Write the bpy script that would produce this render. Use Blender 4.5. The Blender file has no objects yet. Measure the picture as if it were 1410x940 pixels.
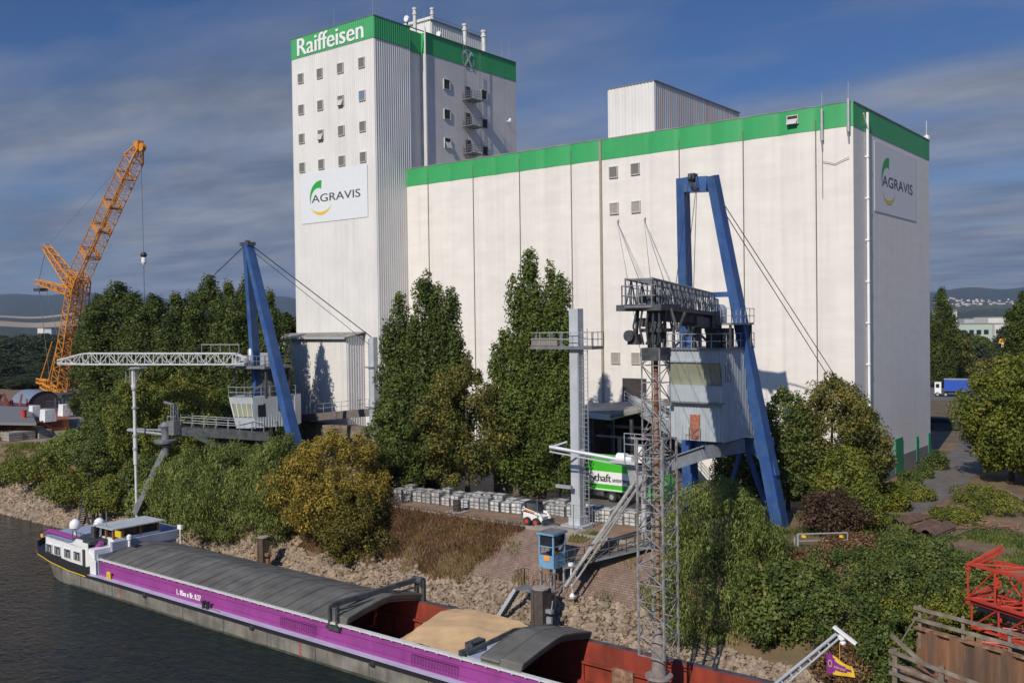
import bpy, math, random
import numpy as np
from mathutils import Vector, Matrix
R = random.Random(7)
# ------------------------------------------------------------------ camera, sky, sun, exposure
SC = bpy.context.scene
COL = SC.collection
F, CAMH, ROLL, PITCH, YAW = 1316.0, 16.5, 0.0135, math.atan(25/1316), math.radians(38.2)
S_, C_ = math.sin(YAW), math.cos(YAW)
rgt = Vector((C_, S_, 0)); fh = Vector((-S_, C_, 0)); upz = Vector((0, 0, 1))
fwd = fh*math.cos(PITCH) - upz*math.sin(PITCH)
up0 = fh*math.sin(PITCH) + upz*math.cos(PITCH)
cam = bpy.data.cameras.new('camera'); camo = bpy.data.objects.new('camera', cam); COL.objects.link(camo)
cr, sr = math.cos(ROLL), math.sin(ROLL)
ix = rgt*cr - up0*sr
iy = up0*cr + rgt*sr
M3 = Matrix((ix, iy, -fwd)).transposed()
camo.matrix_world = Matrix.Translation((0, 0, CAMH)) @ M3.to_4x4()
cam.sensor_width = 36; cam.lens = F/1410*36; cam.clip_start = .5; cam.clip_end = 40000
SC.camera = camo
SUN_EL = math.radians(36.5); SUN_DIR = Vector((-.165*math.cos(SUN_EL), .986*math.cos(SUN_EL), -math.sin(SUN_EL)))
sun = bpy.data.lights.new('sun', 'SUN'); suno = bpy.data.objects.new('sun', sun); COL.objects.link(suno)
suno.rotation_euler = SUN_DIR.to_track_quat('-Z', 'Y').to_euler(); suno.location = (0, -50, 80)
sun.energy = 4.1; sun.angle = math.radians(.5); sun.color = (1, .92, .80)
W = bpy.data.worlds.new('World'); SC.world = W; W.use_nodes = True
wn, wl = W.node_tree.nodes, W.node_tree.links
wn.clear()
wo = wn.new('ShaderNodeOutputWorld'); bg = wn.new('ShaderNodeBackground'); wl.new(bg.outputs[0], wo.inputs[0])
sk = wn.new('ShaderNodeTexSky'); sk.sky_type = 'NISHITA'; sk.sun_disc = False
sk.sun_elevation = SUN_EL; sk.sun_rotation = math.atan2(.13, -.9915); sk.air_density = 1.0; sk.dust_density = .6; sk.ozone_density = 2.0
bg.inputs[1].default_value = .078
tc = wn.new('ShaderNodeTexCoord')
sep = wn.new('ShaderNodeSeparateXYZ'); wl.new(tc.outputs['Generated'], sep.inputs[0])
def wmath(op, a, b=None, clamp=False):
    n = wn.new('ShaderNodeMath'); n.operation = op; n.use_clamp = clamp
    for i, v in enumerate((a, b)):
        if v is None: continue
        if isinstance(v, (int, float)): n.inputs[i].default_value = v
        else: wl.new(v, n.inputs[i])
    return n.outputs[0]
# cloud sheet at a height: direction / (z+c) spreads out towards the horizon like a real layer
zz = wmath('ADD', wmath('MAXIMUM', sep.outputs[2], 0.0), .09)
cmb = wn.new('ShaderNodeCombineXYZ')
wl.new(wmath('DIVIDE', sep.outputs[0], zz), cmb.inputs[0]); wl.new(wmath('DIVIDE', sep.outputs[1], zz), cmb.inputs[1])
mp = wn.new('ShaderNodeMapping'); mp.inputs['Rotation'].default_value = (0, 0, math.radians(-46)); mp.inputs['Scale'].default_value = (.5, .95, 1)
mp.inputs['Location'].default_value = (1.7, 3.3, 0)
wl.new(cmb.outputs[0], mp.inputs[0])
nz = wn.new('ShaderNodeTexNoise'); nz.inputs['Scale'].default_value = 1.0; nz.inputs['Detail'].default_value = 7; nz.inputs['Roughness'].default_value = .52
wl.new(mp.outputs[0], nz.inputs[0])
zv = wmath('MAXIMUM', sep.outputs[2], 0.0)
cov = wmath('SUBTRACT', nz.outputs[0], wmath('MULTIPLY', wmath('MULTIPLY', zv, zv), wmath('SUBTRACT', 3.1, wmath('MULTIPLY', zv, 5.5), True) if False else 2.7))
rp = wn.new('ShaderNodeValToRGB'); rp.color_ramp.elements[0].position = .20; rp.color_ramp.elements[1].position = .46
wl.new(cov, rp.inputs[0])
nz2 = wn.new('ShaderNodeTexNoise'); nz2.inputs['Scale'].default_value = 2.2; nz2.inputs['Detail'].default_value = 8; nz2.inputs['Roughness'].default_value = .6; wl.new(mp.outputs[0], nz2.inputs[0])
crp = wn.new('ShaderNodeValToRGB'); crp.color_ramp.elements[0].position = .36; crp.color_ramp.elements[1].position = .64
crp.color_ramp.elements[0].color = (1.75, 2.2, 3.05, 1); crp.color_ramp.elements[1].color = (3.65, 3.95, 4.7, 1)
wl.new(nz2.outputs[0], crp.inputs[0])
tint = wn.new('ShaderNodeMix'); tint.data_type = 'RGBA'; tint.blend_type = 'MULTIPLY'; tint.inputs[0].default_value = 1
wl.new(sk.outputs[0], tint.inputs[6]); tint.inputs[7].default_value = (.34, .52, .82, 1)
mx = wn.new('ShaderNodeMix'); mx.data_type = 'RGBA'
wl.new(wmath('MULTIPLY', rp.outputs[0], .92), mx.inputs[0]); wl.new(tint.outputs[2], mx.inputs[6]); wl.new(crp.outputs[0], mx.inputs[7])
# unseen sky well above the picture is scaled up as added fill light
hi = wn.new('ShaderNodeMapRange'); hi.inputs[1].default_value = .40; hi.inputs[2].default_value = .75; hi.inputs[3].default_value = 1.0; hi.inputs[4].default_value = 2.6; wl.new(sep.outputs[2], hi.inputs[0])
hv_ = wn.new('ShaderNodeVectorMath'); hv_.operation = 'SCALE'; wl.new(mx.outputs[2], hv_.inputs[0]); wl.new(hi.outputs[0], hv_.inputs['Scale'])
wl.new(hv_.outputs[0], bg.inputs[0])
SC.view_settings.view_transform = 'Standard'; SC.view_settings.look = 'None'; SC.view_settings.gamma = 1
SC.view_settings.exposure = 0.0; SC.view_settings.use_curve_mapping = False
SC.render.engine = 'CYCLES'; SC.cycles.max_bounces = 6; SC.cycles.transparent_max_bounces = 8

# ------------------------------------------------------------------ helpers
def _ray(px, py):
    x, y = px-705, py-470
    a, b = x*cr - y*sr, x*sr + y*cr
    cp, sp = math.cos(PITCH), math.sin(PITCH)
    f = F*cp - b*sp; u = -(b*cp + F*sp)
    return (C_*a - S_*f, S_*a + C_*f, u)
def PG(px, py, z=0):
    d = _ray(px, py); t = (z-CAMH)/d[2]; return Vector((d[0]*t, d[1]*t, z))
def PY(px, py, Y):
    d = _ray(px, py); t = Y/d[1]; return Vector((d[0]*t, Y, CAMH+d[2]*t))
def PX(px, py, X):
    d = _ray(px, py); t = X/d[0]; return Vector((X, d[1]*t, CAMH+d[2]*t))

class MB:
    def __init__(s): s.v = []; s.f = []; s.m = []; s.mi = 0
    def add(s, vs, fs):
        o = len(s.v); s.v += [tuple(v) for v in vs]; s.f += [tuple(i+o for i in f) for f in fs]; s.m += [s.mi]*len(fs); return s
    def box(s, x0, x1, y0, y1, z0, z1):
        return s.add([(x0,y0,z0),(x1,y0,z0),(x1,y1,z0),(x0,y1,z0),(x0,y0,z1),(x1,y0,z1),(x1,y1,z1),(x0,y1,z1)],
                     [(0,3,2,1),(4,5,6,7),(0,1,5,4),(1,2,6,5),(2,3,7,6),(3,0,4,7)])
    def bar(s, p, q, w, h=None, up=(0,0,1), w2=None, h2=None):
        p, q = Vector(p), Vector(q); h = h or w; w2 = w2 or w; h2 = h2 or h
        d = (q-p).normalized(); up = Vector(up)
        if abs(d.dot(up)) > .99: up = Vector((1,0,0)) if abs(d.x) < .9 else Vector((0,1,0))
        sx = d.cross(up).normalized(); sy = sx.cross(d).normalized()
        vs = []
        for c, ww, hh in ((p,w,h),(q,w2,h2)):
            for a, b in ((-1,-1),(1,-1),(1,1),(-1,1)): vs.append(c + sx*a*ww/2 + sy*b*hh/2)
        return s.add(vs, [(0,1,2,3),(7,6,5,4),(0,4,5,1),(1,5,6,2),(2,6,7,3),(3,7,4,0)])
    def tube(s, p, q, r, n=6, r2=None):
        p, q = Vector(p), Vector(q); r2 = r if r2 is None else r2
        d = (q-p).normalized(); a = d.orthogonal().normalized(); b = d.cross(a)
        vs = []
        for c, rr in ((p,r),(q,r2)):
            for i in range(n):
                t = 2*math.pi*i/n; vs.append(c + a*math.cos(t)*rr + b*math.sin(t)*rr)
        fs = [(i,(i+1)%n,n+(i+1)%n,n+i) for i in range(n)] + [tuple(range(n-1,-1,-1)), tuple(range(n,2*n))]
        return s.add(vs, fs)
    def path(s, pts, r, n=6):
        for a, b in zip(pts, pts[1:]): s.tube(a, b, r, n)
        return s
    def lathe(s, c, prof, n=16, axis='z'):
        vs = []; c = Vector(c)
        for r, h in prof:
            for i in range(n):
                t = 2*math.pi*i/n; a, b = r*math.cos(t), r*math.sin(t)
                vs.append(c + (Vector((a,b,h)) if axis == 'z' else Vector((a,h,b)) if axis == 'y' else Vector((h,a,b))))
        fs = []
        for k in range(len(prof)-1):
            for i in range(n): fs.append((k*n+i, k*n+(i+1)%n, (k+1)*n+(i+1)%n, (k+1)*n+i))
        fs += [tuple(range(n-1,-1,-1)), tuple(range((len(prof)-1)*n, len(prof)*n))]
        return s.add(vs, fs)
    def prism(s, poly, vec):
        n = len(poly); vec = Vector(vec); poly = [Vector(p) for p in poly]
        return s.add(poly + [p+vec for p in poly], [tuple(range(n-1,-1,-1)), tuple(range(n,2*n))] + [(i,(i+1)%n,n+(i+1)%n,n+i) for i in range(n)])
    def quad(s, a, b, c, d): return s.add([a,b,c,d], [(0,1,2,3)])
    def truss(s, p, q, w, h, n, r, r2=None, up=(0,0,1), w2=None, h2=None):
        p, q = Vector(p), Vector(q); d = (q-p).normalized(); up = Vector(up); r2 = r2 or r*.6; w2 = w2 or w; h2 = h2 or h
        if abs(d.dot(up)) > .99: up = Vector((0,1,0))
        sx = d.cross(up).normalized(); sy = sx.cross(d).normalized()
        def c(i, k):
            a, b = ((-1,-1),(1,-1),(1,1),(-1,1))[k % 4]; t = i/n
            return p.lerp(q, t) + sx*a*(w*(1-t)+w2*t)/2 + sy*b*(h*(1-t)+h2*t)/2
        for k in range(4): s.tube(c(0,k), c(n,k), r, 5)
        for i in range(n+1):
            for k in range(4):
                s.tube(c(i,k), c(i,k+1), r2, 4)
                if i < n: s.tube(c(i,k) if (i+k) % 2 else c(i,k+1), c(i+1,k+1) if (i+k) % 2 else c(i+1,k), r2, 4)
        return s
    def rail(s, pts, h=1.05, r=.03, sp=1.5, mid=2):
        for a, b in zip(pts, pts[1:]):
            a, b = Vector(a), Vector(b); n = max(1, round((b-a).length/sp))
            for i in range(n+1): c = a.lerp(b, i/n); s.tube(c, c+Vector((0,0,h)), r, 4)
            for k in range(mid): z = Vector((0,0,h*(k+1)/mid)); s.tube(a+z, b+z, r, 4)
        return s
    def ladder(s, p, q, w=.45, r=.03, side=(1,0,0), sp=.35):
        p, q, sd = Vector(p), Vector(q), Vector(side)*w/2
        s.tube(p-sd, q-sd, r, 4); s.tube(p+sd, q+sd, r, 4); n = max(2, int((q-p).length/sp))
        for i in range(1, n): c = p.lerp(q, i/n); s.tube(c-sd, c+sd, r*.7, 4)
        return s
    def build(s, name, mat, parent=None, smooth=False):
        me = bpy.data.meshes.new(name)
        o0 = Vector((0,0,0))
        if parent is not None:
            p = parent
            while p is not None: o0 += p.location; p = p.parent
        me.from_pydata([(v[0]-o0.x, v[1]-o0.y, v[2]-o0.z) for v in s.v], [], s.f)
        mats = mat if isinstance(mat, (list, tuple)) else [mat]
        for m in mats: me.materials.append(m)
        if len(mats) > 1: me.polygons.foreach_set('material_index', s.m)
        if smooth:
            me.polygons.foreach_set('use_smooth', [True]*len(me.polygons)); me.set_sharp_from_angle(angle=math.radians(40))
        me.update()
        o = bpy.data.objects.new(name, me); COL.objects.link(o)
        if parent is not None: o.parent = parent
        return o
def tag(o, label=None, cat=None, group=None, kind=None):
    if label: o['label'] = label
    if cat: o['category'] = cat
    if group: o['group'] = group
    if kind: o['kind'] = kind
    return o
def thing(name, label, cat, loc=(0,0,0), group=None):
    o = bpy.data.objects.new(name, None); COL.objects.link(o); o.location = loc; o.empty_display_size = .5
    return tag(o, label, cat, group)
def recentre(o, base):
    b = Vector(base); o.data.transform(Matrix.Translation(-b)); o.location = b; return o
def copy_tree(o, loc=None, rz=None, label=None, scale=None, parent=None):
    c = o.copy(); COL.objects.link(c); c.parent = parent
    if parent is None:
        if loc is not None: c.location = loc
        if rz is not None: c.rotation_euler.z = rz
        if scale is not None: c.scale = scale if isinstance(scale, (tuple, list)) else (scale,)*3
        if label: c['label'] = label
    for ch in list(o.children): copy_tree(ch, parent=c)
    return c

ORD = 'first second third fourth fifth sixth seventh eighth ninth tenth eleventh twelfth thirteenth fourteenth fifteenth sixteenth seventeenth eighteenth nineteenth twentieth'.split()
def ordn(i):
    if i < 20: return ORD[i]
    t, u = divmod(i+1, 10); T = {2:'twenty',3:'thirty',4:'forty',5:'fifty',6:'sixty',7:'seventy',8:'eighty',9:'ninety'}[t]
    return T.replace('ty','tieth') if u == 0 else T+'-'+ORD[u-1]
# ------------------------------------------------------------------ materials
def pm(name, col, rough=.7, metal=0, var=.12, scale=2.0, col2=None, f2=.5, bump=0, bscale=20, streak=0, stretch=None, sharp=.12, spec=None):
    m = bpy.data.materials.new(name); m.use_nodes = True; N, L = m.node_tree.nodes, m.node_tree.links
    b = N['Principled BSDF']; b.inputs['Roughness'].default_value = rough; b.inputs['Metallic'].default_value = metal
    if spec is not None: b.inputs['Specular IOR Level'].default_value = spec
    t = N.new('ShaderNodeTexCoord'); src = t.outputs['Object']
    mpn = N.new('ShaderNodeMapping'); L.new(src, mpn.inputs[0])
    if stretch: mpn.inputs['Scale'].default_value = stretch
    n = N.new('ShaderNodeTexNoise'); n.inputs['Scale'].default_value = scale; n.inputs['Detail'].default_value = 6; L.new(mpn.outputs[0], n.inputs[0])
    r = N.new('ShaderNodeMapRange'); r.inputs[1].default_value = .3; r.inputs[2].default_value = .7; r.inputs[3].default_value = 1-var; r.inputs[4].default_value = 1+var; L.new(n.outputs[0], r.inputs[0])
    mu = N.new('ShaderNodeVectorMath'); mu.operation = 'SCALE'
    if col2:
        n2 = N.new('ShaderNodeTexNoise'); n2.inputs['Scale'].default_value = scale*.7; n2.inputs['Detail'].default_value = 8; n2.inputs['Roughness'].default_value = .6
        mp2 = N.new('ShaderNodeMapping'); mp2.inputs['Location'].default_value = (5.3, 1.7, 9.1); L.new(src, mp2.inputs[0])
        if stretch: mp2.inputs['Scale'].default_value = stretch
        L.new(mp2.outputs[0], n2.inputs[0])
        c = N.new('ShaderNodeValToRGB'); c.color_ramp.elements[0].position = f2-sharp; c.color_ramp.elements[1].position = f2+sharp
        c.color_ramp.elements[0].color = (*col, 1); c.color_ramp.elements[1].color = (*col2, 1); L.new(n2.outputs[0], c.inputs[0]); L.new(c.outputs[0], mu.inputs[0])
    else: mu.inputs[0].default_value = col
    L.new(r.outputs[0], mu.inputs['Scale']); L.new(mu.outputs[0], b.inputs['Base Color'])
    if streak:
        n3 = N.new('ShaderNodeTexNoise'); n3.inputs['Scale'].default_value = 1.0; n3.inputs['Detail'].default_value = 5
        mp3 = N.new('ShaderNodeMapping'); mp3.inputs['Scale'].default_value = (1.6, 1.6, .06); L.new(src, mp3.inputs[0]); L.new(mp3.outputs[0], n3.inputs[0])
        r3 = N.new('ShaderNodeMapRange'); r3.inputs[1].default_value = .45; r3.inputs[2].default_value = .75; r3.inputs[3].default_value = 1; r3.inputs[4].default_value = 1-streak; L.new(n3.outputs[0], r3.inputs[0])
        m2 = N.new('ShaderNodeVectorMath'); m2.operation = 'SCALE'; L.new(mu.outputs[0], m2.inputs[0]); L.new(r3.outputs[0], m2.inputs['Scale']); L.new(m2.outputs[0], b.inputs['Base Color'])
    if bump:
        nb = N.new('ShaderNodeTexNoise'); nb.inputs['Scale'].default_value = bscale; nb.inputs['Detail'].default_value = 5; L.new(mpn.outputs[0], nb.inputs[0])
        bp = N.new('ShaderNodeBump'); bp.inputs['Strength'].default_value = bump; bp.inputs['Distance'].default_value = .1; L.new(nb.outputs[0], bp.inputs['Height']); L.new(bp.outputs[0], b.inputs['Normal'])
    return m
def leafmat(name, c1, c2, c3, noise=.5):
    m = bpy.data.materials.new(name); m.use_nodes = True; N, L = m.node_tree.nodes, m.node_tree.links
    b = N['Principled BSDF']; b.inputs['Roughness'].default_value = .55; b.inputs['Specular IOR Level'].default_value = .25
    g = N.new('ShaderNodeNewGeometry'); t = N.new('ShaderNodeTexCoord')
    n = N.new('ShaderNodeTexNoise'); n.inputs['Scale'].default_value = .55; n.inputs['Detail'].default_value = 3; L.new(t.outputs['Object'], n.inputs[0])
    a = N.new('ShaderNodeMath'); a.operation = 'MULTIPLY_ADD'; a.inputs[1].default_value = .45; L.new(g.outputs['Random Per Island'], a.inputs[0])
    a2 = N.new('ShaderNodeMath'); a2.operation = 'MULTIPLY_ADD'; a2.inputs[1].default_value = noise*2; a2.inputs[2].default_value = .28-noise; L.new(n.outputs[0], a2.inputs[0]); L.new(a2.outputs[0], a.inputs[2])
    r = N.new('ShaderNodeValToRGB'); e = r.color_ramp.elements; e[0].color = (*c1, 1); e[1].color = (*c3, 1); x = e.new(.5); x.color = (*c2, 1); e[0].position = .1; e[2].position = .9
    L.new(a.outputs[0], r.inputs[0]); L.new(r.outputs[0], b.inputs['Base Color'])
    tr = N.new('ShaderNodeBsdfTranslucent'); L.new(r.outputs[0], tr.inputs[0])
    ms = N.new('ShaderNodeMixShader'); ms.inputs[0].default_value = .25; L.new(b.outputs[0], ms.inputs[1]); L.new(tr.outputs[0], ms.inputs[2]); L.new(ms.outputs[0], N['Material Output'].inputs[0])
    return m
m_panel = pm('white_panel', (.70,.685,.655), .5, var=.05, scale=.3, streak=.10)
m_conc = pm('painted_concrete', (.74,.70,.645), .8, var=.05, scale=.35, streak=.08, bump=.15, bscale=3, stretch=(1,1,3))
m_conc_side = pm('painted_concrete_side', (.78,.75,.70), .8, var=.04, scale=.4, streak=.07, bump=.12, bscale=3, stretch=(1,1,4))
m_tgrey = pm('tower_grey_concrete', (.64,.61,.58), .85, var=.07, scale=.4, streak=.08)
m_green = pm('green_paint', (.045,.36,.115), .5, var=.05, scale=.5, streak=.08)
m_dgreen = pm('dark_green_paint', (.02,.24,.10), .5, var=.05)
m_white = pm('white_paint', (.8,.8,.79), .45, var=.04)
m_sign = pm('white_sign_board', (.72,.74,.75), .4, var=.02)
m_letter = pm('dark_letter', (.06,.065,.075), .5, var=0)
m_lgreen = pm('logo_green', (.03,.36,.05), .5, var=0); m_lyel = pm('logo_yellow', (.75,.50,.03), .5, var=0)
m_joint = pm('dark_joint', (.16,.14,.12), .9, var=.2)
m_glass = pm('dark_glass', (.02,.025,.03), .12, var=.3, scale=1)
m_louver = pm('grey_louver', (.17,.16,.15), .6, var=.3, scale=9, stretch=(.2,.2,8))
m_frame = pm('window_frame', (.5,.49,.46), .6)
m_steel = pm('galvanised_steel', (.42,.44,.46), .45, .4, var=.15, scale=3)
m_lsteel = pm('light_grey_steel', (.50,.53,.56), .5, .2, var=.1, scale=1, streak=.1)
m_dsteel = pm('dark_grimy_steel', (.075,.08,.085), .6, .3, var=.4, scale=2)
m_gsteel = pm('grey_steel', (.2,.21,.22), .55, .3, var=.25, scale=2)
m_rust = pm('rusty_steel', (.20,.095,.05), .85, .1, var=.3, scale=3, col2=(.33,.2,.12), streak=.3)
m_blue = pm('blue_crane_paint', (.032,.095,.30), .5, var=.14, scale=1.2, col2=(.055,.12,.27), streak=.30)
m_cable = pm('cable', (.05,.05,.055), .6, .3)
m_cabin = pm('pale_blue_cabin_sheet', (.42,.46,.49), .5, .1, var=.08, scale=1, streak=.14)
m_orange = pm('crane_orange', (.60,.24,.025), .5, var=.2, scale=1.5)
m_black = pm('black_paint', (.02,.02,.022), .5)
m_rubber = pm('rubber', (.025,.025,.025), .9)
m_roof = pm('roof_felt', (.30,.285,.255), .9, var=.2, scale=.8, col2=(.2,.19,.17))
m_droof = pm('dark_roof', (.05,.05,.05), .9, var=.3)
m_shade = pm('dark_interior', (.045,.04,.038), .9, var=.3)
m_wood = pm('weathered_wood', (.24,.20,.155), .85, var=.3, scale=4, stretch=(.4,.4,.4), col2=(.15,.12,.09))
m_trunk = pm('bark', (.09,.07,.05), .9, var=.3, scale=4, bump=.4)
m_red = pm('red_paint', (.47,.05,.025), .5, var=.15, scale=2)
m_pipe = pm('pipe_white', (.6,.6,.58), .5, var=.08)
# ------------------------------------------------------------------ setting: ground, water, hills
def smooth(t): t = min(1, max(0, t)); return t*t*(3-2*t)
def bank_top(X):
    return 61.2 if X < -31 else 61.2 + 3.5*smooth((X+31)/8)
def hn(x, y, s=1.0):
    return (math.sin(x*1.7*s+y*.9*s)+math.sin(x*.61*s-y*1.3*s+1.3)+math.sin(x*2.9*s+.4*y*s+4)*.5)/2.5
def gz(X, Y):
    toe, top = 54.8, bank_top(X)
    if Y <= toe: return -6.6 - (toe-Y)*.55
    if Y < top:
        t = (Y-toe)/(top-toe); z = -6.6 + 6.6*(t*.86+.14*smooth(t))
        ramp = smooth((X+51)/2)*smooth((-32-X)/2)
        return z + hn(X, Y)*.22*math.sin(math.pi*t)*(1-ramp)
    return 0.0 if math.hypot(X, Y) < 1400 else 0.0
def grid_sheet(xs, ys, zf):
    mb = MB(); nx = len(xs); vs = [(x, y, zf(x, y)) for y in ys for x in xs]
    fs = [(j*nx+i, j*nx+i+1, (j+1)*nx+i+1, (j+1)*nx+i) for j in range(len(ys)-1) for i in range(nx-1)]
    return mb.add(vs, fs)
xs = [-12000,-6000,-3000,-1500,-800,-500,-350,-260] + [-200+i*1.0 for i in range(0, 226)] + [60,120,300,800,2000,5000,12000]
ys = [30, 45, 51, 53.5] + [54.8+i*.5 for i in range(0, 24)] + [68,72,80,90,100,120,150,200,300,500,900,2000,5000,12000]
m_ground = pm('earth_ground', (.20,.125,.07), .95, var=.3, scale=.35, col2=(.13,.10,.05), f2=.52, bump=.5, bscale=3)
def ground_mat():
    m = m_ground; N, L = m.node_tree.nodes, m.node_tree.links
    b = N['Principled BSDF']; old = b.inputs['Base Color'].links[0].from_socket
    g = N.new('ShaderNodeNewGeometry'); s = N.new('ShaderNodeSeparateXYZ'); L.new(g.outputs['Position'], s.inputs[0])
    r = N.new('ShaderNodeMapRange'); r.inputs[1].default_value = 120; r.inputs[2].default_value = 260; L.new(s.outputs[1], r.inputs[0])
    n = N.new('ShaderNodeTexNoise'); n.inputs['Scale'].default_value = .01; n.inputs['Detail'].default_value = 6; L.new(g.outputs['Position'], n.inputs[0])
    c = N.new('ShaderNodeValToRGB'); c.color_ramp.elements[0].color = (.035,.05,.02, 1); c.color_ramp.elements[1].color = (.12,.105,.06, 1); c.color_ramp.elements[0].position = .4; c.color_ramp.elements[1].position = .65
    L.new(n.outputs[0], c.inputs[0])
    mx = N.new('ShaderNodeMix'); mx.data_type = 'RGBA'; L.new(r.outputs[0], mx.inputs[0]); L.new(old, mx.inputs[6]); L.new(c.outputs[0], mx.inputs[7]); L.new(mx.outputs[2], b.inputs['Base Color'])
ground_mat()
tag(grid_sheet(xs, ys, gz).build('ground', m_ground, smooth=True), kind='structure')
# water, with an opening where the barge hull sits
def water_mat():
    m = bpy.data.materials.new('river_water'); m.use_nodes = True; N, L = m.node_tree.nodes, m.node_tree.links
    b = N['Principled BSDF']; b.inputs['Base Color'].default_value = (.004,.012,.013,1); b.inputs['Roughness'].default_value = .06; b.inputs['IOR'].default_value = 1.26
    t = N.new('ShaderNodeNewGeometry'); mpn = N.new('ShaderNodeMapping'); mpn.inputs['Scale'].default_value = (.75, 1.25, 1); L.new(t.outputs['Position'], mpn.inputs[0])
    n = N.new('ShaderNodeTexNoise'); n.inputs['Scale'].default_value = 1.2; n.inputs['Detail'].default_value = 5; n.inputs['Roughness'].default_value = .62; n.inputs['Distortion'].default_value = .6; L.new(mpn.outputs[0], n.inputs[0])
    n2 = N.new('ShaderNodeTexNoise'); n2.inputs['Scale'].default_value = .25; n2.inputs['Detail'].default_value = 2; L.new(mpn.outputs[0], n2.inputs[0])
    a = N.new('ShaderNodeMath'); a.operation = 'ADD'; L.new(n.outputs[0], a.inputs[0]); L.new(n2.outputs[0], a.inputs[1])
    bp = N.new('ShaderNodeBump'); bp.inputs['Strength'].default_value = 1.0; bp.inputs['Distance'].default_value = .42; L.new(a.outputs[0], bp.inputs['Height']); L.new(bp.outputs[0], b.inputs['Normal'])
    return m
wb = MB(); wz = -6.6
X0, X1, Y0, Y1 = -86, -17, 43.4, 50.9
for a in ((-3000,X0,-600,56.5),(X1,600,-600,56.5),(X0,X1,-600,Y0),(X0,X1,Y1,56.5)):
    wb.quad((a[0],a[2],wz),(a[1],a[2],wz),(a[1],a[3],wz),(a[0],a[3],wz))
tag(wb.build('water', water_mat()), kind='structure')
# yard asphalt, quay path with kerb, ramp paving, road to the right
m_asph = pm('asphalt', (.11,.10,.09), .9, var=.2, scale=.8, col2=(.14,.125,.11))
m_dirt = pm('dirt_path', (.27,.165,.095), .95, var=.2, scale=.8, col2=(.20,.13,.085), bump=.3)
m_kerb = pm('kerb_stone', (.30,.27,.24), .9, var=.2, scale=1)
m_pathg = pm('path_gravel', (.24,.20,.165), .95, var=.18, scale=1.5)
def sheet(name, rects, m, z):
    mb = MB()
    for x0,x1,y0,y1 in rects: mb.quad((x0,y0,z),(x1,y0,z),(x1,y1,z),(x0,y1,z))
    return tag(mb.build(name, m), kind='structure')
sheet('yard_paving', [(-84,-31,67.5,90),(-86,-84,64,81)], m_asph, .006)
sheet('dirt_strip', [(-76,-30,62.3,67.5)], m_dirt, .010)
sheet('gravel_path', [(-76,-34,61.3,62.3)], m_pathg, .014)
tag(MB().box(-76,-34,61.12,61.3,-.2,.13).build('kerb', m_kerb), kind='structure')
rd = MB()
rp_ = [(-27.4,84),(-27.2,96),(-29.0,116),(-33,150),(-40,200)]
for (x,y),(x2,y2) in zip(rp_, rp_[1:]): rd.quad((x,y,.02),(x+4.6,y,.02),(x2+4.6,y2,.02),(x2,y2,.02))
rd.quad((-140,195,.024),(20,205,.024),(20,240,.024),(-140,240,.024))
rd.quad((-30,120,.028),(60,120,.028),(60,135,.028),(-30,135,.028))
tag(rd.build('road', m_asph), kind='structure')
def pave_mat():
    m = pm('ramp_paving', (.24,.165,.125), .9, var=.2, scale=1)
    N, L = m.node_tree.nodes, m.node_tree.links; b = N['Principled BSDF']
    old = b.inputs['Base Color'].links[0].from_socket
    t = N.new('ShaderNodeTexCoord'); br = N.new('ShaderNodeTexBrick'); br.inputs['Scale'].default_value = 2.0; br.inputs['Color1'].default_value = (1,1,1,1); br.inputs['Color2'].default_value = (.72,.72,.72,1); br.inputs['Mortar'].default_value = (.42,.4,.38,1); br.inputs['Mortar Size'].default_value = .03
    L.new(t.outputs['Object'], br.inputs[0])
    mu = N.new('ShaderNodeMix'); mu.data_type = 'RGBA'; mu.blend_type = 'MULTIPLY'; mu.inputs[0].default_value = 1; L.new(old, mu.inputs[6]); L.new(br.outputs[0], mu.inputs[7]); L.new(mu.outputs[2], b.inputs['Base Color'])
    return m
def ramp_lo(X): return 57.4+.25*math.sin(X*1.1)
rxs = [-50.8+i*.75 for i in range(23)]
rm = MB()
rv = []
for j in range(9):
    for i_, x in enumerate(rxs):
        y = ramp_lo(x)+(61.0-ramp_lo(x))*j/8; xl = -50.6+(y-57.4)*1.05; x = xl+(x+50.8)/16.5*(-34.3-xl); rv.append((x, y, gz(x, y)+.05))
nx = len(rxs)
rm.add(rv, [(j*nx+i, j*nx+i+1, (j+1)*nx+i+1, (j+1)*nx+i) for j in range(8) for i in range(nx-1)])
tag(rm.build('paved_slope', pave_mat()), kind='structure')
# hills and fields: a real height field from 1.6 to 11 km
def hill_h(az, r):   # az in image px at the horizon
    x = az
    left = smooth((560-x)/400); right = smooth((x-900)/400)
    ang_far = .0335*left + .029*right*(.75+.25*smooth((x-1230)/90)) + .026*(1-left)*(1-right)
    ang_far += .0022*math.sin(x*.021+.5) + .0012*math.sin(x*.067)
    ang_mid = .0185*left + .0145*right
    h = 0
    if r > 1500: h = (r-1500)/(3000)*smooth((r-1500)/1500)*(ang_mid+.0012*math.sin(x*.05+2))*4500
    h = min(h, ang_mid*4500*1.0) if r < 5200 else ang_mid*4500+(ang_far*9500-ang_mid*4500)*smooth((r-5200)/4300)
    if r > 9600: h *= 1-.5*smooth((r-9600)/2500)
    return h*(1+.05*math.sin(x*.03+r*.0011))
azs = [-500+i*12 for i in range(200)]; rs = [1450+i*150 for i in range(72)]
hv, hf, hm = [], [], []
def azdir(x): return (fh*F + rgt*(x-705)).normalized()
for r in rs:
    for a in azs: d = azdir(a); hv.append((d.x*r, d.y*r, hill_h(a, r)-3))
na = len(azs)
hb = MB()
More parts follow.
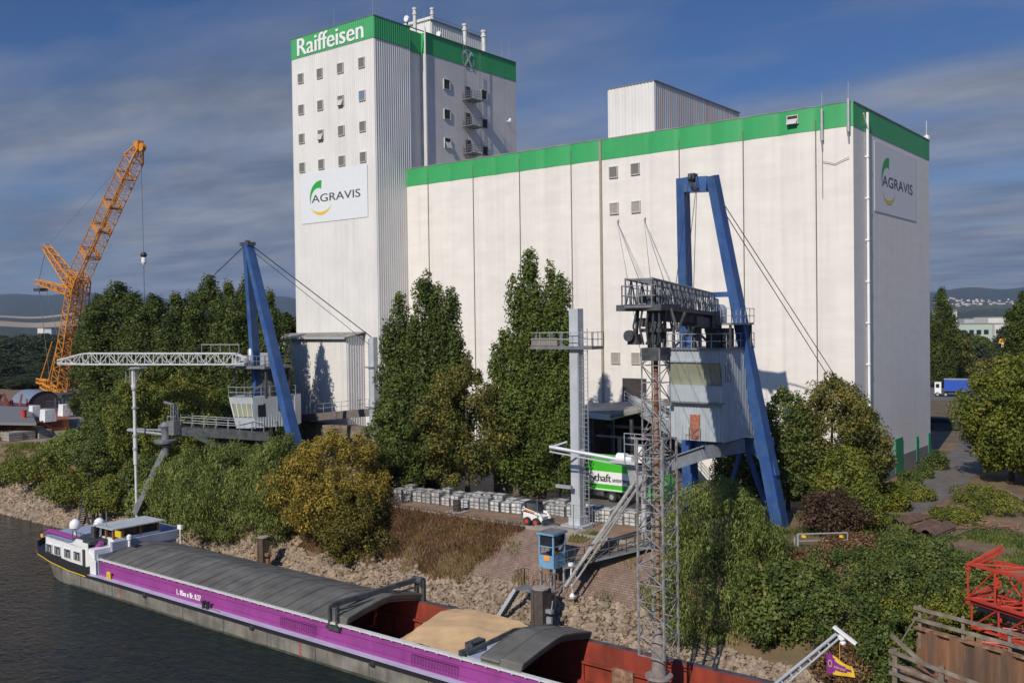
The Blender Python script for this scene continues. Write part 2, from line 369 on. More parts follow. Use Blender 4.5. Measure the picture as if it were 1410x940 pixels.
for j in range(len(rs)-1):
    for i in range(na-1):
        a, r = azs[i], rs[j]
        k = 0
        if a < 130 and 2500 < r < 3100: k = 1
        if a < 90 and 3700 < r < 4300: k = 1
        if a > 1200 and 3300 < r < 4300: k = 2
        hm.append(k); hf.append((j*na+i, j*na+i+1, (j+1)*na+i+1, (j+1)*na+i))
hb.add(hv, hf); hb.m = hm
m_forest = pm('hill_forest', (.022,.04,.022), .95, var=.45, scale=.02, col2=(.05,.065,.03), f2=.58)
m_field = pm('stubble_field', (.40,.30,.20), .95, var=.12, scale=.004, stretch=(1,1,1), col2=(.30,.23,.14))
m_mead = pm('hill_meadow', (.06,.075,.035), .95, var=.3, scale=.01)
tag(hb.build('hills', [m_forest, m_field, m_mead], smooth=True), kind='structure')
m_sign2 = pm('flat_sign_paint', (.69,.70,.71), .8, var=.02)
# ------------------------------------------------------------------ writing
_tc = {}
def text_shape(body):
    cu = bpy.data.curves.new('t', 'FONT'); cu.body = body; cu.resolution_u = 4; cu.fill_mode = 'FRONT'
    ob = bpy.data.objects.new('t', cu); COL.objects.link(ob)
    dg = bpy.context.evaluated_depsgraph_get(); me = bpy.data.meshes.new_from_object(ob.evaluated_get(dg))
    vs = [tuple(v.co[:2]) for v in me.vertices]; fs = [tuple(p.vertices) for p in me.polygons]
    bpy.data.objects.remove(ob); bpy.data.curves.remove(cu); bpy.data.meshes.remove(me)
    return vs, fs
def text_mb(mb, body, org, xd, zd, w, h, bold=0):
    vs, fs = text_shape(body); org, xd, zd = Vector(org), Vector(xd), Vector(zd)
    xa, xb = min(v[0] for v in vs), max(v[0] for v in vs); ya, yb = min(v[1] for v in vs), max(v[1] for v in vs)
    nrm = xd.cross(zd)
    for k, dx in enumerate([0] if not bold else [-bold, 0, bold]):
        mb.add([org + xd*((v[0]-xa)/(xb-xa)*w+dx) + zd*((v[1]-ya)/(yb-ya)*h) + nrm*.0015*k for v in vs], fs)
    return mb
def crescent(mb, c, xd, zd, r, a0, a1, t0, t1, n=24):
    # band of thickness t0 at a0 growing to t1 at a1 (degrees)
    c, xd, zd = Vector(c), Vector(xd), Vector(zd); vs = []
    for i in range(n+1):
        a = math.radians(a0+(a1-a0)*i/n); t = t0+(t1-t0)*i/n
        if t0 == t1 == 0: t = 0
        for rr in (r, r-t): vs.append(c + xd*math.cos(a)*rr + zd*math.sin(a)*rr)
    return mb.add(vs, [(2*i, 2*i+1, 2*i+3, 2*i+2) for i in range(n)])
def logo_sign(par, org, xd, zd, nrm, w, h):
    org, xd, zd, nrm = Vector(org), Vector(xd), Vector(zd), Vector(nrm)
    b = MB(); b.prism([org+nrm*.01, org+xd*w+nrm*.01, org+xd*w+zd*h+nrm*.01, org+zd*h+nrm*.01], nrm*.03)
    s = b.build('sign_board', m_sign if nrm.y < -.5 else m_sign2, par)
    o = org+nrm*.055
    t = MB(); text_mb(t, 'AGRAVIS', o+xd*w*.17+zd*h*.40, xd, zd, w*.73, h*.155, .02); t.build('lettering', m_letter, s)
    c = o+xd*w*.31+zd*h*.50
    g = MB(); crescent(g, c, xd, zd, h*.33, 204, 84, .03, h*.17); g.build('green_arc', m_lgreen, s)
    y = MB(); vs = []
    for i in range(25):
        a = math.radians(212+(332-212)*i/24); tt = math.sin(math.pi*i/24)*h*.06
        for rr in (h*.36, h*.36-tt-.01): vs.append(c+xd*math.cos(a)*rr+zd*math.sin(a)*rr)
    y.add(vs, [(2*i,2*i+1,2*i+3,2*i+2) for i in range(24)]); y.build('yellow_arc', m_lyel, s)
    return s
def corr(mb, p, q, z0, z1, nrm, per=.36, dep=.05):
    p, q, nrm = Vector((p[0],p[1],0)), Vector((q[0],q[1],0)), Vector(nrm); L = (q-p).length; d = (q-p)/L; n = max(1, round(L/per)); vs = []
    for i in range(n):
        for t, k in ((0,0),(.3,0),(.5,1),(.8,1)): vs.append(p+d*L*(i+t)/n+nrm*dep*k)
    vs.append(q)
    m = len(vs); V = [v+Vector((0,0,z0)) for v in vs]+[v+Vector((0,0,z1)) for v in vs]
    return mb.add(V, [(i,i+1,m+i+1,m+i) for i in range(m-1)])
def window(par, face, u, v, w, h, plane, mat=None, tilt=0, frame=True, name='window'):
    """face 'y': plane Y=plane facing -Y, u is X. face 'x': plane X=plane facing +X, u is Y."""
    a = MB()
    def bx(u0,u1,d0,d1,v0,v1,mb):
        if face == 'y': mb.box(u0,u1,plane-d1,plane-d0,v0,v1)
        else: mb.box(plane+d0,plane+d1,u0,u1,v0,v1)
    t = .09
    bx(u-w/2-t,u+w/2+t,-.02,.13,v-h/2-t,v-h/2,a); bx(u-w/2-t,u+w/2+t,-.02,.13,v+h/2,v+h/2+t,a)
    bx(u-w/2-t,u-w/2,-.02,.13,v-h/2,v+h/2,a); bx(u+w/2,u+w/2+t,-.02,.13,v-h/2,v+h/2,a)
    o = a.build(name, m_frame, par)
    p = MB(); bx(u-w/2,u+w/2,-.01,.075,v-h/2,v+h/2,p)
    if tilt:
        s = MB()
        z1 = v+h*.1; 
        if face == 'y': s.quad((u-w/2,plane-.14,z1),(u+w/2,plane-.14,z1),(u+w/2,plane-.45,v-h/2-.1),(u-w/2,plane-.45,v-h/2-.1))
        else: s.quad((plane+.14,u-w/2,z1),(plane+.14,u+w/2,z1),(plane+.45,u+w/2,v-h/2-.1),(plane+.45,u-w/2,v-h/2-.1))
        s.build('open_flap', m_frame, o)
    p.build('pane', mat or m_louver, o)
    return o

# ------------------------------------------------------------------ tall tower
TX0, TX1, TY0, TY1, TZ = -104.35, -88.27, 84.8, 113.95, 55.5
tw = thing('tower_building', 'tall white corrugated tower with a green band and white writing at its top', 'building', (-96,99,0))
a = MB(); corr(a, (TX0,TY0), (TX1,TY0), 0, 52.75, (0,-1,0), .38, .05); a.build('front_wall', m_panel, tw)
a = MB(); corr(a, (TX1,TY0), (TX1,91.3), 0, 52.75, (1,0,0), .38, .06); a.build('side_cladding', m_panel, tw)
a = MB(); a.box(TX0,TX1-.05,TY0+.05,91.2,0,52.75); a.box(TX0,TX1-1.2,91.2,TY1,0,52.75); a.box(TX1-1.2,TX1-.9,91.2,94.2,0,52.75); a.build('core_wall', m_panel, tw)
a = MB(); a.box(TX1-1.2,TX1-.02,94.2,TY1,0,52.75); a.build('side_wall', m_tgrey, tw)
a = MB(); corr(a, (TX0-.05,TY0-.06), (TX1+.08,TY0-.06), 52.75, TZ, (0,-1,0), .38, .05)
corr(a, (TX1+.08,TY0-.06), (TX1+.08,91.3), 52.75, TZ, (1,0,0), .38, .05)
a.box(TX1-1.2,TX1+.03,94.2,TY1+.03,52.76,TZ); a.box(TX1-1.0,TX1-.7,91.32,94.2,52.76,TZ); a.box(TX0-.05,TX0+.2,TY0,TY1,52.76,TZ)
a.box(TX0,TX1-1.1,TY1-.2,TY1+.03,52.76,TZ); a.build('green_band', m_green, tw)
a = MB(); a.box(TX0+.2,TX1-1.2,TY0+.1,TY1-.2,54.6,54.9); a.box(TX1-1.2,TX1-.1,TY0+.1,91.25,54.6,54.9); a.build('roof', m_roof, tw)
a = MB(); a.box(TX0-.1,TX1+.16,TY0-.14,TY0-.0,TZ,TZ+.09); a.box(TX1+.0,TX1+.16,TY0+.001,TY1,TZ,TZ+.09); a.build('parapet_cap', m_gsteel, tw)
a = MB(); text_mb(a, 'Raiffeisen', (-102.9,TY0-.16,53.0), (1,0,0), (0,0,1), 12.9, 2.3, .075); a.build('lettering', m_white, tw)
wrows = (49.95, 45.75, 41.85, 37.95); wcols = (-102.4, -98.5, -94.5, -90.45)
skyblue = pm('sky_glass', (.16,.22,.3), .2, var=.1)
for i, z in enumerate(wrows):
    for j, x in enumerate(wcols):
        window(tw, 'y', x, z, 1.0, 1.15, TY0-.05, skyblue if (i,j) == (1,3) else None, tilt=(i,j) in ((1,2),(2,1)))
for y in (98.4, 106.4):
    for z in (49.35, 45.25, 41.35): window(tw, 'x', y, z, 1.15, 1.25, TX1, m_shade, tilt=(y < 100 and z < 42))
logo_sign(tw, (-102.75,TY0-.06,30.3), (1,0,0), (0,0,1), (0,-1,0), 13.0, 6.7)
# gable-cross emblem on the band
o = Vector((TX1+.06, 103.0, 53.75)); a = MB()
n = 28
vs = []
for i in range(n):
    t = 2*math.pi*i/n
    for rr in (1.35, 1.22): vs.append(o+Vector((0, math.cos(t)*rr, math.sin(t)*rr)))
a.add(vs, [(2*i,2*i+1,(2*i+3)%(2*n),(2*i+2)%(2*n)) for i in range(n)])
a.bar(o+Vector((.03,-.7,-1)), o+Vector((.03,.7,1)), .05, .26, up=(0,1,0)); a.bar(o+Vector((.06,.7,-1)), o+Vector((.06,-.7,1)), .05, .26, up=(0,1,0))
a.bar(o+Vector((.03,-.7,1)), o+Vector((.03,-1.0,.6)), .05, .2, up=(0,1,0)); a.bar(o+Vector((.06,.7,1)), o+Vector((.06,1.0,.6)), .05, .2, up=(0,1,0))
a.build('cross_emblem', pm('emblem_grey', (.45,.5,.5), .5, var=.1), tw)
# balconies, ladder, pipes on the side
a = MB()
a.ladder((TX1+.9,101.3,37), (TX1+.9,101.3,55.8), .5, .03, (0,1,0)); a.ladder((TX1+.5,105,41), (TX1+.5,105,55), .3, .025, (0,1,0), .6)
a.build('ladder', m_gsteel, tw)
for z in (47.9, 44.2, 40.4, 37.1):
    b = MB(); b.box(TX1,TX1+1.7,101.6,104.2,z-.12,z); p = b.build('balcony', m_gsteel, tw)
    b = MB(); b.rail([(TX1+.05,101.6,z),(TX1+1.7,101.6,z),(TX1+1.7,104.2,z),(TX1+.05,104.2,z)], 1.05, .03, .6, 3); b.build('railing', m_gsteel, p)
    b = MB(); b.box(TX1-.01,TX1+.03,102.3,103.3,z,z+2); b.build('door', m_shade, p)
a = MB(); a.tube((TX1+.2,94.0,20), (TX1+.2,94.0,56.1), .13, 8); a.build('thin_downpipe', m_pipe, tw, True)
a = MB(); a.tube((TX1,111.6,46.4), (TX1+.7,111.6,46.4), .06, 6); a.lathe((TX1+.75,111.6,46.4), [(.32,-.15),(.38,0),(.3,.15)], 12, 'x'); a.build('floodlight', m_white, tw, True)
# roof house and chimneys
pn = MB(); corr(pn, (-95.5,99.6), (-92.2,99.6), 54.9, 59.8, (0,-1,0), .4, .05); corr(pn, (-92.2,99.6), (-92.2,111.2), 54.9, 59.2, (1,0,0), .45, .08); pn.box(-99,-92.25,99.65,111.2,54.9,59.2)
pn.box(-99,-92.25,99.62,99.66,59.1,59.8)
h = pn.build('roof_house', m_panel, tw)
a = MB(); a.box(-99.2,-92.0,99.5,111.4,59.2,59.4); a.rail([(-92.3,99.7,59.4),(-92.3,111.2,59.4)], .5, .03, 1.2, 1); a.build('roof_slab', m_gsteel, h)
CH1, CH2, CH3, CH4 = PX(571,14,-90), PX(595,14,-94), PX(640,36,-89.6), PX(666,45,-89.6)
for nm, x, y, zt, r in (('chimney',-90.0,CH1.y,CH1.z,.26),('chimney',-94.0,CH2.y,CH2.z,.26),('chimney',-89.6,CH3.y,CH3.z,.3),('chimney',-89.6,CH4.y,CH4.z,.34)):
    a = MB(); a.tube((x,y,54.8),(x,y,zt),r,12); a.tube((x,y,zt-.7),(x,y,zt-.5),r*1.35,12); a.tube((x,y,zt),(x,y,zt+.25),r*1.3,12); a.build(nm, m_pipe, tw, True)
for x, y, hgt in ((-90.9,93.6,3.9),(-88.7,TY0+.3,4.6),(-97,86,3.2),(-93.5,90,3.5),(-91,97,4.3),(-89,104,4.8),(-88.6,111,3.2),(-88.5,112.6,3.3)):
    a = MB(); a.tube((x,y,54.9),(x,y,55.4+hgt),.045,5,.015); a.build('antenna', m_gsteel, tw)
a = MB(); a.tube((-90.9,93.6,54.9),(-90.9,93.6,57.2),.12,8); a.build('dish_post', m_gsteel, tw)
for x,y,z,r in ((-90.7,93.4,57.6,.42),(-88.7,97.6,56.1,.4)):
    a = MB(); a.lathe((x,y,z), [(r,-.25),(r,0),(r*.6,.12),(.05,.18)], 14, 'y'); a.build('dish_antenna', m_white, tw, True)
a = MB(); a.lathe((-97.2,88,55), [(.25,0),(.25,.5),(.42,.6),(.42,.95),(.2,1.15)], 12); a.build('roof_vent', m_white, tw, True)
a = MB(); a.lathe((-102,88.5,55), [(.35,0),(.35,.5),(.55,.6),(.3,.9)], 12); a.build('roof_vent', m_white, tw, True)

# ------------------------------------------------------------------ silo block
sb = thing('silo_building', 'long windowless white concrete silo block with a green top band', 'building', (-59,103,0))
SX0, SX1, SY, SZ, SG = -88.25, -30.2, 90.36, 36.75, 34.5
seams = [-88.25,-84.45,-80.58,-76.85,-73.27,-69.6,-65.86,-62.16,-58.14,-55.12,-52.0,-48.36,-44.6,-41.17,-37.36,-33.74,-30.2]
def lobes(mb, z0, z1, off):
    pts = []
    for i, (x0, x1) in enumerate(zip(seams, seams[1:])):
        if i == 8 or i == 9: amp = .05
        else: amp = .20
        for k in range(12):
            t = k/12; prof = math.sin(math.pi*t)**.6 if t > 0 else 0
            pts.append((x0+(x1-x0)*t, SY-off-amp*prof))
    pts.append((SX1, SY-off)); n = len(pts)
    mb.add([(x,y,z0) for x,y in pts]+[(x,y,z1) for x,y in pts], [(i,i+1,n+i+1,n+i) for i in range(n-1)])
    return pts
a = MB(); lobes(a, 0, SG, 0); a.build('front_wall', m_conc, sb, True)
a = MB(); lobes(a, SG, SZ, .03); a.box(SX1-.3,SX1+.03,SY-.02,116.2,SG,SZ); a.box(SX0,SX1-.3,115.9,116.2,SG,SZ); a.box(SX0,SX0+.2,SY,116,SG,SZ); a.build('green_band', m_green, sb, True)
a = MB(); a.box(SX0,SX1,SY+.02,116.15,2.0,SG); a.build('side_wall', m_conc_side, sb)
a = MB(); a.box(SX0,SX1+.06,SY-.02,116.2,-.3,2.0); a.build('plinth', pm('grey_plinth', (.20,.20,.20), .9, var=.15, streak=.2), sb)
a = MB(); lobes(a, SZ, SZ+.1, .08); a.box(SX0,SX1-.1,SY,116,SZ-1,SZ-.7); a.box(SX1-.3,SX1+.08,SY,116.25,SZ,SZ+.1); a.build('roof', m_roof, sb)
a = MB()
for i in (1,3,5,7,11,13,15): a.box(seams[i]-.045, seams[i]+.045, SY-.09, SY+.01, 0, SZ-.7 if i < 11 else SZ-1.2)
a.build('expansion_joint', m_joint, sb)
a = MB(); a.tube((-58.14,SY-.14,0), (-58.14,SY-.14,SZ-.1), .15, 8); a.build('brown_downpipe', pm('brown_pipe', (.33,.29,.22), .7), sb, True)
a = MB(); a.tube((-30.0,93.9,0), (-30.0,93.9,36.3), .13, 8); a.tube((-29.95,92.6,36.0),(-29.95,93.9,34.6),.06,6)
for z in range(4,36,4): a.box(-30.2,-29.85,93.7,94.1,z,z+.12)
a.build('side_downpipe', m_white, sb, True)
m_shut = pm('grey_shutter', (.33,.31,.26), .7, var=.1, scale=4)
for x, z in ((-56.45,33.0),(-53.67,33.05),(-56.41,29.0),(-53.63,28.95),(-56.45,12.5),(-53.84,12.5)): window(sb, 'y', x, z, .95, 1.1, SY-.09, m_shut if z < 30 else m_louver)
window(sb, 'y', -35.9, 36.1-.3, 1.0, .7, SY-.3, m_shade, tilt=1)
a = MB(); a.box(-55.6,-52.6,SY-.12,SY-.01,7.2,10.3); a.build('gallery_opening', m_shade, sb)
logo_sign(sb, (SX1+.01,96.4,27.1), (0,1,0), (0,0,1), (1,0,0), 14.3, 6.9)
for y0,y1,z1 in ((97.6,98.3,3.6),(102.6,105.1,3.9),(110.2,110.9,3.4),(115.0,115.6,3.3)):
    a = MB(); a.box(SX1-.01,SX1+.12,y0,y1,.6 if y1-y0<1 else .3,z1); d = a.build('green_door', m_dgreen, sb)
for x,z0,z1 in ((-33.0,33.4,36.4),(-30.5,33.9,37.0)):
    a = MB(); a.tube((x,SY-.45,z0),(x,SY-.45,z1),.16,8); a.tube((x,SY-.4,z1),(x,SY-.4,z1+1.6),.03,5); a.tube((x,SY-.45,z0),(x,SY-.4,z0-.8),.07,5); a.build('panel_antenna', m_steel, sb)
a = MB(); a.path([(-33,SY-.36,31.5),(-31.8,SY-.36,31.1),(-30.5,SY-.3,31.6)], .03, 4); a.path([(-33,SY-.36,32.9),(-33,SY-.36,28)], .02, 4); a.build('antenna_cable', m_joint, sb)
a = MB(); a.tube((-30.4,115.9,36.8),(-30.4,115.9,39),.03,5); a.lathe((-30.4,115.9,36.8),[(.3,0),(.35,.4),(.1,.6)],8); a.build('roof_vent', m_white, sb)
# lift house on the roof
m_irid = pm('streaked_cladding', (.50,.51,.52), .35, .2, var=.15, scale=.9, col2=(.58,.42,.36), f2=.55, sharp=.05, stretch=(1,1,.05))
a = MB(); corr(a, (-59.45,94), (-53.35,94), 35.9, 43.2, (0,-1,0), .45, .06); a.box(-59.45,-53.4,94.03,115.9,35.9,43.15); h = a.build('roof_house', m_panel, sb)
a = MB(); corr(a, (-53.35,94), (-53.35,115.9), 35.9, 43.2, (1,0,0), .45, .06); a.build('streaked_side', m_irid, h)
a = MB(); a.box(-59.55,-53.2,93.9,116,43.2,43.32); a.build('roof_slab', m_gsteel, h)
# balcony door gallery + conveyor bridge from the silo to the right hand crane
cb = thing('conveyor_bridge', 'sloping railed conveyor gallery from the dark silo opening down to the crane', 'conveyor', (-50,85,0))
p0, p1 = Vector((-54.2,89.9,7.6)), Vector((-36.5,73.4,5.2))
a = MB(); a.bar(p0, p1, 1.7, .45); a.build('deck_girder', m_lsteel, cb)
d = (p1-p0).normalized(); sd = d.cross(Vector((0,0,1))).normalized()
a = MB()
for s in (-.85,.85): a.rail([p0+sd*s+Vector((0,0,.2)), p1+sd*s+Vector((0,0,.2))], 1.15, .04, 1.5, 3)
a.build('railing', m_steel, cb)
a = MB(); a.bar(p0+Vector((0,0,.55)), p1+Vector((0,0,.55)), .7, .5); a.build('conveyor_trough', m_lsteel, cb)
for t in (.45,.8): c = p0.lerp(p1,t); a = MB(); a.bar((c.x,c.y,0),c,.25); a.build('support_post', m_gsteel, cb)

# ------------------------------------------------------------------ loading canopy at the silo foot
lc = thing('loading_shed', 'open fronted loading shed with grey felt roof at the silo foot', 'shed', (-54,87.5,0))
A = [(-59.9,90.0,7.4),(-53.0,90.0,7.9),(-48.5,88.5,8.3),(-50.3,84.5,7.5),(-53.6,84.4,6.8),(-58.6,85.0,6.9)]
a = MB(); a.prism([(x,y,z-.35) for x,y,z in A], (0,0,.35)); a.build('roof', m_roof, lc)
a = MB(); a.bar(Vector(A[5])-Vector((0,0,.25)),Vector(A[4])-Vector((0,0,.25)),.1,.55); a.bar(Vector(A[4])-Vector((0,0,.25)),Vector(A[2])-Vector((0,0,.25)),.1,.55); a.build('roof_edge', m_white, lc)
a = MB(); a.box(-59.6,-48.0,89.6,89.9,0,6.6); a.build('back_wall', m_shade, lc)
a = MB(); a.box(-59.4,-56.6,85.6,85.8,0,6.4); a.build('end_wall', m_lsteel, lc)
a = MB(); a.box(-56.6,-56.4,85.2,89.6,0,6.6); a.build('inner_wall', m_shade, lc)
for x in (-56.3,-53.7,-51.4,-49.0):
    a = MB(); a.box(x-.14,x+.14,85.0,85.28,0,6.4); a.build('post', m_dsteel, lc)
a = MB(); a.box(-55.6,-49,84.9,85.0,4.4,4.6); a.box(-55.6,-49,86.9,87.0,5.2,5.5); a.box(-53,-52.6,84.9,85.0,1,4.4); a.build('cross_beam', m_steel, lc)
a = MB(); a.box(-55.2,-54.2,86.2,87,1.0,2.2); a.tube((-54.7,86.6,2.2),(-54.7,86.6,5),.18,8); a.box(-53.9,-52.6,87.4,88.4,2.8,4.0); a.build('hopper', m_gsteel, lc)

# ------------------------------------------------------------------ annex in front of the tower
ax = thing('annex_building', 'low flat roofed corrugated annex standing against the tower foot', 'building', (-97,82,0))
a = MB(); corr(a, (-104.9,81.8), (-90.95,81.8), 0, 14.85, (0,-1,0), .42, .05); a.box(-104.9,-91,81.85,84.7,0,14.85); a.build('front_wall', m_panel, ax)
a = MB(); corr(a, (-90.95,81.8), (-90.95,84.75), 0, 15.2, (1,0,0), .42, .07); a.box(-91.0,-90.97,81.85,84.7,0,15.2); a.build('side_cladding', m_panel, ax)
a = MB(); a.prism([(-105.6,81.3,14.9),(-90.7,81.3,14.9),(-90.5,84.72,15.55),(-105.6,84.72,15.45)], (0,0,.12)); a.build('roof', m_roof, ax)
a = MB(); a.box(-105.6,-90.7,81.22,81.3,14.8,15.05); a.build('gutter', m_lsteel, ax)
# raised platform with railing in front of it
ap = thing('access_platform', 'long concrete loading platform with thin railing before the annex', 'platform', (-88,79.5,0))
a = MB(); a.bar((-98.3,79.6,4.6),(-82.0,79.6,6.3),2.2,.9); a.build('deck', pm('dark_concrete',(.15,.13,.115),.9,var=.15), ap)
a = MB(); a.rail([(-98.3,78.6,5.1),(-82.0,78.6,6.8)], 1.1,.035,1.6,2); a.tube((-94.3,78.6,5.3),(-94.3,78.6,8.0),.05,5); a.tube((-94.3,78.6,8.0),(-93.1,78.6,8.1),.05,5); a.build('railing', m_steel, ap)
a = MB(); a.box(-97.5,-83.5,79.4,80.6,0,4.2); a.build('base_wall', m_wood, ap)
# the stay mast
def stay_mast():
    mq = PY(514,464,71.5); X, Y, Z = mq.x, mq.y, mq.z
    t = thing('stay_mast', 'tall grey square steel mast between annex and dark trees', 'mast', (X,Y,0))
    a = MB(); a.box(X-.32,X+.32,Y-.32,Y+.32,0,Z); a.build('column', m_lsteel, t)
    a = MB(); a.box(X-.6,X-.32,Y-.2,Y+.2,2,Z-.2); a.build('cable_duct', m_steel, t)
    for z in (7.6,11.9): a = MB(); a.box(X-.9,X+.35,Y-.46,Y-.32,z,z+.15); a.build('bracket', m_gsteel, t)
stay_mast()
# ------------------------------------------------------------------ right hand blue unloader
rc = thing('ship_unloader', 'big blue portal crane with pale cabin in front of the white silo', 'crane', (-34,71,0))
LT, LB = PY(940,247,68), PY(952,722,73); RT, RB = PY(981,244,68), PY(1078,742,73)
a = MB(); a.bar(LT+Vector((0,0,.1)), LB, .68, .95, up=(0,1,0), w2=.95, h2=1.2); a.build('left_leg', m_blue, rc)
a = MB(); a.bar(RT+Vector((0,0,.1)), RB, .68, .95, up=(0,1,0), w2=.95, h2=1.25); a.build('right_leg', m_blue, rc)
a = MB(); a.bar(LT+Vector((.33,0,-.5)),RT+Vector((-.3,0,-.5)),.9,1.15); a.build('top_beam', m_blue, rc)
a = MB(); a.lathe((-35.0,67.2,27.6),[(.28,-.15),(.28,.15)],12,'x'); a.bar((-35,67.3,27.2),(-34.4,67.0,26.6),.25); a.box(-35.25,-34.75,67.2,67.9,27.5,27.95); a.build('sheave', m_dsteel, rc)
a = MB(); a.bar((-36.6,69.75,18.55),(-32.6,69.75,18.55),.4,.4); a.prism([(-33.1,69.55,18.75),(-32.35,69.55,19.6),(-32.1,69.55,17.3),(-33.1,69.55,18.35)],(0,.4,0)); a.build('cross_beam', m_blue, rc)
a = MB(); a.bar((-38.1,72.2,6.5),(-30.7,72.2,6.5),.9,1.2); a.prism([(-32.6,71.8,6.2),(-30.9,71.8,7.2),(-30.2,71.8,4.2)],(0,.8,0)); a.build('portal_beam', m_blue, rc)
a = MB(); a.bar((-34.3,74.5,6),(-36.2,74.5,-.5),.35,up=(0,1,0)); a.bar((-34.0,74.5,6),(-31.6,74.5,-.5),.35,up=(0,1,0)); a.build('brace', m_blue, rc)
# cabin
cbx = MB(); y0, y1 = 66.0, 71.6; xa, xb = -36.85, -31.96
corr(cbx, (xa,y0), (xb,y0), 13.35, 14.3, (0,-1,0), .28, .05)
corr(cbx, (-36.6,y0), (xb,y0), 10.3, 11.55, (0,-1,0), .28, .05)
corr(cbx, (-36.2,y0+.35), (xb,y0+.35), 7.3, 10.3, (0,-1,0), .28, .05)
corr(cbx, (xb,y0), (xb,y1), 7.3, 14.3, (1,0,0), .28, .05)
cbx.box(-36.8,xb-.02,y0+.9,y1,7.3,14.28); cbx.box(-36.85,xb-.02,y0+.02,y0+.9,13.35,14.28); cbx.box(-36.6,xb-.02,y0+.02,y0+.9,10.3,11.55); cbx.box(-36.2,xb-.02,y0+.37,y0+.9,7.3,10.29)
cabin = cbx.build('cabin', m_cabin, rc)
a = MB(); a.box(-36.9,-31.9,65.85,66.3,10.2,10.32); a.build('sill', m_gsteel, cabin)
a = MB(); a.box(-37.0,-31.85,65.8,71.7,14.28,14.42); a.build('roof', m_gsteel, cabin)
m_cabglass = pm('cabin_glass', (.30,.31,.22), .3, var=.2, scale=.6)
gx = [-36.75,-35.8,-34.9,-34.0,-33.15,-32.25]
a = MB(); a.prism([(-36.85,65.95,13.35),(-36.5,66.6,11.5),(-32.0,66.6,11.5),(-32.0,65.95,13.35)],(0,.05,0)); w = a.build('window_band', m_cabglass, cabin)
a = MB()
for x in gx+[-31.98]: a.bar((x-.0,65.9,13.4),(x+(.3 if x < -36 else .12 if x < -33 else 0),66.55,11.5),.07)
a.bar((-36.9,65.9,13.38),(-31.9,65.9,13.38),.12); a.bar((-36.6,66.5,11.5),(-31.9,66.5,11.5),.12); a.build('frame', m_steel, w)
a = MB(); a.box(xb-.02,xb+.02,66.5,67.6,11.8,13.2); a.build('side_window', m_glass, cabin)
a = MB(); a.box(-34.75,-33.95,66.22,66.34,7.45,9.3); a.build('rusty_door', pm('rusty_door', (.33,.12,.07), .8, var=.3, scale=4), cabin)
a = MB(); a.rail([(-35.0,65.4,7.3),(-34.4,65.4,7.3),(-33.9,66.1,7.3)], 1.1,.03,.6,2); a.build('door_railing', m_steel, cabin)
a = MB(); a.rail([(-36.9,65.9,14.4),(-31.9,65.9,14.4),(-31.9,71.7,14.4)], 1.1,.035,.8,2); a.rail([(-36.9,65.9,14.4),(-36.9,71.7,14.4)],1.1,.035,.8,2); a.build('roof_railing', m_steel, rc)
a = MB(); a.box(-36.6,-31.4,66.6,70.6,16.15,16.3); a.build('upper_deck', m_gsteel, rc)
a = MB(); a.rail([(-33.2,66.6,16.3),(-31.4,66.6,16.3),(-31.4,70.6,16.3)], 1.1,.035,.8,2); a.build('deck_railing', m_steel, rc)
a = MB()
for x,y in ((-36.4,66.8),(-34.6,66.8),(-33.0,66.8),(-31.6,66.8),(-36.4,70.4),(-31.6,70.4),(-34.3,70.4)): a = MB(); a.bar((x,y,14.4),(x,y,16.15),.16); a.build('deck_post', m_dsteel, rc)
for p, q in (((-36.4,66.8,14.4),(-34.8,66.8,16.1)),((-34.8,66.8,16.1),(-33.2,66.8,14.6)),((-33.0,66.8,16.1),(-31.6,66.8,14.6))): a = MB(); a.bar(p,q,.15); a.build('deck_brace', m_dsteel, rc)
a = MB(); a.lathe((-33.6,68.2,16.3),[(.95,0),(.95,1.15),(.75,1.4),(.35,1.5),(.35,1.85),(.05,1.9)],18); a.build('cyclone_tank', m_steel, rc, True)
a = MB(); a.lathe((-34.0,68.6,14.5),[(.15,0),(.6,1.2),(.6,1.6)],14); a.build('hopper', m_steel, rc, True)
a = MB(); a.lathe((-35.4,68.5,14.45),[(.5,0),(.5,1.4),(.3,1.6)],14); a.build('vertical_tank', m_steel, rc, True)
a = MB(); a.lathe((-35.2,67.2,14.42),[(.28,0),(.28,.9)],12); a.build('blue_barrel', m_blue, rc)
for bb in ((-33.9,-32.3,67.3,68.9,14.43,15.9),(-36.2,-35.6,69,70,14.43,16.1)): a = MB(); a.box(*bb); a.build('machine_block', m_dsteel, rc)
a = MB(); a.bar((-37.5,65.6,4.9),(-33.5,66.2,6.45),.25,1.0); a.bar((-33.5,66.2,6.45),(-31.6,69,6.8),.25,1.0); a.bar((-37.5,65.6,5.45),(-33.5,66.2,7.0),.7,.1); a.build('walkway_girder', pm('girder_blue_grey',(.17,.19,.22),.6,.1,var=.15), rc)
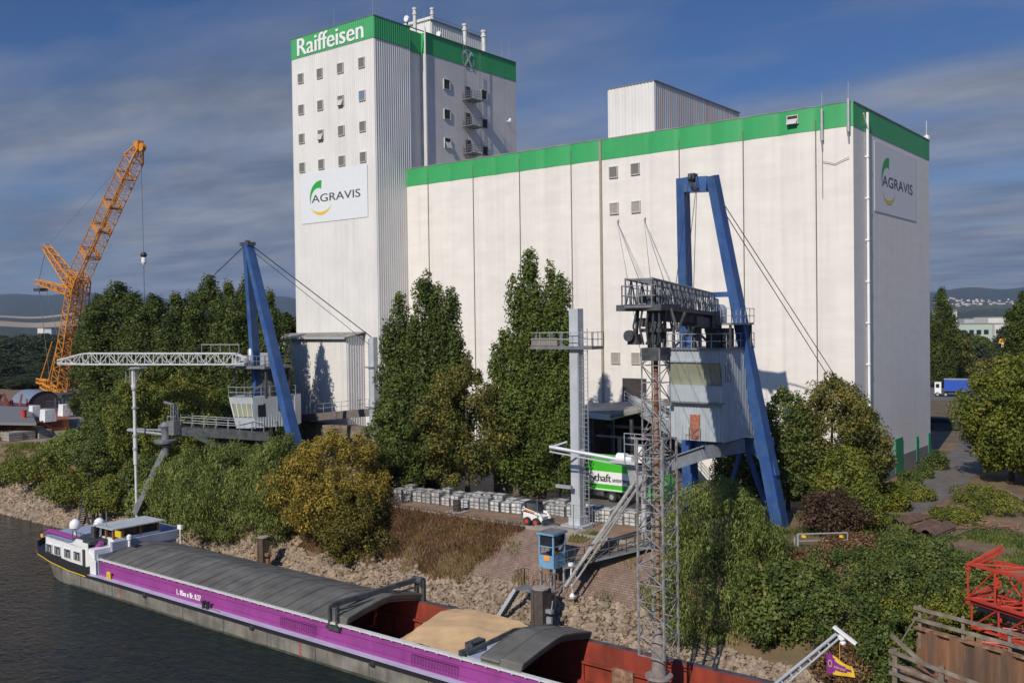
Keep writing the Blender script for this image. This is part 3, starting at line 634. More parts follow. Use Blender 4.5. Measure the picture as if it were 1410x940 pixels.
# luffing boom towards the river
B0, B1 = Vector((-33.6,66.6,17.75)), Vector((-27.35,46.2,18.1))
a = MB(); a.truss(B0, B1, 1.5, 1.55, 16, .075, .05); boom = a.build('boom', m_gsteel, rc)
a = MB(); a.bar(B0-Vector((0,0,.75)), B1-Vector((0,0,.75)), 1.7, .25); a.build('walkway', m_dsteel, boom)
bd = (B1-B0).normalized(); bs = bd.cross(Vector((0,0,1))).normalized()
a = MB(); a.rail([B0+bs*.95-Vector((0,0,.7)), B1+bs*.95-Vector((0,0,.7)), B1-bs*.95-Vector((0,0,.7)), B0-bs*.95-Vector((0,0,.7))], 1.1,.035,.9,2); a.build('railing', m_gsteel, boom)
a = MB(); a.box(-34.6,-32.6,65.8,67.4,15.9,17.2); a.bar((-33.5,66.2,16.3),(-31.8,60.5,16.5),1.2,.7); a.box(-35.4,-34.2,64.6,65.6,18.5,18.8); a.tube((-34.8,65.1,17.5),(-34.8,65.1,18.5),.2,8); a.box(-29.6,-28.6,50,51.4,17.6,18.1)
for k in range(9): c = B0.lerp(B1,.15+k*.075); a.path([c+Vector((.2,0,-.8)),c+Vector((.25,-.3,-1.8+.4*math.sin(k*2))),c+Vector((.3,-.8,-.8))],.05,5); a.box(c.x-.4,c.x+.4,c.y-.3,c.y+.3,c.z-1.5,c.z-.85)
a.build('boom_machinery', m_dsteel, boom)
# suction leg: two nested lattice towers round a rusty pipe, hanging into the hold
LX, LY = -27.05, 47.5
m_latt = pm('worn_lattice_steel', (.33,.33,.33), .6, .3, var=.3, scale=3, col2=(.20,.14,.10), f2=.58)
a = MB(); a.truss((LX,LY,15.0),(LX,LY,6.2),1.15,1.15,9,.045,.028,up=(0,1,0)); a.build('upper_lattice', m_latt, rc)
a = MB(); a.truss((LX,LY,9.9),(LX,LY,-2.4),1.62,1.62,12,.075,.036,up=(0,1,0)); a.build('lower_lattice', m_latt, rc)
a = MB(); a.tube((LX,LY,15.4),(LX,LY,3.0),.15,12); a.tube((LX,LY,3.0),(LX,LY,-1.0),.10,12); a.build('rusty_pipe', pm('rusty_pipe', (.20,.09,.045), .8, .1, var=.35, scale=1.6, col2=(.30,.24,.19), f2=.55), rc, True)
a = MB(); a.tube((LX,LY,-1.0),(LX,LY,-1.9),.12,14,.42); a.tube((LX,LY,-1.9),(LX,LY,-3.6),.42,14); a.tube((LX,LY,-3.6),(LX,LY,-3.75),.8,14); a.tube((LX,LY,-3.75),(LX,LY,-5.2),.62,14,.38); a.tube((LX,LY,-5.2),(LX,LY,-8.2),.42,12); a.build('suction_nozzle', pm('nozzle_grey', (.24,.2,.18), .8, var=.3, scale=3), rc, True)
a = MB()
a.box(LX-.65,LX+.65,LY-.6,LY+.6,14.5,15.0); a.tube((LX,LY,14.3),(LX,LY,14.6),.8,14); a.box(LX-1.3,LX-.7,LY-.9,LY-.3,15.2,15.8); a.bar((LX+.6,LY,15),(LX+.6,LY,17.3),.14); a.bar((LX-.6,LY+.3,15),(LX-.6,LY+.3,17.3),.12); a.bar((LX-.6,LY,15.2),(LX+.6,LY,17.2),.1); a.box(LX-.1,LX+.5,LY-.4,LY+.4,15.3,16.4); a.tube((LX,LY,15),(LX,LY,17.6),.33,12); a.box(LX-.7,LX+.75,LY-.6,LY+.6,15.9,16.1)
a.box(LX-.9,LX-.3,LY-.5,LY+.5,16.2,16.7); a.box(LX-1.9,LX+1.0,LY-1.1,LY+1.2,17.1,17.45)
for k in range(5): a.path([(LX-.7+k*.35,LY-.8,17.2),(LX-.85+k*.42,LY-1.0,16.2),(LX-.6+k*.3,LY-.8,15.2)],.06,5)
a.path([(LX+1.0,LY,17.2),(LX+1.5,LY-.2,15.9),(LX+1.9,LY,17.0)],.08,6); a.path([(LX-.95,LY-.3,17.2),(LX-1.0,LY-.4,15.8)],.1,6)
a.lathe((LX-1.1,LY-1.0,15.7),[(.32,-.15),(.32,.15)],12,'y'); a.build('slewing_gear', m_dsteel, rc)
a = MB(); a.box(LX-2.6,LX-1.2,LY-.9,LY-.7,-4.6,-3.5); a.rail([(LX-2.7,LY-.6,-5.4),(LX-1.0,LY-.9,-5.4),(LX-.9,LY+.8,-5.4)],1.0,.05,.6,2); a.tube((LX-2.6,LY-.2,-5.2),(LX-.4,LY-.2,-5.2),.14,8); a.build('nozzle_frame', m_rust, rc)
# ropes
a = MB()
for dx in (-.35,.35):
    a.tube((-34.9+dx,67.4,27.6), B0.lerp(B1,.45)+Vector((dx,0,.7)), .025, 4)
    a.tube((-33.9+dx*.5,68.2,27.0),(-31.0+dx,89.4,9.5), .035, 4)
a.tube((-34.6,67.5,27.9), B0.lerp(B1,.22)+Vector((0,0,.7)), .025, 4)
a.build('stay_rope', m_cable, rc)
# ------------------------------------------------------------------ hanging ropes in front of silo windows
hr = thing('rope_pair', 'two pairs of thin ropes hanging from the silo wall hooks to the boom', 'ropes', (-29,60,19))
a = MB(); a.tube(PY(850,306,90),B1+Vector((-.4,.8,.7)),.02,4); a.tube(PY(850,306,90),(LX-1.2,LY+.3,15),.02,4); a.tube(PY(887,303,90),B1+Vector((.5,2,.7)),.02,4); a.tube(PY(887,303,90),B1+Vector((.2,1,.7)),.02,4); a.build('rope', m_cable, hr)
for p in ((850,306),(887,303)):
    q = PY(*p,90); a = MB(); a.tube(q, (q.x, 90.3, q.z+.3), .05, 5); a.build('wall_hook', m_gsteel, hr)

# ------------------------------------------------------------------ left hand blue unloader
lcrane = thing('ship_unloader', 'distant blue A frame crane with white lattice boom reaching left', 'crane', (-84,66,0))
ap0 = PY(341,337,62)
f1 = PY(362,640,66); f2 = PY(410,625,64)
a = MB(); a.bar(ap0+Vector((-.25,.1,0)), f1, .5,.8,up=(0,1,0), w2=.8,h2=1.0); a.build('left_leg', m_blue, lcrane)
a = MB(); a.bar(ap0+Vector((.25,-.1,0)), f2, .55,.9,up=(0,1,0), w2=.95,h2=1.15); a.build('right_leg', m_blue, lcrane)
a = MB(); a.box(ap0.x-.7,ap0.x+.7,ap0.y-.5,ap0.y+.5,ap0.z-.1,ap0.z+.25); a.lathe(ap0+Vector((0,0,.2)),[(.3,-.15),(.3,.15)],10,'y'); a.build('sheave', m_dsteel, lcrane)
C0 = PY(352,588,62.7); dl = (-rgt*.95+fh*.30).normalized(); dr = (rgt*.80+fh*.60).normalized(); zb, zt = 5.7, 9.0; nl_ = Vector((dl.y,-dl.x,0)); nl_ = nl_ if nl_.dot(fh) < 0 else -nl_; nr_ = Vector((dr.y,-dr.x,0)); nr_ = nr_ if nr_.dot(fh) < 0 else -nr_
def q3(v, z): return Vector((v.x, v.y, z))
Lw, Rw = 2.75, 4.6
bot = [q3(C0,zb), q3(C0+dl*Lw*.86,zb), q3(C0+dl*Lw+fh*4,zb), q3(C0+dr*Rw+fh*2.5,zb), q3(C0+dr*Rw,zb)]
top = [q3(C0+nl_*.25-dr*.15,zt), q3(C0+dl*Lw*1.12+nl_*.25,zt), q3(C0+dl*Lw*1.1+fh*4,zt), q3(C0+dr*Rw+fh*2.5,zt), q3(C0+dr*Rw,zt)]
cx = MB(); cx.add(bot+top, [(4,3,2,1,0),(5,6,7,8,9)]+[(i,(i+1)%5,5+(i+1)%5,5+i) for i in range(5)])
corr(cx, C0+nr_*.03+dr*.1, C0+dr*Rw+nr_*.03, zb+.05, zt-.05, nr_, .3, .04)
cabL = cx.build('cabin', m_cabin, lcrane)
def fl(u, z): t = (z-zb)/(zt-zb); return bot[0].lerp(top[0],t).lerp(bot[1].lerp(top[1],t),u)+nl_*.05
a = MB(); a.prism([fl(.04,6.95),fl(.94,6.95),fl(.94,8.35),fl(.04,8.35)], nl_*.03); w = a.build('window_band', m_cabglass, cabL)
for u in (.04,.27,.5,.72,.94): a = MB(); a.bar(fl(u,6.9)+nl_*.04,fl(u,8.4)+nl_*.04,.07); a.build('frame_bar', m_white, w)
a = MB(); o = C0+dr*.25+nr_*.08; a.prism([q3(o,6.95),q3(o+dr*.85,6.95),q3(o+dr*.85,8.3),q3(o,8.3)], nr_*.03); a.build('side_window', m_glass, cabL)
a = MB(); a.rail([top[1],top[0],top[4]],1.1,.04,1.0,2); a.build('roof_railing', m_steel, lcrane)
a = MB(); a.prism([(-89.9,63.2,12.05),(-86,62.2,12.05),(-82.6,62.8,12.05),(-82.6,66.5,12.05),(-88.5,66.8,12.05)],(0,0,.25)); a.rail([(-86,62.3,12.3),(-82.6,62.9,12.3),(-82.6,66.4,12.3)],1.1,.04,1.0,2); a.build('slewing_deck', m_gsteel, lcrane)
a = MB()
for x,y in ((-89.2,63.8),(-88.9,66.5),(-86.6,63.3),(-83.0,63.3),(-83.0,66.3)): a = MB(); a.bar((x,y,8.9),(x,y,12.05),.2); a.build('deck_post', m_dsteel, lcrane)
a = MB(); a.bar((-86.6,63.3,9),(-83,66,12),.25); a.build('deck_brace', m_dsteel, lcrane)
a = MB(); a.lathe((-84.5,65,8.95),[(.7,0),(.9,3.1)],12); a.build('slewing_column', m_dsteel, lcrane, True)
a = MB(); a.lathe((-87.4,63.8,12.3),[(.55,0),(.55,.7),(.3,1.1)],12); a.build('winch_drum', m_steel, lcrane, True)
a = MB(); a.lathe((-85.9,63.6,12.3),[(.35,0),(.35,1.7),(.2,1.9)],12); a.build('motor', m_steel, lcrane, True)
a = MB(); a.box(-89.1,-88.2,63.4,64.4,12.3,13.1); a.build('machine_block', m_steel, lcrane)
a = MB(); a.box(-84.9,-83.5,64,65.5,12.3,13.7); a.build('machine_block', m_steel, lcrane)
LB0, LB1 = Vector((-88.2,62.5,12.95)), Vector((-108.4,47.5,13.0))
LB1 = PY(82,494,50); LB0 = PY(338,494,62.5)
a = MB(); a.truss(LB0.lerp(LB1,.06), LB0.lerp(LB1,.86), 1.3, 1.15, 17, .085, .05); a.truss(LB0.lerp(LB1,.86), LB1+Vector((0,0,-.3)), 1.3,1.15,3,.085,.05,w2=1.0,h2=.35)
a.truss(LB0+Vector((0,0,-.2)), LB0.lerp(LB1,.06), .9,.5,1,.085,.05,w2=1.3,h2=1.15)
bL = a.build('boom', m_pipe, lcrane)
a = MB(); a.bar(LB0-Vector((0,0,.62)),LB1-Vector((0,0,.55)),1.25,.16); a.build('walkway', m_steel, bL)
q0, q1 = LB0.lerp(LB1,.0), LB0.lerp(LB1,.16)
a = MB(); a.rail([LB0+Vector((0,-.8,.65)),LB0.lerp(LB1,.2)+Vector((0,-.8,.65))],.9,.035,1,1); a.build('railing', m_steel, bL)
tp = LB0.lerp(LB1,.60); tp2 = PY(184,505,tp.y)
a = MB(); a.path([tp2+Vector((.6,0,-.1)),tp2+Vector((.15,0,-.3)),tp2+Vector((0,0,-1.0)),(tp2.x,tp2.y,tp2.z-2.2)],.3,10); a.tube((tp2.x,tp2.y,tp2.z-2.2),(tp2.x,tp2.y,5.0),.17,10); a.tube((tp2.x,tp2.y,5.0),(tp2.x,tp2.y,2.0),.22,10); a.tube((tp2.x,tp2.y,2.0),(tp2.x,tp2.y,-4.2),.14,10); a.build('telescopic_pipe', m_pipe, lcrane, True)
a = MB()
for z in (tp2.z-2.2,8.2,5.2,3.8): b = MB(); b.tube((tp2.x,tp2.y,z),(tp2.x,tp2.y,z-.25),.3,10); b.build('pipe_collar', m_steel, lcrane, True)
a.box(tp2.x-.9,tp2.x+1.9,tp2.y-.5,tp2.y+.5,tp2.z-.15,tp2.z); a.rail([(tp2.x-.7,tp2.y-.5,tp2.z-1.7),(tp2.x+.8,tp2.y-.5,tp2.z-1.7)],1.5,.04,.7,1); a.bar((tp2.x+.5,tp2.y,tp2.z-1.6),(tp2.x+1.8,tp2.y,tp2.z-.2),.08); a.build('pipe_bracket', m_steel, lcrane, True)
a = MB(); a.tube(ap0+Vector((0,0,.2)), PY(260,412,56.5), .05, 4); a.tube(PY(260,412,56.5), LB0.lerp(LB1,.55)+Vector((0,0,.6)), .03, 4); a.tube(ap0+Vector((.1,0,.2)),PY(514,466,71.5),.05,4); a.tube(ap0+Vector((.1,0,-.3)),PY(513,478,71.5),.03,4); a.build('stay_rope', m_cable, lcrane)

# conveyor bridge and pivoting loading arm on the left
lb = thing('conveyor_bridge', 'dark railed conveyor bridge under the small grey crane cabin', 'conveyor', (-86,60,0))
p0, p1 = PY(240,592,57.5), PY(372,600,64)
a = MB(); a.bar(p0,p1,1.6,.9); a.build('deck_girder', m_dsteel, lb)
a = MB(); a.rail([p0+Vector((0,-.8,.45)),p1+Vector((0,-.8,.45))],1.1,.04,1.2,2); a.rail([p0+Vector((0,.8,.45)),p1+Vector((0,.8,.45))],1.1,.04,1.2,2); a.build('railing', m_steel, lb)
a = MB(); a.bar(p0.lerp(p1,.1),PY(325,625,60),.4); a.build('brace', pm('dark_green_steel',(.05,.075,.055),.7,var=.2), lb)
la = thing('bulk_loader', 'grey loading arm on a slanting strut above the far bank', 'loading arm', (-98,55.5,-3.5))
h = PY(235,590,57)
a = MB(); a.bar(PY(186,706,54.9), PY(232,610,57), .55,.6); a.build('strut', m_gsteel, la)
a = MB(); a.tube(PY(187,700,55.4), PY(226,628,57)+Vector((0,-.5,0)), .12, 8); a.build('strut_pipe', m_steel, la)
a = MB(); a.tube(PY(176,592,56.2), PY(226,598,56.6), .16, 8); a.bar(PY(178,590,56.2),PY(226,592,56.6),.15); a.build('arm', m_steel, la)
a = MB(); a.lathe(h+Vector((-.4,-.3,-.6)),[(1.2,-.9),(1.3,-.7),(1.3,-.55),(.5,-.5),(.5,.5),(.75,.9),(.4,1.3)],14); a.box(h.x+.2,h.x+1.2,h.y-.4,h.y+.4,h.z-.6,h.z+.9); a.lathe(h+Vector((-.2,-.4,-1.4)),[(.1,-1.6),(.5,-.3)],10); a.box(h.x-1.6,h.x-.6,h.y-.5,h.y,h.z-.3,h.z+.3); a.build('slewing_head', m_gsteel, la, True)
a = MB(); a.truss(PY(241,592,57), PY(240,556,57), .5,.5,4,.06,.04,up=(0,1,0)); a.bar(PY(240,557,57),PY(226,553,56.4),.2); a.build('small_mast', m_gsteel, la)
# ------------------------------------------------------------------ steel mast with lamp platform
gm = thing('platform_mast', 'tall light grey square mast with a railed platform near its top', 'mast', (-43.5,63.7,0))
a = MB(); a.box(-43.95,-43.1,63.3,64.1,.1,17.6); a.build('column', m_lsteel, gm)
a = MB(); a.box(-44.6,-42.5,62.7,64.8,0,.25); a.box(-44.1,-43.0,63.1,64.3,.25,.9); a.build('base_plate', m_lsteel, gm)
a = MB(); a.box(-47.6,-41.5,62.9,64.6,14.35,14.6); a.build('platform', m_gsteel, gm)
a = MB(); a.rail([(-47.6,62.9,14.6),(-41.5,62.9,14.6),(-41.5,64.6,14.6),(-47.6,64.6,14.6),(-47.6,62.9,14.6)],1.1,.035,1.0,2); a.build('railing', m_steel, gm)
a = MB(); a.box(-47.5,-44.9,62.95,63.05,14.65,15.25); a.build('board', pm('board_brown', (.22,.19,.17), .7), gm)
a = MB(); a.ladder((-42.6,63.5,.3),(-42.6,63.5,16),.5,.035); a.ladder((-42.6,62.9,2.5),(-42.6,62.9,14),.6,.025,sp=.9); a.build('ladder', m_steel, gm)
a = MB(); a.box(-45.0,-43.5,62.6,62.9,3.2,3.45); a.box(-42.9,-42.6,63.2,63.4,6.0,6.4); a.build('bracket', m_steel, gm)
# concrete pad of the mast
tag(MB().box(-46.3,-41.0,61.4,62.5,-.9,.18).build('mast_pad', m_kerb), kind='structure')
# ------------------------------------------------------------------ slanting chute with arm next to it
ch = thing('loading_chute', 'slanting grey twin chute reaching from the truck yard down the paved slope', 'loading arm', (-36.5,62,0))
c0, c1 = PY(884,648,63), PY(778,808,56.2)
m_chute = pm('weathered_chute', (.27,.26,.24), .6, .1, var=.25, scale=3)
a = MB(); a.tube(c0,c1,.17,10); a.build('chute_pipe', m_chute, ch, True)
dv = (c1-c0).normalized(); vv = ((c0+c1)/2-Vector((0,0,CAMH))).normalized()
a = MB(); a.bar(c0+vv*.5+Vector((.35,0,-.3)),c1.lerp(c0,.12)+vv*.3,1.5,.1,up=vv.cross(dv).normalized()); a.build('shadow_plate', m_chute, ch)  # plate added edge-on to the camera to broaden the chute's cast shadow
sdv = Vector((.42,-.2,-.35)); a = MB(); a.tube(c0+sdv,c1+sdv+Vector((.1,.1,.3)),.08,8); a.build('thin_pipe', m_chute, ch)
for k in range(1,9): c = c0.lerp(c1,k/9); a = MB(); a.bar(c,c+sdv*(1.0),.06); a.build('spacer', m_steel, ch)
a = MB(); c = c0.lerp(c1,.04); a.prism([c+Vector((-.9,-.3,.7)),c+Vector((.9,-.3,.7)),c+Vector((.4,-.3,-1.6)),c+Vector((-.5,-.3,-1.4))],(0,.8,0)); a.build('hopper', m_steel, ch)
a = MB(); q = PY(879,648,62.5); a.box(q.x-2.0,q.x+1.2,q.y-.8,q.y+.9,q.z+.55,q.z+.75); a.tube(PY(886,640,62.6),(PY(886,640,62.6).x,62.6,-.2),.2,8); a.build('platform', m_lsteel, ch)
a = MB(); a.tube(PY(757,615,60.8),PY(893,640,62.4),.15,8); a.bar(PY(757,617,60.8)+Vector((0,0,-.25)),PY(893,640,62.4)+Vector((0,0,-.35)),.14,.1); a.tube(PY(759,615,60.8),PY(781,608,61.4),.08,6); a.build('arm', m_lsteel, ch)
a = MB(); q = PY(862,631,62); a.lathe(q,[(.25,-.8),(.4,-.7),(.4,.1),(.28,.15),(.28,.6),(.1,.65)],14,'x'); a.box(q.x+1.0,q.x+1.6,q.y-.3,q.y+.3,q.z-.4,q.z+1.1); a.build('motor', m_white, ch, True)
a = MB(); q = PY(880,640,62.2); a.rail([q+Vector((-.9,-.6,0)),q+Vector((.9,-.6,0)),q+Vector((.9,.8,0))],2.4,.04,.9,3); a.build('railing', m_steel, ch)
a = MB(); e = PY(787,778,56.8); a.path([e+Vector((0,0,0)),e+Vector((-.1,0,-.9)),e+Vector((.15,-.2,-1.6)),e+Vector((.1,0,-2.1))],.05,5); a.lathe(e+Vector((0,-.1,.1)),[(.05,-.2),(.2,-.1),(.2,.1)],10); a.lathe(e+Vector((.1,-.1,-2.2)),[(.15,-.15),(.22,0),(.1,.2)],10); a.build('end_hose', m_white, ch)
# ------------------------------------------------------------------ orange lattice crane, 250 m off
oc = thing('crawler_crane', 'tall orange lattice boom crane rising behind the left yard', 'crane', (-226,112,0))
YO = 112
def po(px, py, dy=0): return PY(px, py, YO+dy)
a = MB(); a.truss(po(80,548),po(104,392),3.0,3.0,16,.13,.07,up=(0,1,0),w2=2.6,h2=2.6); a.build('left_column', m_orange, oc)
a = MB(); a.truss(po(95,546,2),po(112,385,2),4.2,3.6,18,.16,.09,up=(0,1,0),w2=3,h2=3); a.build('right_column', pm('crane_orange_worn', (.42,.17,.03), .6, var=.3, scale=1), oc)
a = MB(); a.truss(po(104,398),po(110,378),3.0,3.3,3,.18,.1,up=(0,1,0)); a.truss(po(110,378),po(184,220),3.5,3.3,20,.12,.05,up=(0,1,0),w2=3.0,h2=3.0); a.truss(po(184,220),po(191,204),3.0,3.0,2,.2,.1,up=(0,1,0),w2=1.4,h2=1.4)
boomo = a.build('boom', m_orange, oc)
a = MB(); a.tube(po(107,388),po(180,226),.2,6)
for t in (.2,.42,.62,.85): c = po(109,382).lerp(po(184,216),t); q_ = c.lerp(po(184,216),.03); a.truss(c,q_,3.5-.6*t,3.5-.6*t,1,.2,.14,up=(0,1,0))
a.build('walkway', m_orange, boomo)
a = MB(); c = po(192,200); a.box(c.x-1.1,c.x+.5,c.y-.7,c.y+.7,c.z-.9,c.z+.9); a.lathe(po(196,203),[(.9,-.4),(.9,.4)],14,'y'); a.build('boom_head', m_orange, boomo)
a = MB(); a.truss(po(64,340),po(102,392),1.2,1.4,9,.16,.1,up=(0,1,0),w2=2.4,h2=2.6); a.build('upper_jib', m_orange, oc)
a = MB(); a.truss(po(52,388),po(103,403),1.0,1.0,8,.16,.1,up=(0,1,0),w2=1.7,h2=2.0); a.build('rear_jib', m_orange, oc)
a = MB()
for d in (-.5,0,.5): a.tube(po(64,340,d),po(53,388,d),.07,4)
a.tube(po(64,340),po(190,202),.03,4); a.tube(po(53,392),po(73,560),.07,4); a.tube(po(62,392),po(84,480),.07,4); a.build('guy_rope', m_gsteel, oc)
a = MB()
for d in (-.5,.6): a.tube(po(194,205,d),po(198,353,d),.035,4)
a.tube(po(198,362),po(199,420),.05,4); a.build('hoist_rope', m_cable, oc)
a = MB(); c = po(198,357); a.lathe(c,[(.2,-1.2),(.5,-.7),(.5,.2),(.3,.5)],10); a.build('hook_block', m_white, oc)
a = MB(); a.lathe(c+Vector((0,0,.9)), [(.5,-.4),(.75,0),(.4,.6)], 10); a.build('hook_sheave', m_black, oc)
a = MB(); c = po(56,398); a.box(c.x-1.6,c.x+1.6,c.y-1,c.y+1,c.z-.5,c.z+.2); a.build('counterweight_tray', m_dsteel, oc)
a = MB(); a.truss(po(60,530),po(95,548),1.6,1.2,6,.2,.12); a.truss(po(53,524),po(66,527),1,1,2,.2,.12); a.tube(po(55,525),po(72,470),.15,5); a.tube(po(66,527),po(80,470),.15,5); a.build('base_outrigger', m_orange, oc)
a = MB(); c = po(88,553); a.box(c.x-7,c.x+7,c.y-4,c.y+4,0,1.6); a.build('crawler_base', m_dsteel, oc)
# ------------------------------------------------------------------ barge
WZ = -6.6
bg_ = thing('river_barge', 'long purple and grey river barge with dark hatch covers alongside the bank', 'barge', (-60,47.1,WZ))
YC = 47.15
prof = [(-95.6,.9),(-95.2,1.9),(-94.2,2.9),(-92.2,3.75),(-89,4.2),(-85,4.4),(-40,4.4),(-22,4.4),(-17,3.9),(-13.5,2.6),(-11.5,.9)]
m_hull = pm('hull_grey', (.24,.225,.19), .7, var=.2, scale=.8, col2=(.14,.13,.11), streak=.45)
m_purple = pm('purple_paint', (.31,.06,.27), .45, var=.08, scale=.6, col2=(.26,.05,.23), streak=.12)
m_lav = pm('lavender_deck', (.46,.42,.55), .6, var=.12, scale=.8)
m_lavd = pm('blue_grey_paint', (.30,.33,.42), .55, var=.12, scale=.8)
m_redh = pm('hold_red', (.30,.045,.022), .65, var=.25, scale=.7, col2=(.22,.04,.02), streak=.3)
m_hatch = pm('hatch_cover_grey', (.135,.13,.112), .75, var=.22, scale=.6, col2=(.10,.095,.082), streak=.1)
def dz(x): return .55*smooth((-82-x)/13)   # sheer towards the stern
def strip(mb, z0f, z1f, off0=0, off1=0, sides=(-1,1), xlim=None):
    for s in sides:
        vs = []
        pr = []
        for (xa,wa),(xb,wb) in zip(prof, prof[1:]):
            n = 1 if abs(xb-xa) < 3 else max(2,int(abs(xb-xa)/3))
            for k in range(n): t = k/n; pr.append((xa+(xb-xa)*t, wa+(wb-wa)*t))
        pr.append(prof[-1])
        if xlim: pr = [p for p in pr if xlim[0] <= p[0] <= xlim[1]]
        for x, w in pr:
            vs.append((x, YC+s*max(.05,w-(off0(x) if callable(off0) else off0)), WZ+z0f(x))); vs.append((x, YC+s*max(.05,w-off1), WZ+z1f(x)))
        mb.add(vs, [(2*i,2*i+2,2*i+3,2*i+1) for i in range(len(pr)-1)])
        if s == -1: ends = (vs[0], vs[1]); ende = (vs[-2], vs[-1])
        else:
            if len(sides) == 2: mb.quad(ends[0], ends[1], vs[1], vs[0]); mb.quad(ende[0], ende[1], vs[-1], vs[-2])
    return mb
def under(x): return 1.6*smooth((-84-x)/12)
a = MB(); strip(a, lambda x: -.5+under(x)*.75, lambda x: 1.15+dz(x), lambda x: 2.9*smooth((-87-x)/9), 0)
hull = a.build('hull', m_hull, bg_, True)
b = MB(); strip(b, lambda x: -.3, lambda x: .17+.03*math.sin(x*.9)+.02*math.sin(x*2.3), -.012, -.012, xlim=(-86,-17)); b.build('waterline_band', pm('waterline_algae', (.055,.06,.04), .8, var=.4, scale=1.5), hull)
b = MB()
for k in range(13): x = -83+k*5.3; b.box(x,x+.05,YC-4.425,YC-4.39,WZ+.1,WZ+1.12)
b.build('weld_seam', m_dsteel, hull)
for p in hull.data.vertices:   # stern sections draw in towards the waterline
    pass
a = MB(); strip(a, lambda x: 1.12+dz(x), lambda x: 1.36+dz(x)*1.0, -.07, -.07); a.build('rubbing_strake', m_black, bg_)
a = MB(); strip(a, lambda x: 1.34+dz(x), lambda x: 2.05+dz(x)*.8, -.04, .02, xlim=(-96.3,-82)); a.build('stern_bulwark', m_black, bg_)
a = MB(); strip(a, lambda x: 1.18+dz(x), lambda x: 1.27+dz(x), -.10, -.10, sides=(-1,), xlim=(-96.3,-81)); a.build('yellow_line', m_lyel, bg_)
# gangway deck, coaming
a = MB(); strip(a, lambda x: 1.37, lambda x: 1.372, 0, .8, xlim=(-84,-17)); 
a.box(-84,-81.2,YC-4.3,YC+4.3,WZ+1.2,WZ+1.374); a.build('gangway_deck', m_lav, bg_)
a = MB()
pr = [(x,w) for x,w in prof if x <= -81]+[(-81,4.4)]
a.add([(x,YC-w,WZ+1.36+dz(x)) for x,w in pr]+[(x,YC+w,WZ+1.36+dz(x)) for x,w in reversed(pr)], [tuple(range(2*len(pr)))]); a.build('aft_deck', m_gsteel, bg_)
CY0, CY1, CZ = 43.5, 50.8, -3.9
HX0, HX1 = -81.0, -17.5
a = MB(); a.box(HX0,HX1,CY0,CY0+.1,WZ+1.37,CZ); a.box(HX0,HX1,CY1-.1,CY1,WZ+1.37,CZ); a.box(HX0-.1,HX0,CY0,CY1,WZ+1.37,CZ)
a.box(HX0,HX1,CY0-.13,CY0-.01,WZ+1.38,WZ+1.62)
coam = a.build('coaming', m_purple, bg_)
a = MB(); a.box(HX0,HX1,CY0-.18,CY0+.12,CZ+.003,CZ+.12)
for k in range(64): a.box(HX0+k*.99,HX0+k*.99+.12,CY0-.22,CY0+.0,CZ-.02,CZ+.14)
a.build('coaming_rail', m_pipe, coam)
a = MB(); a.box(HX0,HX1,CY1-.12,CY1+.12,CZ+.003,CZ+.1); a.build('far_rail', m_dsteel, coam)
a = MB(); a.tube((HX0,CY0-.08,-4.28),(HX1,CY0-.08,-4.28),.03,5)
a.build('grab_line', m_purple, coam)
def fence(x0,x1):
    b = MB(); n = 16
    b.tube((x0,CY0-.14,-4.4),(x1,CY0-.14,-4.4),.025,4); b.tube((x0,CY0-.14,-5.1),(x1,CY0-.14,-5.1),.025,4)
    for k in range(n+1): x = x0+(x1-x0)*k/n; b.tube((x,CY0-.14,-5.12),(x,CY0-.14,-4.38),.022,4)
    b.build('ladder_rack', pm('dark_purple', (.14,.03,.12), .6, var=0) if 'dark_purple' not in bpy.data.materials else bpy.data.materials['dark_purple'], coam)
fence(-55.7,-51.9); fence(-42.6,-38.7)
a = MB(); text_mb(a, 'L. 85m x Br. 8.27', Vector((-69.0,CY0-.04,-4.98)), (1,0,0), (0,0,1), 3.3, .42, .035); a.build('lettering', m_white, coam)
# hold
a = MB(); a.box(HX0,HX1,CY1-.16,CY1-.11,-9.3,CZ-.02); a.box(HX0,HX1,CY0+.11,CY0+.16,-9.3,CZ-.02); a.box(HX0,HX1,CY0+.16,CY1-.16,-9.4,-9.3); a.box(HX0+.1,HX0+.2,CY0+.17,CY1-.17,-9.3,CZ-.1); a.box(HX1-.1,HX1,CY0+.17,CY1-.17,-9.3,CZ-.02)
for k in range(27): x = HX0+2.4*k+1; a.box(x,x+.14,CY1-.30,CY1-.17,-9.3,-5.2); a.box(x,x+.14,CY0+.17,CY0+.3,-9.3,-5.2)
a.box(HX0+.3,HX1-.2,CY1-.42,CY1-.17,-5.3,-5.16); a.box(HX0+.3,HX1-.2,CY1-.55,CY1-.17,-6.6,-6.4)
a.build('hold_lining', m_redh, bg_)
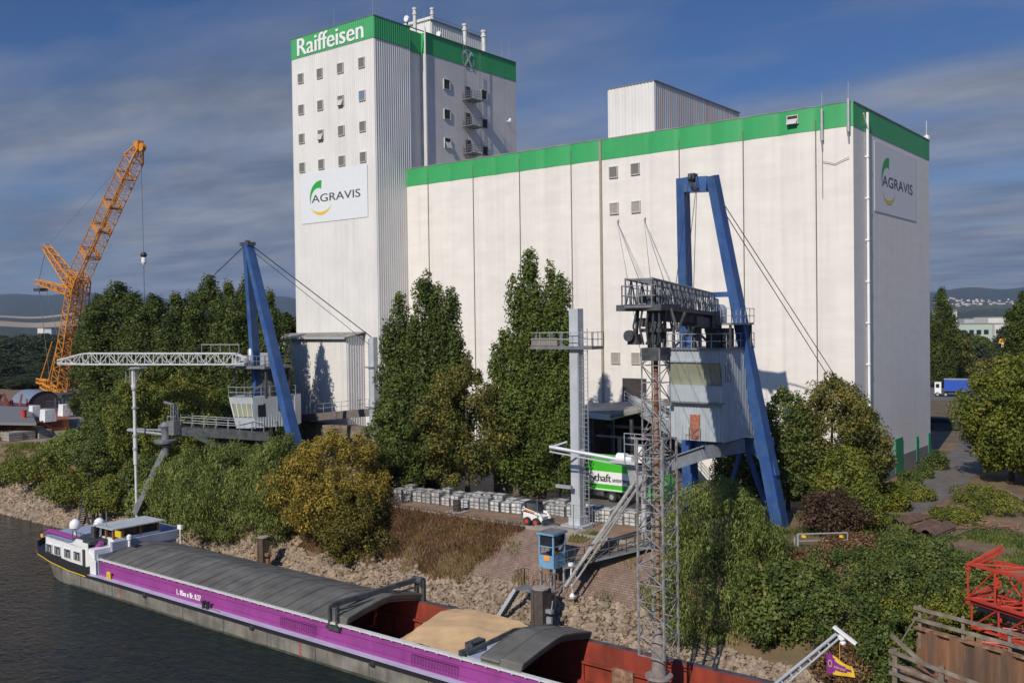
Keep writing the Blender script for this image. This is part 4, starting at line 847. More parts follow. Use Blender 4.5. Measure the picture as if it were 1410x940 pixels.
# arched hatch covers, each panel a part
def cover_prof(lift=0):
    return [(CY0-.02,CZ+.04+lift),(CY0+.04,CZ+.16+lift),(CY0+1.5,CZ+.46+lift),(CY0+3.3,CZ+.74+lift),(CY0+4.2,CZ+.78+lift),(CY1-1.6,CZ+.52+lift),(CY1-.04,CZ+.16+lift),(CY1+.02,CZ+.04+lift)]
def cover(x0, x1, lift=0):
    b = MB(); pr = cover_prof(lift); th = .08
    inner = [(y+(.1 if y < YC else -.1), z-th) for y, z in pr]
    n = len(pr)
    poly = pr+inner[::-1]
    V = [(x0,y,z) for y,z in poly]+[(x1,y,z) for y,z in poly]; m = len(poly)
    b.add(V, [(i,(i+1)%m,m+(i+1)%m,m+i) for i in range(m)]+[(i,i+1,m-2-i,m-1-i) for i in range(n-1)]+[(m+i,m+i+1,2*m-2-i,2*m-1-i) for i in range(n-1)])
    for (ya,za),(yb,zb) in zip(pr[1:-2],pr[2:-1]): b.bar((x0+.05,ya,za+.012),(x0+.05,yb,zb+.012),.05,.035)
    return b.build('hatch_cover', m_hatch, bg_)
n = 24; wdt = (-48.9+80.7)/n
for k in range(n): cover(-80.7+k*wdt, -80.7+(k+1)*wdt-.03, (.0 if k % 2 else .025)+R.uniform(0,.012))
for k in range(4): cover(-50.3+k*.05, -48.85+k*.04, .16+.10*k)
for k in range(2): cover(-37.0+k*1.55, -35.5+k*1.55, .02+.06*(k % 2))
for k in range(5): cover(-35.5+k*.03, -33.9+k*.03, .14+.085*k)
cover(-37.0,-35.5,.30)
# gantry over the covers
gt = MB()
z = CZ
gt.bar((-50.3,CY0-.1,z+1.25),(-49.3,CY1+.15,z+1.55),.30,.34); gt.bar((-49.6,CY0-.1,z+1.0),(-48.7,CY1+.15,z+1.25),.12,.12)
for x in (-50.35,-49.6): gt.bar((x,CY0-.12,z-.3),(x,CY0-.12,z+1.3),.22,.2); 
for x in (-49.4,-48.7): gt.bar((x,CY1+.15,z-.3),(x,CY1+.15,z+1.6),.26,.24)
gt.box(-50.6,-49.3,CY0-.3,CY0,z-.35,z-.1); gt.box(-49.6,-48.4,CY1,CY1+.3,z-.2,z+.1); gt.lathe((-49.2,CY1+.1,z+1.5),[(.28,-.5),(.28,.5)],10,'x')
gt.build('hatch_gantry', m_dsteel, bg_)
# folded second gantry and blue-grey bulkhead by the small cover stack
a = MB(); a.bar((-38.6,CY0,z+.25),(-37.3,CY1,z+.25),.3,.4); a.bar((-38.1,CY0+.1,z+.4),(-37.5,YC+.3,z+.9),.15,.2); a.bar((-37.5,YC+.3,z+.9),(-36.9,CY1,z+.45),.15,.2); a.box(-38.9,-38.3,44.3,45.6,z+.2,z+.7); a.bar((-38.7,44.6,z+.1),(-38.2,44.2,z+1.0),.1); a.build('hatch_gantry', m_dsteel, bg_)
a = MB(); a.box(-38.2,-37.1,CY0+.2,CY1-.2,z-.1,z+.18); a.box(-37.7,-37.2,45,49.5,z+.18,z+.5); a.build('gantry_deck', m_lavd, bg_)
a = MB(); pts = [Vector((-64.6+.25*k, YC-4.1-.03*math.sin(k), WZ+1.42+(.35 if k == 0 else .02*(k%2)))) for k in range(9)]; a.path(pts, .04, 5); a.path([Vector((-88,YC-4.1,WZ+1.9)),Vector((-87,YC-4.15,WZ+1.5)),Vector((-86,YC-4.05,WZ+1.45)),Vector((-85.2,YC-4.2,WZ+1.45))], .04, 5); a.build('mooring_rope', m_wood, bg_)
for x in (-72.5,-58.2,-45.5): a = MB(); a.lathe((x,YC-4.38,WZ+1.1),[(.16,-.22),(.22,-.1),(.22,.1),(.16,.22)],10,'x'); a.build('fender', m_rubber, bg_)
# draught marks and bollards
for x in (-76.4,-52.9):
    a = MB()
    for k in range(7): a.box(x,x+.16+.1*(k%2),YC-4.42,YC-4.40,WZ+.1+k*.15,WZ+.19+k*.15)
    a.build('draught_mark', m_red, bg_)
for x0 in (-64.6,-64.1,-88.1,-87.5): a = MB(); a.lathe((x0,YC-4.15,WZ+1.37+dz(x0)), [(.16,0),(.14,.42),(.2,.46),(.2,.55)], 10); a.build('bollard', m_black, bg_)
# deckhouse
hz = WZ+1.4
m_hs = pm('deckhouse_white', (.76,.76,.75), .45, var=.06, scale=1, streak=.08)
a = MB(); V = [(-90.7,43.45),(-90.3,43.22),(-81.3,43.16),(-81.3,50.9),(-90.0,51.0),(-91.8,49.4),(-91.9,44.8)]
a.add([(x,y,hz) for x,y in V]+[(x,y,-3.05) for x,y in V], [tuple(range(7)),tuple(range(7,14))]+[(i,(i+1)%7,7+(i+1)%7,7+i) for i in range(7)])
a.prism([(-85.9,43.1,-3.05),(-85.0,43.1,-2.85),(-84.3,43.1,-2.4),(-83.2,43.1,-2.4),(-83.2,43.1,-2.6),(-82.3,43.1,-2.6),(-82.3,43.1,-3.3),(-81.6,43.1,-3.6),(-81.0,43.1,-4.0),(-81.0,43.1,hz),(-83.35,43.1,hz),(-83.35,43.1,-3.05)],(0,.055,0))
dh = a.build('deckhouse', m_hs, bg_)
a = MB(); a.prism([(x*1.0,y,-3.04) for x,y in [(-90.8,43.35),(-84.9,43.08),(-84.9,50.9),(-90.1,51.1),(-91.9,49.5),(-92.0,44.7)]],(0,0,.06)); a.build('roof', m_lavd, dh)
a = MB(); a.rail([(-91.7,44.6,-2.98),(-90.3,43.3,-2.98),(-85,43.12,-2.98)],.2,.02,1.0,1); a.build('roof_rail', m_steel, dh)
for x in (-90.05,-88.45,-86.6,-84.85):
    y = 43.2
    a = MB(); a.box(x-.08,x+1.12,y-.09,y+.01,-4.42,-3.55); f = a.build('window', m_pipe, dh)
    a = MB(); a.box(x,x+1.04,y-.105,y-.092,-4.35,-3.62); a.build('pane', m_glass, f)
    a = MB(); a.box(x+.1,x+.3,y-.112,y-.107,-4.3,-3.7); a.box(x+.62,x+.85,y-.112,y-.107,-4.3,-3.8); a.box(x+.5,x+.54,y-.12,y-.107,-4.35,-3.62); a.build('curtain', m_steel, f)
a = MB(); a.box(-83.2,-82.75,43.04,43.09,-5.0,-3.2); a.build('door', m_shade, dh)
a = MB(); a.box(-81.2,-80.9,43.3,51.0,hz,-3.4); a.box(-81.25,-80.85,44.6,51.2,-3.4,-2.6); a.box(-84,-81.26,51.0,51.2,hz,-2.3); a.build('bulkhead', m_lavd, bg_)
# wheelhouse
wh = MB(); wh.box(-84.0,-81.3,45.0,49.6,-3.1,-2.4)
whh = wh.build('wheelhouse', m_hs, bg_)
a = MB(); a.box(-83.8,-81.5,45.2,49.4,-2.4,-1.55); a.build('window_band', m_glass, whh)
m_teak = pm('brown_timber', (.30,.12,.04), .5, var=.2)
a = MB()
for x,y in ((-84,45.0),(-82.6,45.0),(-81.4,45.0),(-81.4,45.9),(-81.4,47.6),(-81.4,49.4),(-84,49.4)): a = MB(); a.box(x-.07,x+.1,y-.07,y+.1,-2.45,-1.55); a.build('window_post', m_teak, whh)
a = MB(); a.box(-84.4,-80.95,44.7,49.9,-1.55,-1.45); a.build('roof', pm('pale_grey_roof', (.42,.45,.44), .6, var=.08), whh)
a = MB(); a.rail([(-84.3,44.8,-1.45),(-82,44.8,-1.45)],.3,.02,.8,1); a.tube((-82.5,45,-1.4),(-82.5,45,.0),.03,5); a.build('roof_rail', m_steel, whh)
for x,y in ((-87.4,44.6),(-86.0,46.2)):
    a = MB(); a.tube((x,y,-2.8),(x,y,-2.2),.12,8); a.lathe((x,y,-2.2),[(.3,0),(.48,.15),(.52,.45),(.42,.75),(.2,.93),(.02,.98)],16); a.build('radar_dome', m_white, bg_, True)
a = MB(); a.bar((-85.0,43.8,-2.65),(-90.6,43.8,-2.55),.3,.3); a.bar((-90.6,43.8,-2.5),(-91.9,43.8,-3.1),.22,.22); cr_ = a.build('deck_crane', m_purple, bg_)
a = MB(); a.box(-92.2,-91.8,43.65,43.95,-3.35,-3.05); a.build('crane_tip', m_lyel, cr_)
a = MB(); a.lathe((-82.6,44.2,-4.4),[(.35,0),(.35,1.0),(.5,1.1),(.45,1.6),(.2,1.7)],12); a.bar((-82.9,44.2,-4),(-82.0,44.2,-2.6),.35); a.build('winch_post', m_purple, bg_)
a = MB(); a.box(-85.4,-82.3,43.3,45.1,-2.78,-2.5); a.rail([(-85.4,43.3,-2.5),(-82.3,43.3,-2.5)],.6,.03,.7,1); a.lathe((-84,44.6,-2.5),[(.28,0),(.25,.9)],10); a.lathe((-83.4,44.3,-2.5),[(.2,0),(.2,1.1)],10); a.build('black_superstructure', m_dsteel, bg_)
for q,w,h in ((PY(163,735,44.6),.95,.55),(PY(150,793,43.2),.55,.75)):
    a = MB(); a.box(q.x-w/2,q.x+w/2,q.y-.06,q.y+.06,q.z-h/2,q.z+h/2); a.build('yellow_board', m_lyel, bg_)
a = MB(); text_mb(a, '5', PY(150,793,43.2)+Vector((-.12,-.07,-.2)), (1,0,0), (0,0,1), .22, .38); a.build('number', m_red, bg_)
a = MB(); q = Vector((-80.8,46.2,-4)); a.tube((q.x,q.y,-4.9),(q.x,q.y,-2.6),.12,8); a.lathe((q.x,q.y,-2.6),[(.22,0),(.22,.35),(.1,.45)],10); a.tube((-79.6,50.6,-3.9),(-79.6,50.6,-2.2),.05,6); a.box(-79.9,-79.3,50.5,50.7,-2.3,-1.9); a.build('lamp_post', m_white, bg_)
# folding bow mast with radar bar and house flag
a = MB(); m0, m1 = PY(1050,955,47), PY(1152,872,47); m0b, m1b = m0+Vector((.25,0,-.28)), m1+Vector((.12,0,-.2))
a.tube(m0,m1,.085,8); a.tube(m0b,m1b,.06,8)
for k in range(9): a.tube(m0.lerp(m1,k/8),m0b.lerp(m1b,k/8),.035,5)
a.tube(m0+Vector((.1,.35,-.1)),m1+Vector((.0,.2,-.05)),.05,6)
q = PY(1070,940,47); a.bar((q.x,46.8,-5.6),q,.2); a.bar((q.x,47.4,-5.6),q+Vector((0,.2,0)),.2)
mast = a.build('bow_mast', m_lsteel, bg_, True)
a = MB(); q = PY(1160,876,47); a.bar(PY(1148,862,46.8),PY(1179,886,46.8),.22,.12); a.lathe(q,[(.14,-.2),(.2,-.1),(.2,.1),(.1,.2)],12,'y'); a.lathe(q+Vector((.02,0,-.28)),[(.12,-.1),(.15,0),(.1,.1)],10); a.build('radar_bar', m_white, mast)
e = PY(1156,884,46.9); a = MB(); a.tube(e,(e.x,e.y,e.z-1.1),.015,4); a.build('flag_line', m_lyel, mast)
f0, f1, f2_, f3 = PY(1137,898,46.9), PY(1138,927,46.9), PY(1177,932,46.9), PY(1173,917,46.9)
def flagpt(u, v):
    p = f0.lerp(f3,u).lerp(f1.lerp(f2_,u),v); return p+Vector((0,.09*math.sin(u*7+v*2),.03*math.sin(u*5)))
a = MB(); nU, nV = 12, 8
for j in range(nV):
    for i in range(nU):
        u, v = (i+.5)/nU, (j+.5)/nV
        a.mi = 0 if (u*.95 < 1-abs(v-.5)*2.0 + .12 and u < .88) and not (v > .8 and u > .3) and not (v < .25 and u > .35) else 1
        a.quad(flagpt(i/nU,j/nV),flagpt((i+1)/nU,j/nV),flagpt((i+1)/nU,(j+1)/nV),flagpt(i/nU,(j+1)/nV))
fl = a.build('flag', [pm('flag_purple', (.22,.02,.22), .8, var=.05), m_lyel], mast)
a = MB(); d = (flagpt(1,.5)-flagpt(0,.5)).normalized(); text_mb(a, 'O', flagpt(.08,.62)+Vector((0,-.12,0)), d, (0,0,1), .2, .36); text_mb(a, 'nderzeer', flagpt(.33,.58)+Vector((0,-.14,0)), d, (0,0,1), .6, .17); a.build('lettering', pm('flag_letter', (.6,.45,.2), .8, var=0), fl)
# grain heaps
m_grain = pm('grain', (.56,.37,.19), .95, var=.10, scale=1.2, bump=.35, bscale=14)
def heap(name, label, x0, x1, zf, m=m_grain):
    b = MB(); nx, ny = 40, 22; vs = []
    for j in range(ny+1):
        for i in range(nx+1):
            x = x0+(x1-x0)*i/nx; y = CY0+.34+(CY1-CY0-.68)*j/ny; vs.append((x,y,zf(x,y)))
    b.add(vs, [(j*(nx+1)+i, j*(nx+1)+i+1, (j+1)*(nx+1)+i+1, (j+1)*(nx+1)+i) for j in range(ny) for i in range(nx)])
    o = b.build(name, m, None, True); return tag(recentre(o, ((x0+x1)/2, YC, -8)), label, 'grain')
def z1(x, y):
    t = (x+48.8)/(10.9); r = math.exp(-((x+42.6)/4.2)**2)
    return -8.6+4.75*r**.8*(1-.06*abs(y-YC)) + .8*smooth((x+47)/4)*smooth((-38-x)/3) + .10*hn(x*1.5,y*2) + .06*hn(x*4,y*5)
def z1b(x, y):
    lean = .35*(y-YC)
    d = math.hypot((x+42.4)/1.0, (y-YC-.4)/1.15)
    return max(-9.28, -3.25 - .13*max(0,d-1.0) - .55*max(0,-x-44.6-.25*(y-47)) - .05*(50.8-y) + .13*hn(x*1.1,y*1.4)+.05*hn(x*4,y*4))
heap('grain_heap', 'pale golden grain heap filling the open hold between the hatch covers', -48.5, -37.3, z1b)
def z3(x, y):
    d = math.hypot((x+24)/1.5, (y-49.3)); return max(-9.29, -8.3+.5*hn(x*.6,y)- .1*d)
heap('grain_heap', 'thin rest of grain on the hold floor beneath the suction pipe', -33.5, -17.8, z3)
# ------------------------------------------------------------------ quay furniture
# blue control booth on its platform
bo = thing('control_booth', 'small light blue glazed control booth on stilts over the paved slope', 'booth', (-41,56.6,-4.5))
m_bb = pm('booth_blue', (.16,.33,.50), .5, var=.12, scale=2, streak=.15)
x0,x1,y0,y1,z0,z1 = -42.2,-40.85,56.5,58.0,-1.45,.9
a = MB(); a.box(x0,x1,y0,y0+.06,z0,z0+.85); a.box(x1-.06,x1,y0+.06,y1,z0,z0+.85); a.box(x0,x0+.06,y0+.06,y1,z0,z0+.85); a.box(x0+.06,x1-.06,y1-.06,y1,z0,z0+.85); a.box(x0,x1,y0,y1,z0-.1,z0); a.build('lower_wall', m_bb, bo)
for x in (x0+.05,x1-.05):
    for y in (y0+.05,y1-.05): a = MB(); a.box(x-.06,x+.06,y-.06,y+.06,z0+.85,z1); a.build('post', m_bb, bo)
a = MB(); a.box(x0,x1,y0-.015,y0+.08,z0+1.45,z0+1.52); a.box(x1-.08,x1+.015,y0-.012,y1,z0+1.452,z0+1.518); a.build('mid_rail', m_bb, bo)
a = MB(); a.box(x0-.12,x1+.12,y0-.15,y1+.15,z1,z1+.14); r = a.build('roof', m_bb, bo)
a = MB(); a.box(x0-.1,x1+.1,y0-.13,y1+.13,z1+.141,z1+.17); a.build('roof_top', m_gsteel, r)
a = MB(); a.box(x0+.12,x1-.12,y0+.03,y0+.05,z0+1.52,z1); a.box(x1-.05,x1-.03,y0+.12,y1-.12,z0+1.52,z1); a.build('dark_pane', m_glass, bo)
a = MB(); a.box(x0+.5,x0+1.0,y0-.05,y0-.01,z0+.45,z0+.85); a.build('orange_notice', pm('orange_plate', (.75,.32,.06), .5, var=.05), bo)
a = MB(); a.box(x0+.9,x1-.15,y0+.5,y1-.4,z0+.6,z0+1.1); a.lathe((x1-.5,y0+.9,z0+1.1),[(.25,0),(.25,.2),(.1,.3)],10); a.build('console', m_dsteel, bo)
a = MB(); a.box(x0+1.0,x0+1.25,y0+.3,y0+.5,z0+.86,z0+1.15); a.build('yellow_box', m_lyel, bo)
a = MB()
for x in (x0+.1,x1-.05):
    for y in (y0+.15,y1-.15): a = MB(); a.box(x-.07,x+.07,y-.07,y+.07,gz(x,y)-.3,z0-.1); a.build('stilt', m_steel, bo)
a = MB(); a.bar((x0+.1,y0+.15,-3.4),(x1-.05,y0+.15,-1.7),.07); a.build('stilt_brace', m_steel, bo)
# lower landing, stair and walkway
st = thing('bank_stair', 'steel stair with landing and rusty rail below the blue booth', 'stairs', (-44,56,-5))
a = MB(); a.box(-43.5,-40.4,55.2,56.4,-3.15,-3.0); a.build('landing', m_gsteel, st)
a = MB(); a.rail([(-43.5,56.4,-3.0),(-40.4,56.4,-3.0)],1.2,.035,.4,1); a.rail([(-43.5,55.2,-3.0),(-43.5,56.4,-3.0)],1.2,.035,.4,1); a.build('railing', m_rust, st)
s0, s1 = Vector((-43.3,55.3,-3.05)), Vector((-45.2,54.9,-6.0))
a = MB(); a.bar(s0+Vector((0,-.35,0)),s1+Vector((0,-.35,0)),.07,.25); a.bar(s0+Vector((0,.35,0)),s1+Vector((0,.35,0)),.07,.25); a.build('stringer', m_lsteel, st)
a = MB()
for k in range(13): c = s0.lerp(s1,(k+.5)/13); a.box(c.x-.14,c.x+.14,c.y-.35,c.y+.35,c.z-.02,c.z+.03)
a.build('tread', m_dsteel, st)
a = MB(); a.rail([s0+Vector((0,.4,0)),s1+Vector((0,.4,0))],1.0,.03,1.2,1); a.build('handrail', m_rust, st)
wk = thing('truss_walkway', 'railed truss footbridge leading from the booth up to the quay', 'walkway', (-37,58,-2))
w0, w1 = Vector((-40.8,57.6,-1.6)), PY(892,752,60.8)
w1.z = max(w1.z, -.4)
a = MB(); a.bar(w0,w1,1.0,.12); a.build('deck', m_gsteel, wk)
a = MB()
for s in (-.5,.5):
    o = Vector((.15*s, s, 0)); a.rail([w0+o,w1+o],1.15,.045,1.3,2)
    for k in range(5): p = w0.lerp(w1,k/5)+o; q = w0.lerp(w1,(k+1)/5)+o; a.tube(p,q+Vector((0,0,.55)),.03,4)
a.build('railing', m_dsteel, wk)
w2 = Vector((-33,61.5,w1.z+.3)); a = MB(); a.bar(w1,w2,1.0,.12); a.rail([w1+Vector((0,-.5,0)),w2+Vector((0,-.5,0))],1.1,.04,1.2,2); a.build('upper_deck', m_gsteel, wk)
# mooring piles
def pile(x, y, zt, w, label, mat, side):
    t = thing('mooring_pile', label, 'mooring pile', (x,y,-6.6))
    a = MB(); a.box(x-w/2,x+w/2,y-w/2,y+w/2,-8,zt); a.bar((x-w/4,y-w/2-.03,-7.5),(x-w/4,y-w/2-.03,zt-.05),.08,.1); a.build('post', mat, t)
    a = MB(); a.lathe((x,y,zt+.001),[(w*.6,0),(w*.6,.1)],12); a.build('cap', m_kerb, t)
    a = MB(); a.box(x+w/2,x+w/2+.5,y-.2,y+.1,zt-1.6,zt-1.35); a.box(x+w/2,x+w/2+.4,y-.1,y+.1,zt-2.8,zt-1.9); a.tube((x+w/2+.4,y,zt-1.3),(x+w/2+.5,y,zt-.7),.05,5); a.build('bracket', side, t)
    return t
m_pile = pm('dark_rusty_pile', (.085,.065,.055), .85, var=.3, scale=2, streak=.3)
pile(-40.35,54.2,-2.35,1.05,'thick dark steel mooring pile under the blue booth',m_pile,m_steel)
pile(-71.9,54.2,-2.75,.85,'brown mooring pile standing before the yellow tree',pm('brown_pile',(.11,.075,.05),.9,var=.3,streak=.3),m_rust)
a = MB(); a.tube((-39.4,54.0,-5.2),(-38.4,53.2,-6.4),.05,6); tag(recentre(a.build('yellow_hose', m_lyel), (-38.9,53.6,-6.4)), 'short yellow hose hanging at the foot of the dark pile', 'hose')
# black stair and gangway tower on far left bank
ls = thing('landing_stair', 'black steel stair tower on the bank behind the barge wheelhouse', 'stairs', (-101,55.2,-6.5))
a = MB(); t0, t1 = PY(119,690,55.2), PY(108,735,54.6)
for s in (-.4,.4): a.bar(t0+Vector((0,s,0)),t1+Vector((0,s,0)),.08,.22)
for k in range(14): c = t0.lerp(t1,(k+.5)/14); a.box(c.x-.16,c.x+.16,c.y-.4,c.y+.4,c.z-.03,c.z+.03)
a.build('flight', m_dsteel, ls)
a = MB(); a.box(t0.x,t0.x+2.4,54.6,55.9,t0.z-.1,t0.z); a.bar((t0.x+.3,54.7,t0.z),(t0.x+2.1,54.7,-6.6),.18); a.bar((t0.x+2.2,54.7,t0.z),(t0.x+2.2,54.7,-6.8),.16); a.bar((t0.x+.6,55.8,t0.z),(t0.x+.6,55.8,-6.6),.16); a.build('landing', m_dsteel, ls)
a = MB(); a.rail([(t0.x,54.6,t0.z),(t0.x+2.4,54.6,t0.z)],1.1,.035,.6,2); c = t0+Vector((2.2,0.5,0)); a.bar(c+Vector((0,0,.3)),(c.x+9,57,t0.z+1.0),.18,.35); a.tube((t0.x+1.4,55,t0.z),(t0.x+1.4,55,t0.z+3.2),.04,5); a.box(t0.x+.9,t0.x+1.8,54.9,55.1,t0.z+3.2,t0.z+3.35); a.build('railing', m_dsteel, ls)
fr = thing('guard_rail', 'thin horizontal guard rail between bushes near the loading arm', 'railing', (-96,56,-3))
a = MB(); q0,q1 = PY(135,672,56.6),PY(236,664,56.6); q1.z = q0.z+.2; a.rail([q0,q1],1.0,.04,1.6,1); a.build('rail', m_gsteel, fr)
# quay bollard / barrel
ba = thing('steel_barrel', 'dark brown steel drum standing on a slab beside the gravel path', 'barrel', (-55.65,62.6,0))
a = MB(); a.lathe((-55.65,62.6,.1),[(.33,0),(.35,.02),(.35,.3),(.36,.32),(.35,.34),(.35,.62),(.36,.64),(.35,.66),(.35,.95),(.3,.96)],16); a.build('drum', pm('drum_brown',(.05,.035,.03),.7,var=.3), ba, True)
a = MB(); a.box(-56.5,-54.8,61.9,63.3,.012,.1); a.build('slab', m_kerb, ba)
# white wrapped crates on wire pallets
m_wrap = pm('white_wrap', (.60,.585,.56), .6, var=.35, scale=2.2, bump=.8, bscale=5, col2=(.42,.39,.35), f2=.6)
N_, L_ = m_wrap.node_tree.nodes, m_wrap.node_tree.links; oi = N_.new('ShaderNodeObjectInfo'); mr = N_.new('ShaderNodeMapRange'); mr.inputs[3].default_value = .55; mr.inputs[4].default_value = 1.05; L_.new(oi.outputs['Random'], mr.inputs[0])
vs_ = N_.new('ShaderNodeVectorMath'); vs_.operation = 'SCALE'; bsd = N_['Principled BSDF']; L_.new(bsd.inputs['Base Color'].links[0].from_socket, vs_.inputs[0]); L_.new(mr.outputs[0], vs_.inputs['Scale']); L_.new(vs_.outputs[0], bsd.inputs['Base Color'])
def crate(x, y, label):
    t = thing('wire_crate', label, 'crate', (x,y,.012), 'wire crates in a long row on the quay')
    a = MB(); n = 4; w, h = 1.0, 1.0
    vs = []
    for (sx,sy) in ((-1,-1),(1,-1),(1,1),(-1,1)):
        for zz in (.14,.62,1.06): vs.append((x+sx*(.49-.03*R.random()),y+sy*(.42-.03*R.random()),.012+zz+(.06*R.random() if zz > 1 else 0)))
    a.add(vs, [(i*3+k,((i+1)%4)*3+k,((i+1)%4)*3+k+1,i*3+k+1) for i in range(4) for k in range(2)]+[(2,5,8,11)]); a.build('wrapped_block', m_wrap, t)
    a = MB()
    for zz in (.12,.42,.72,1.1):
        p = [(x-.53,y-.45,zz),(x+.53,y-.45,zz),(x+.53,y+.45,zz),(x-.53,y+.45,zz),(x-.53,y-.45,zz)]
        for q, q2 in zip(p,p[1:]): a.bar(q,q2,.04)
    for k in range(3):
        for yy in (-.45,.45): a.bar((x-.53+.53*k,y+yy,.03),(x-.53+.53*k,y+yy,1.1),.045)
    a.build('frame', m_gsteel, t)
    a = MB(); a.box(x-.53,x+.53,y-.45,y+.45,.02,.1); a.build('pallet', m_wood, t)
    return t
cr0 = None; cr_n = 0
def place(x, y, rz, label):
    global cr0, cr_n
    if cr0 is None: cr0 = crate(0, 0, label); cr0.location = (x, y, .012); cr0.rotation_euler.z = rz
    else: copy_tree(cr0, (x, y, .012), rz, label, (R.uniform(.9,1), R.uniform(.88,1.02), R.uniform(.72,1.08)))
cr_n = 0
L1, L2, L3, L4 = 'white wire crate, %s from the left in the front row left of the loader', 'white wire crate, %s from the left in the back row under the trees', 'white wire crate, %s from the left in the front row right of the loader', 'white wire crate, %s from the left in the back row right of the loader'
for k in range(13): t = k/12; place(-63.9+13.2*t, 64.0+1.0*t+R.uniform(-.08,.08), R.uniform(-.09,.09)+.07, L1 % ordn(k))
for k in range(11): place(-64.5+1.15*k+R.uniform(-.1,.1), 66.0+.1*k+R.uniform(-.1,.1), R.uniform(-.16,.16), L2 % ordn(k))
for k in range(10): place(-49.2+1.13*k+R.uniform(-.05,.05), 66.3+R.uniform(-.08,.08), R.uniform(-.08,.08), L3 % ordn(k))
for k in range(8): place(-49.0+1.15*k, 67.6+R.uniform(-.1,.1), R.uniform(-.1,.1), L4 % ordn(k))
place(-51.0, 66.4, 1.45, 'lone crate standing crosswise at the right end of the back row')
# kerb timber behind
a = MB(); a.bar((-57.5,68.3,.15),(-44.5,69.3,.15),.25,.25); tag(recentre(a.build('timber_beam', m_wood), (-51,68.8,0)), 'long pale timber beam lying behind the white crates', 'beam')
wsh = thing('wall_panels', 'dark weathered panel wall leaning in tree shade behind the crates', 'wall', (-56.5,72.5,0))
a = MB(); a.box(-59.5,-53.5,72.4,72.55,0,2.2); a.build('panel', pm('shade_panel', (.13,.10,.085), .9, var=.2, scale=1, stretch=(1,1,6)), wsh)
a = MB(); a.box(-59.6,-53.4,72.3,72.65,2.2,2.3); a.build('cap', m_kerb, wsh)
# skid steer loader
sk_ = thing('skid_loader', 'small white skid steer loader with orange wheel rims on the quay path', 'loader', (-46.6,62.3,0))
def skid():
    X, Y = -46.6, 62.35
    a = MB(); a.prism([(X-1.15,Y-.45,.45),(X+.7,Y-.45,.40),(X+.75,Y-.45,.8),(X-.2,Y-.45,.95),(X-1.2,Y-.45,1.05)],(0,.9,0)); a.build('body', m_white, sk_)
    a = MB(); a.box(X-.95,X+.15,Y-.36,Y+.36,.98,1.85); c = a.build('cab', m_dsteel, sk_)
    a = MB(); a.box(X-1.0,X+.2,Y-.42,Y+.42,1.85,1.92)
    for x in (X-.95,X+.15):
        for y in (Y-.40,Y+.34): a.box(x-.03,x+.05,y,y+.06,.98,1.85)
    a.build('frame', m_black, c)
    for y in (Y-.56,Y+.5): a = MB(); a.bar((X-1.15,y,1.15),(X-1.0,y,1.5),.12,.14); a.bar((X-1.1,y,1.35),(X+.6,y,1.0),.12,.17); a.bar((X+.6,y,1.0),(X+.95,y,.3),.12,.16); a.build('lift_arm', m_white, sk_)
    a = MB(); a.bar((X-.9,Y-.63,1.3),(X+.1,Y-.63,1.1),.02,.12); a.build('orange_stripe', m_orange, sk_)
    a = MB(); a.prism([(X+.85,Y-.7,.08),(X+1.7,Y-.7,.08),(X+1.72,Y-.7,.13),(X+1.05,Y-.7,.22),(X+1.0,Y-.7,.6),(X+.88,Y-.7,.6)],(0,1.4,0)); a.build('bucket', m_dsteel, sk_)
    for x in (X-.65,X+.25):
        for y, s in ((Y-.62,-1),(Y+.62,1)):
            a = MB(); a.lathe((x,y,.36),[(.26,-.12),(.35,-.09),(.35,.09),(.26,.12)],18,'y'); w = a.build('wheel', m_rubber, sk_, True)
            a = MB(); a.lathe((x,y+s*.05,.36),[(.19,-.09),(.21,.09)],14,'y'); a.build('rim', m_red, w, True)
skid()
# green lorry
m_lg = pm('lorry_green', (.055,.46,.03), .4, var=.04)
lo = thing('green_lorry', 'bright green box lorry with a white lettered stripe before the silo', 'lorry', (-47,75,0))
X0_,X1_,Ya,Yb = -51.5,-44.0,74.0,76.5
a = MB(); a.box(X0_,X1_,Ya,Yb,1.0,3.98); bxo = a.build('box_body', m_lg, lo)
a = MB(); a.box(X0_+.02,X1_-.02,Ya-.03,Ya-.005,1.62,2.78); st_ = a.build('white_stripe', m_white, bxo)
a = MB(); text_mb(a, 'chaft', Vector((-48.75,Ya-.04,1.85)), (1,0,0), (0,0,1), 1.85, .72, .04); a.build('lettering', m_letter, st_)
a = MB(); text_mb(a, 'unterwegs', Vector((-46.75,Ya-.04,1.75)), (1,0,0), (0,0,1), 2.0, .48, .02); a.build('small_lettering', m_letter, st_)
a = MB(); a.box(X0_,X1_+.02,Ya-.035,Ya-.0,1.08,1.18); a.build('sill', m_white, bxo)
a = MB(); a.box(X0_+.2,X1_+2.2,Ya+.5,Yb-.5,.75,1.1); a.box(-49.6,-47.8,Ya+.1,Ya+.6,.5,1.0); a.build('chassis', m_dsteel, lo)
a = MB(); a.prism([(X1_+.3,Ya+.02,.6),(X1_+2.2,Ya+.02,.6),(X1_+2.25,Ya+.02,1.9),(X1_+1.9,Ya+.02,3.0),(X1_+.3,Ya+.02,3.2)],(0,2.4,0)); cb_ = a.build('cab', m_lg, lo)
a = MB(); a.prism([(X1_+.8,Ya+.0,1.9),(X1_+1.9,Ya+.0,1.9),(X1_+1.7,Ya+.0,2.8),(X1_+.8,Ya+.0,2.8)],(0,.015,0)); a.build('side_window', m_glass, cb_)
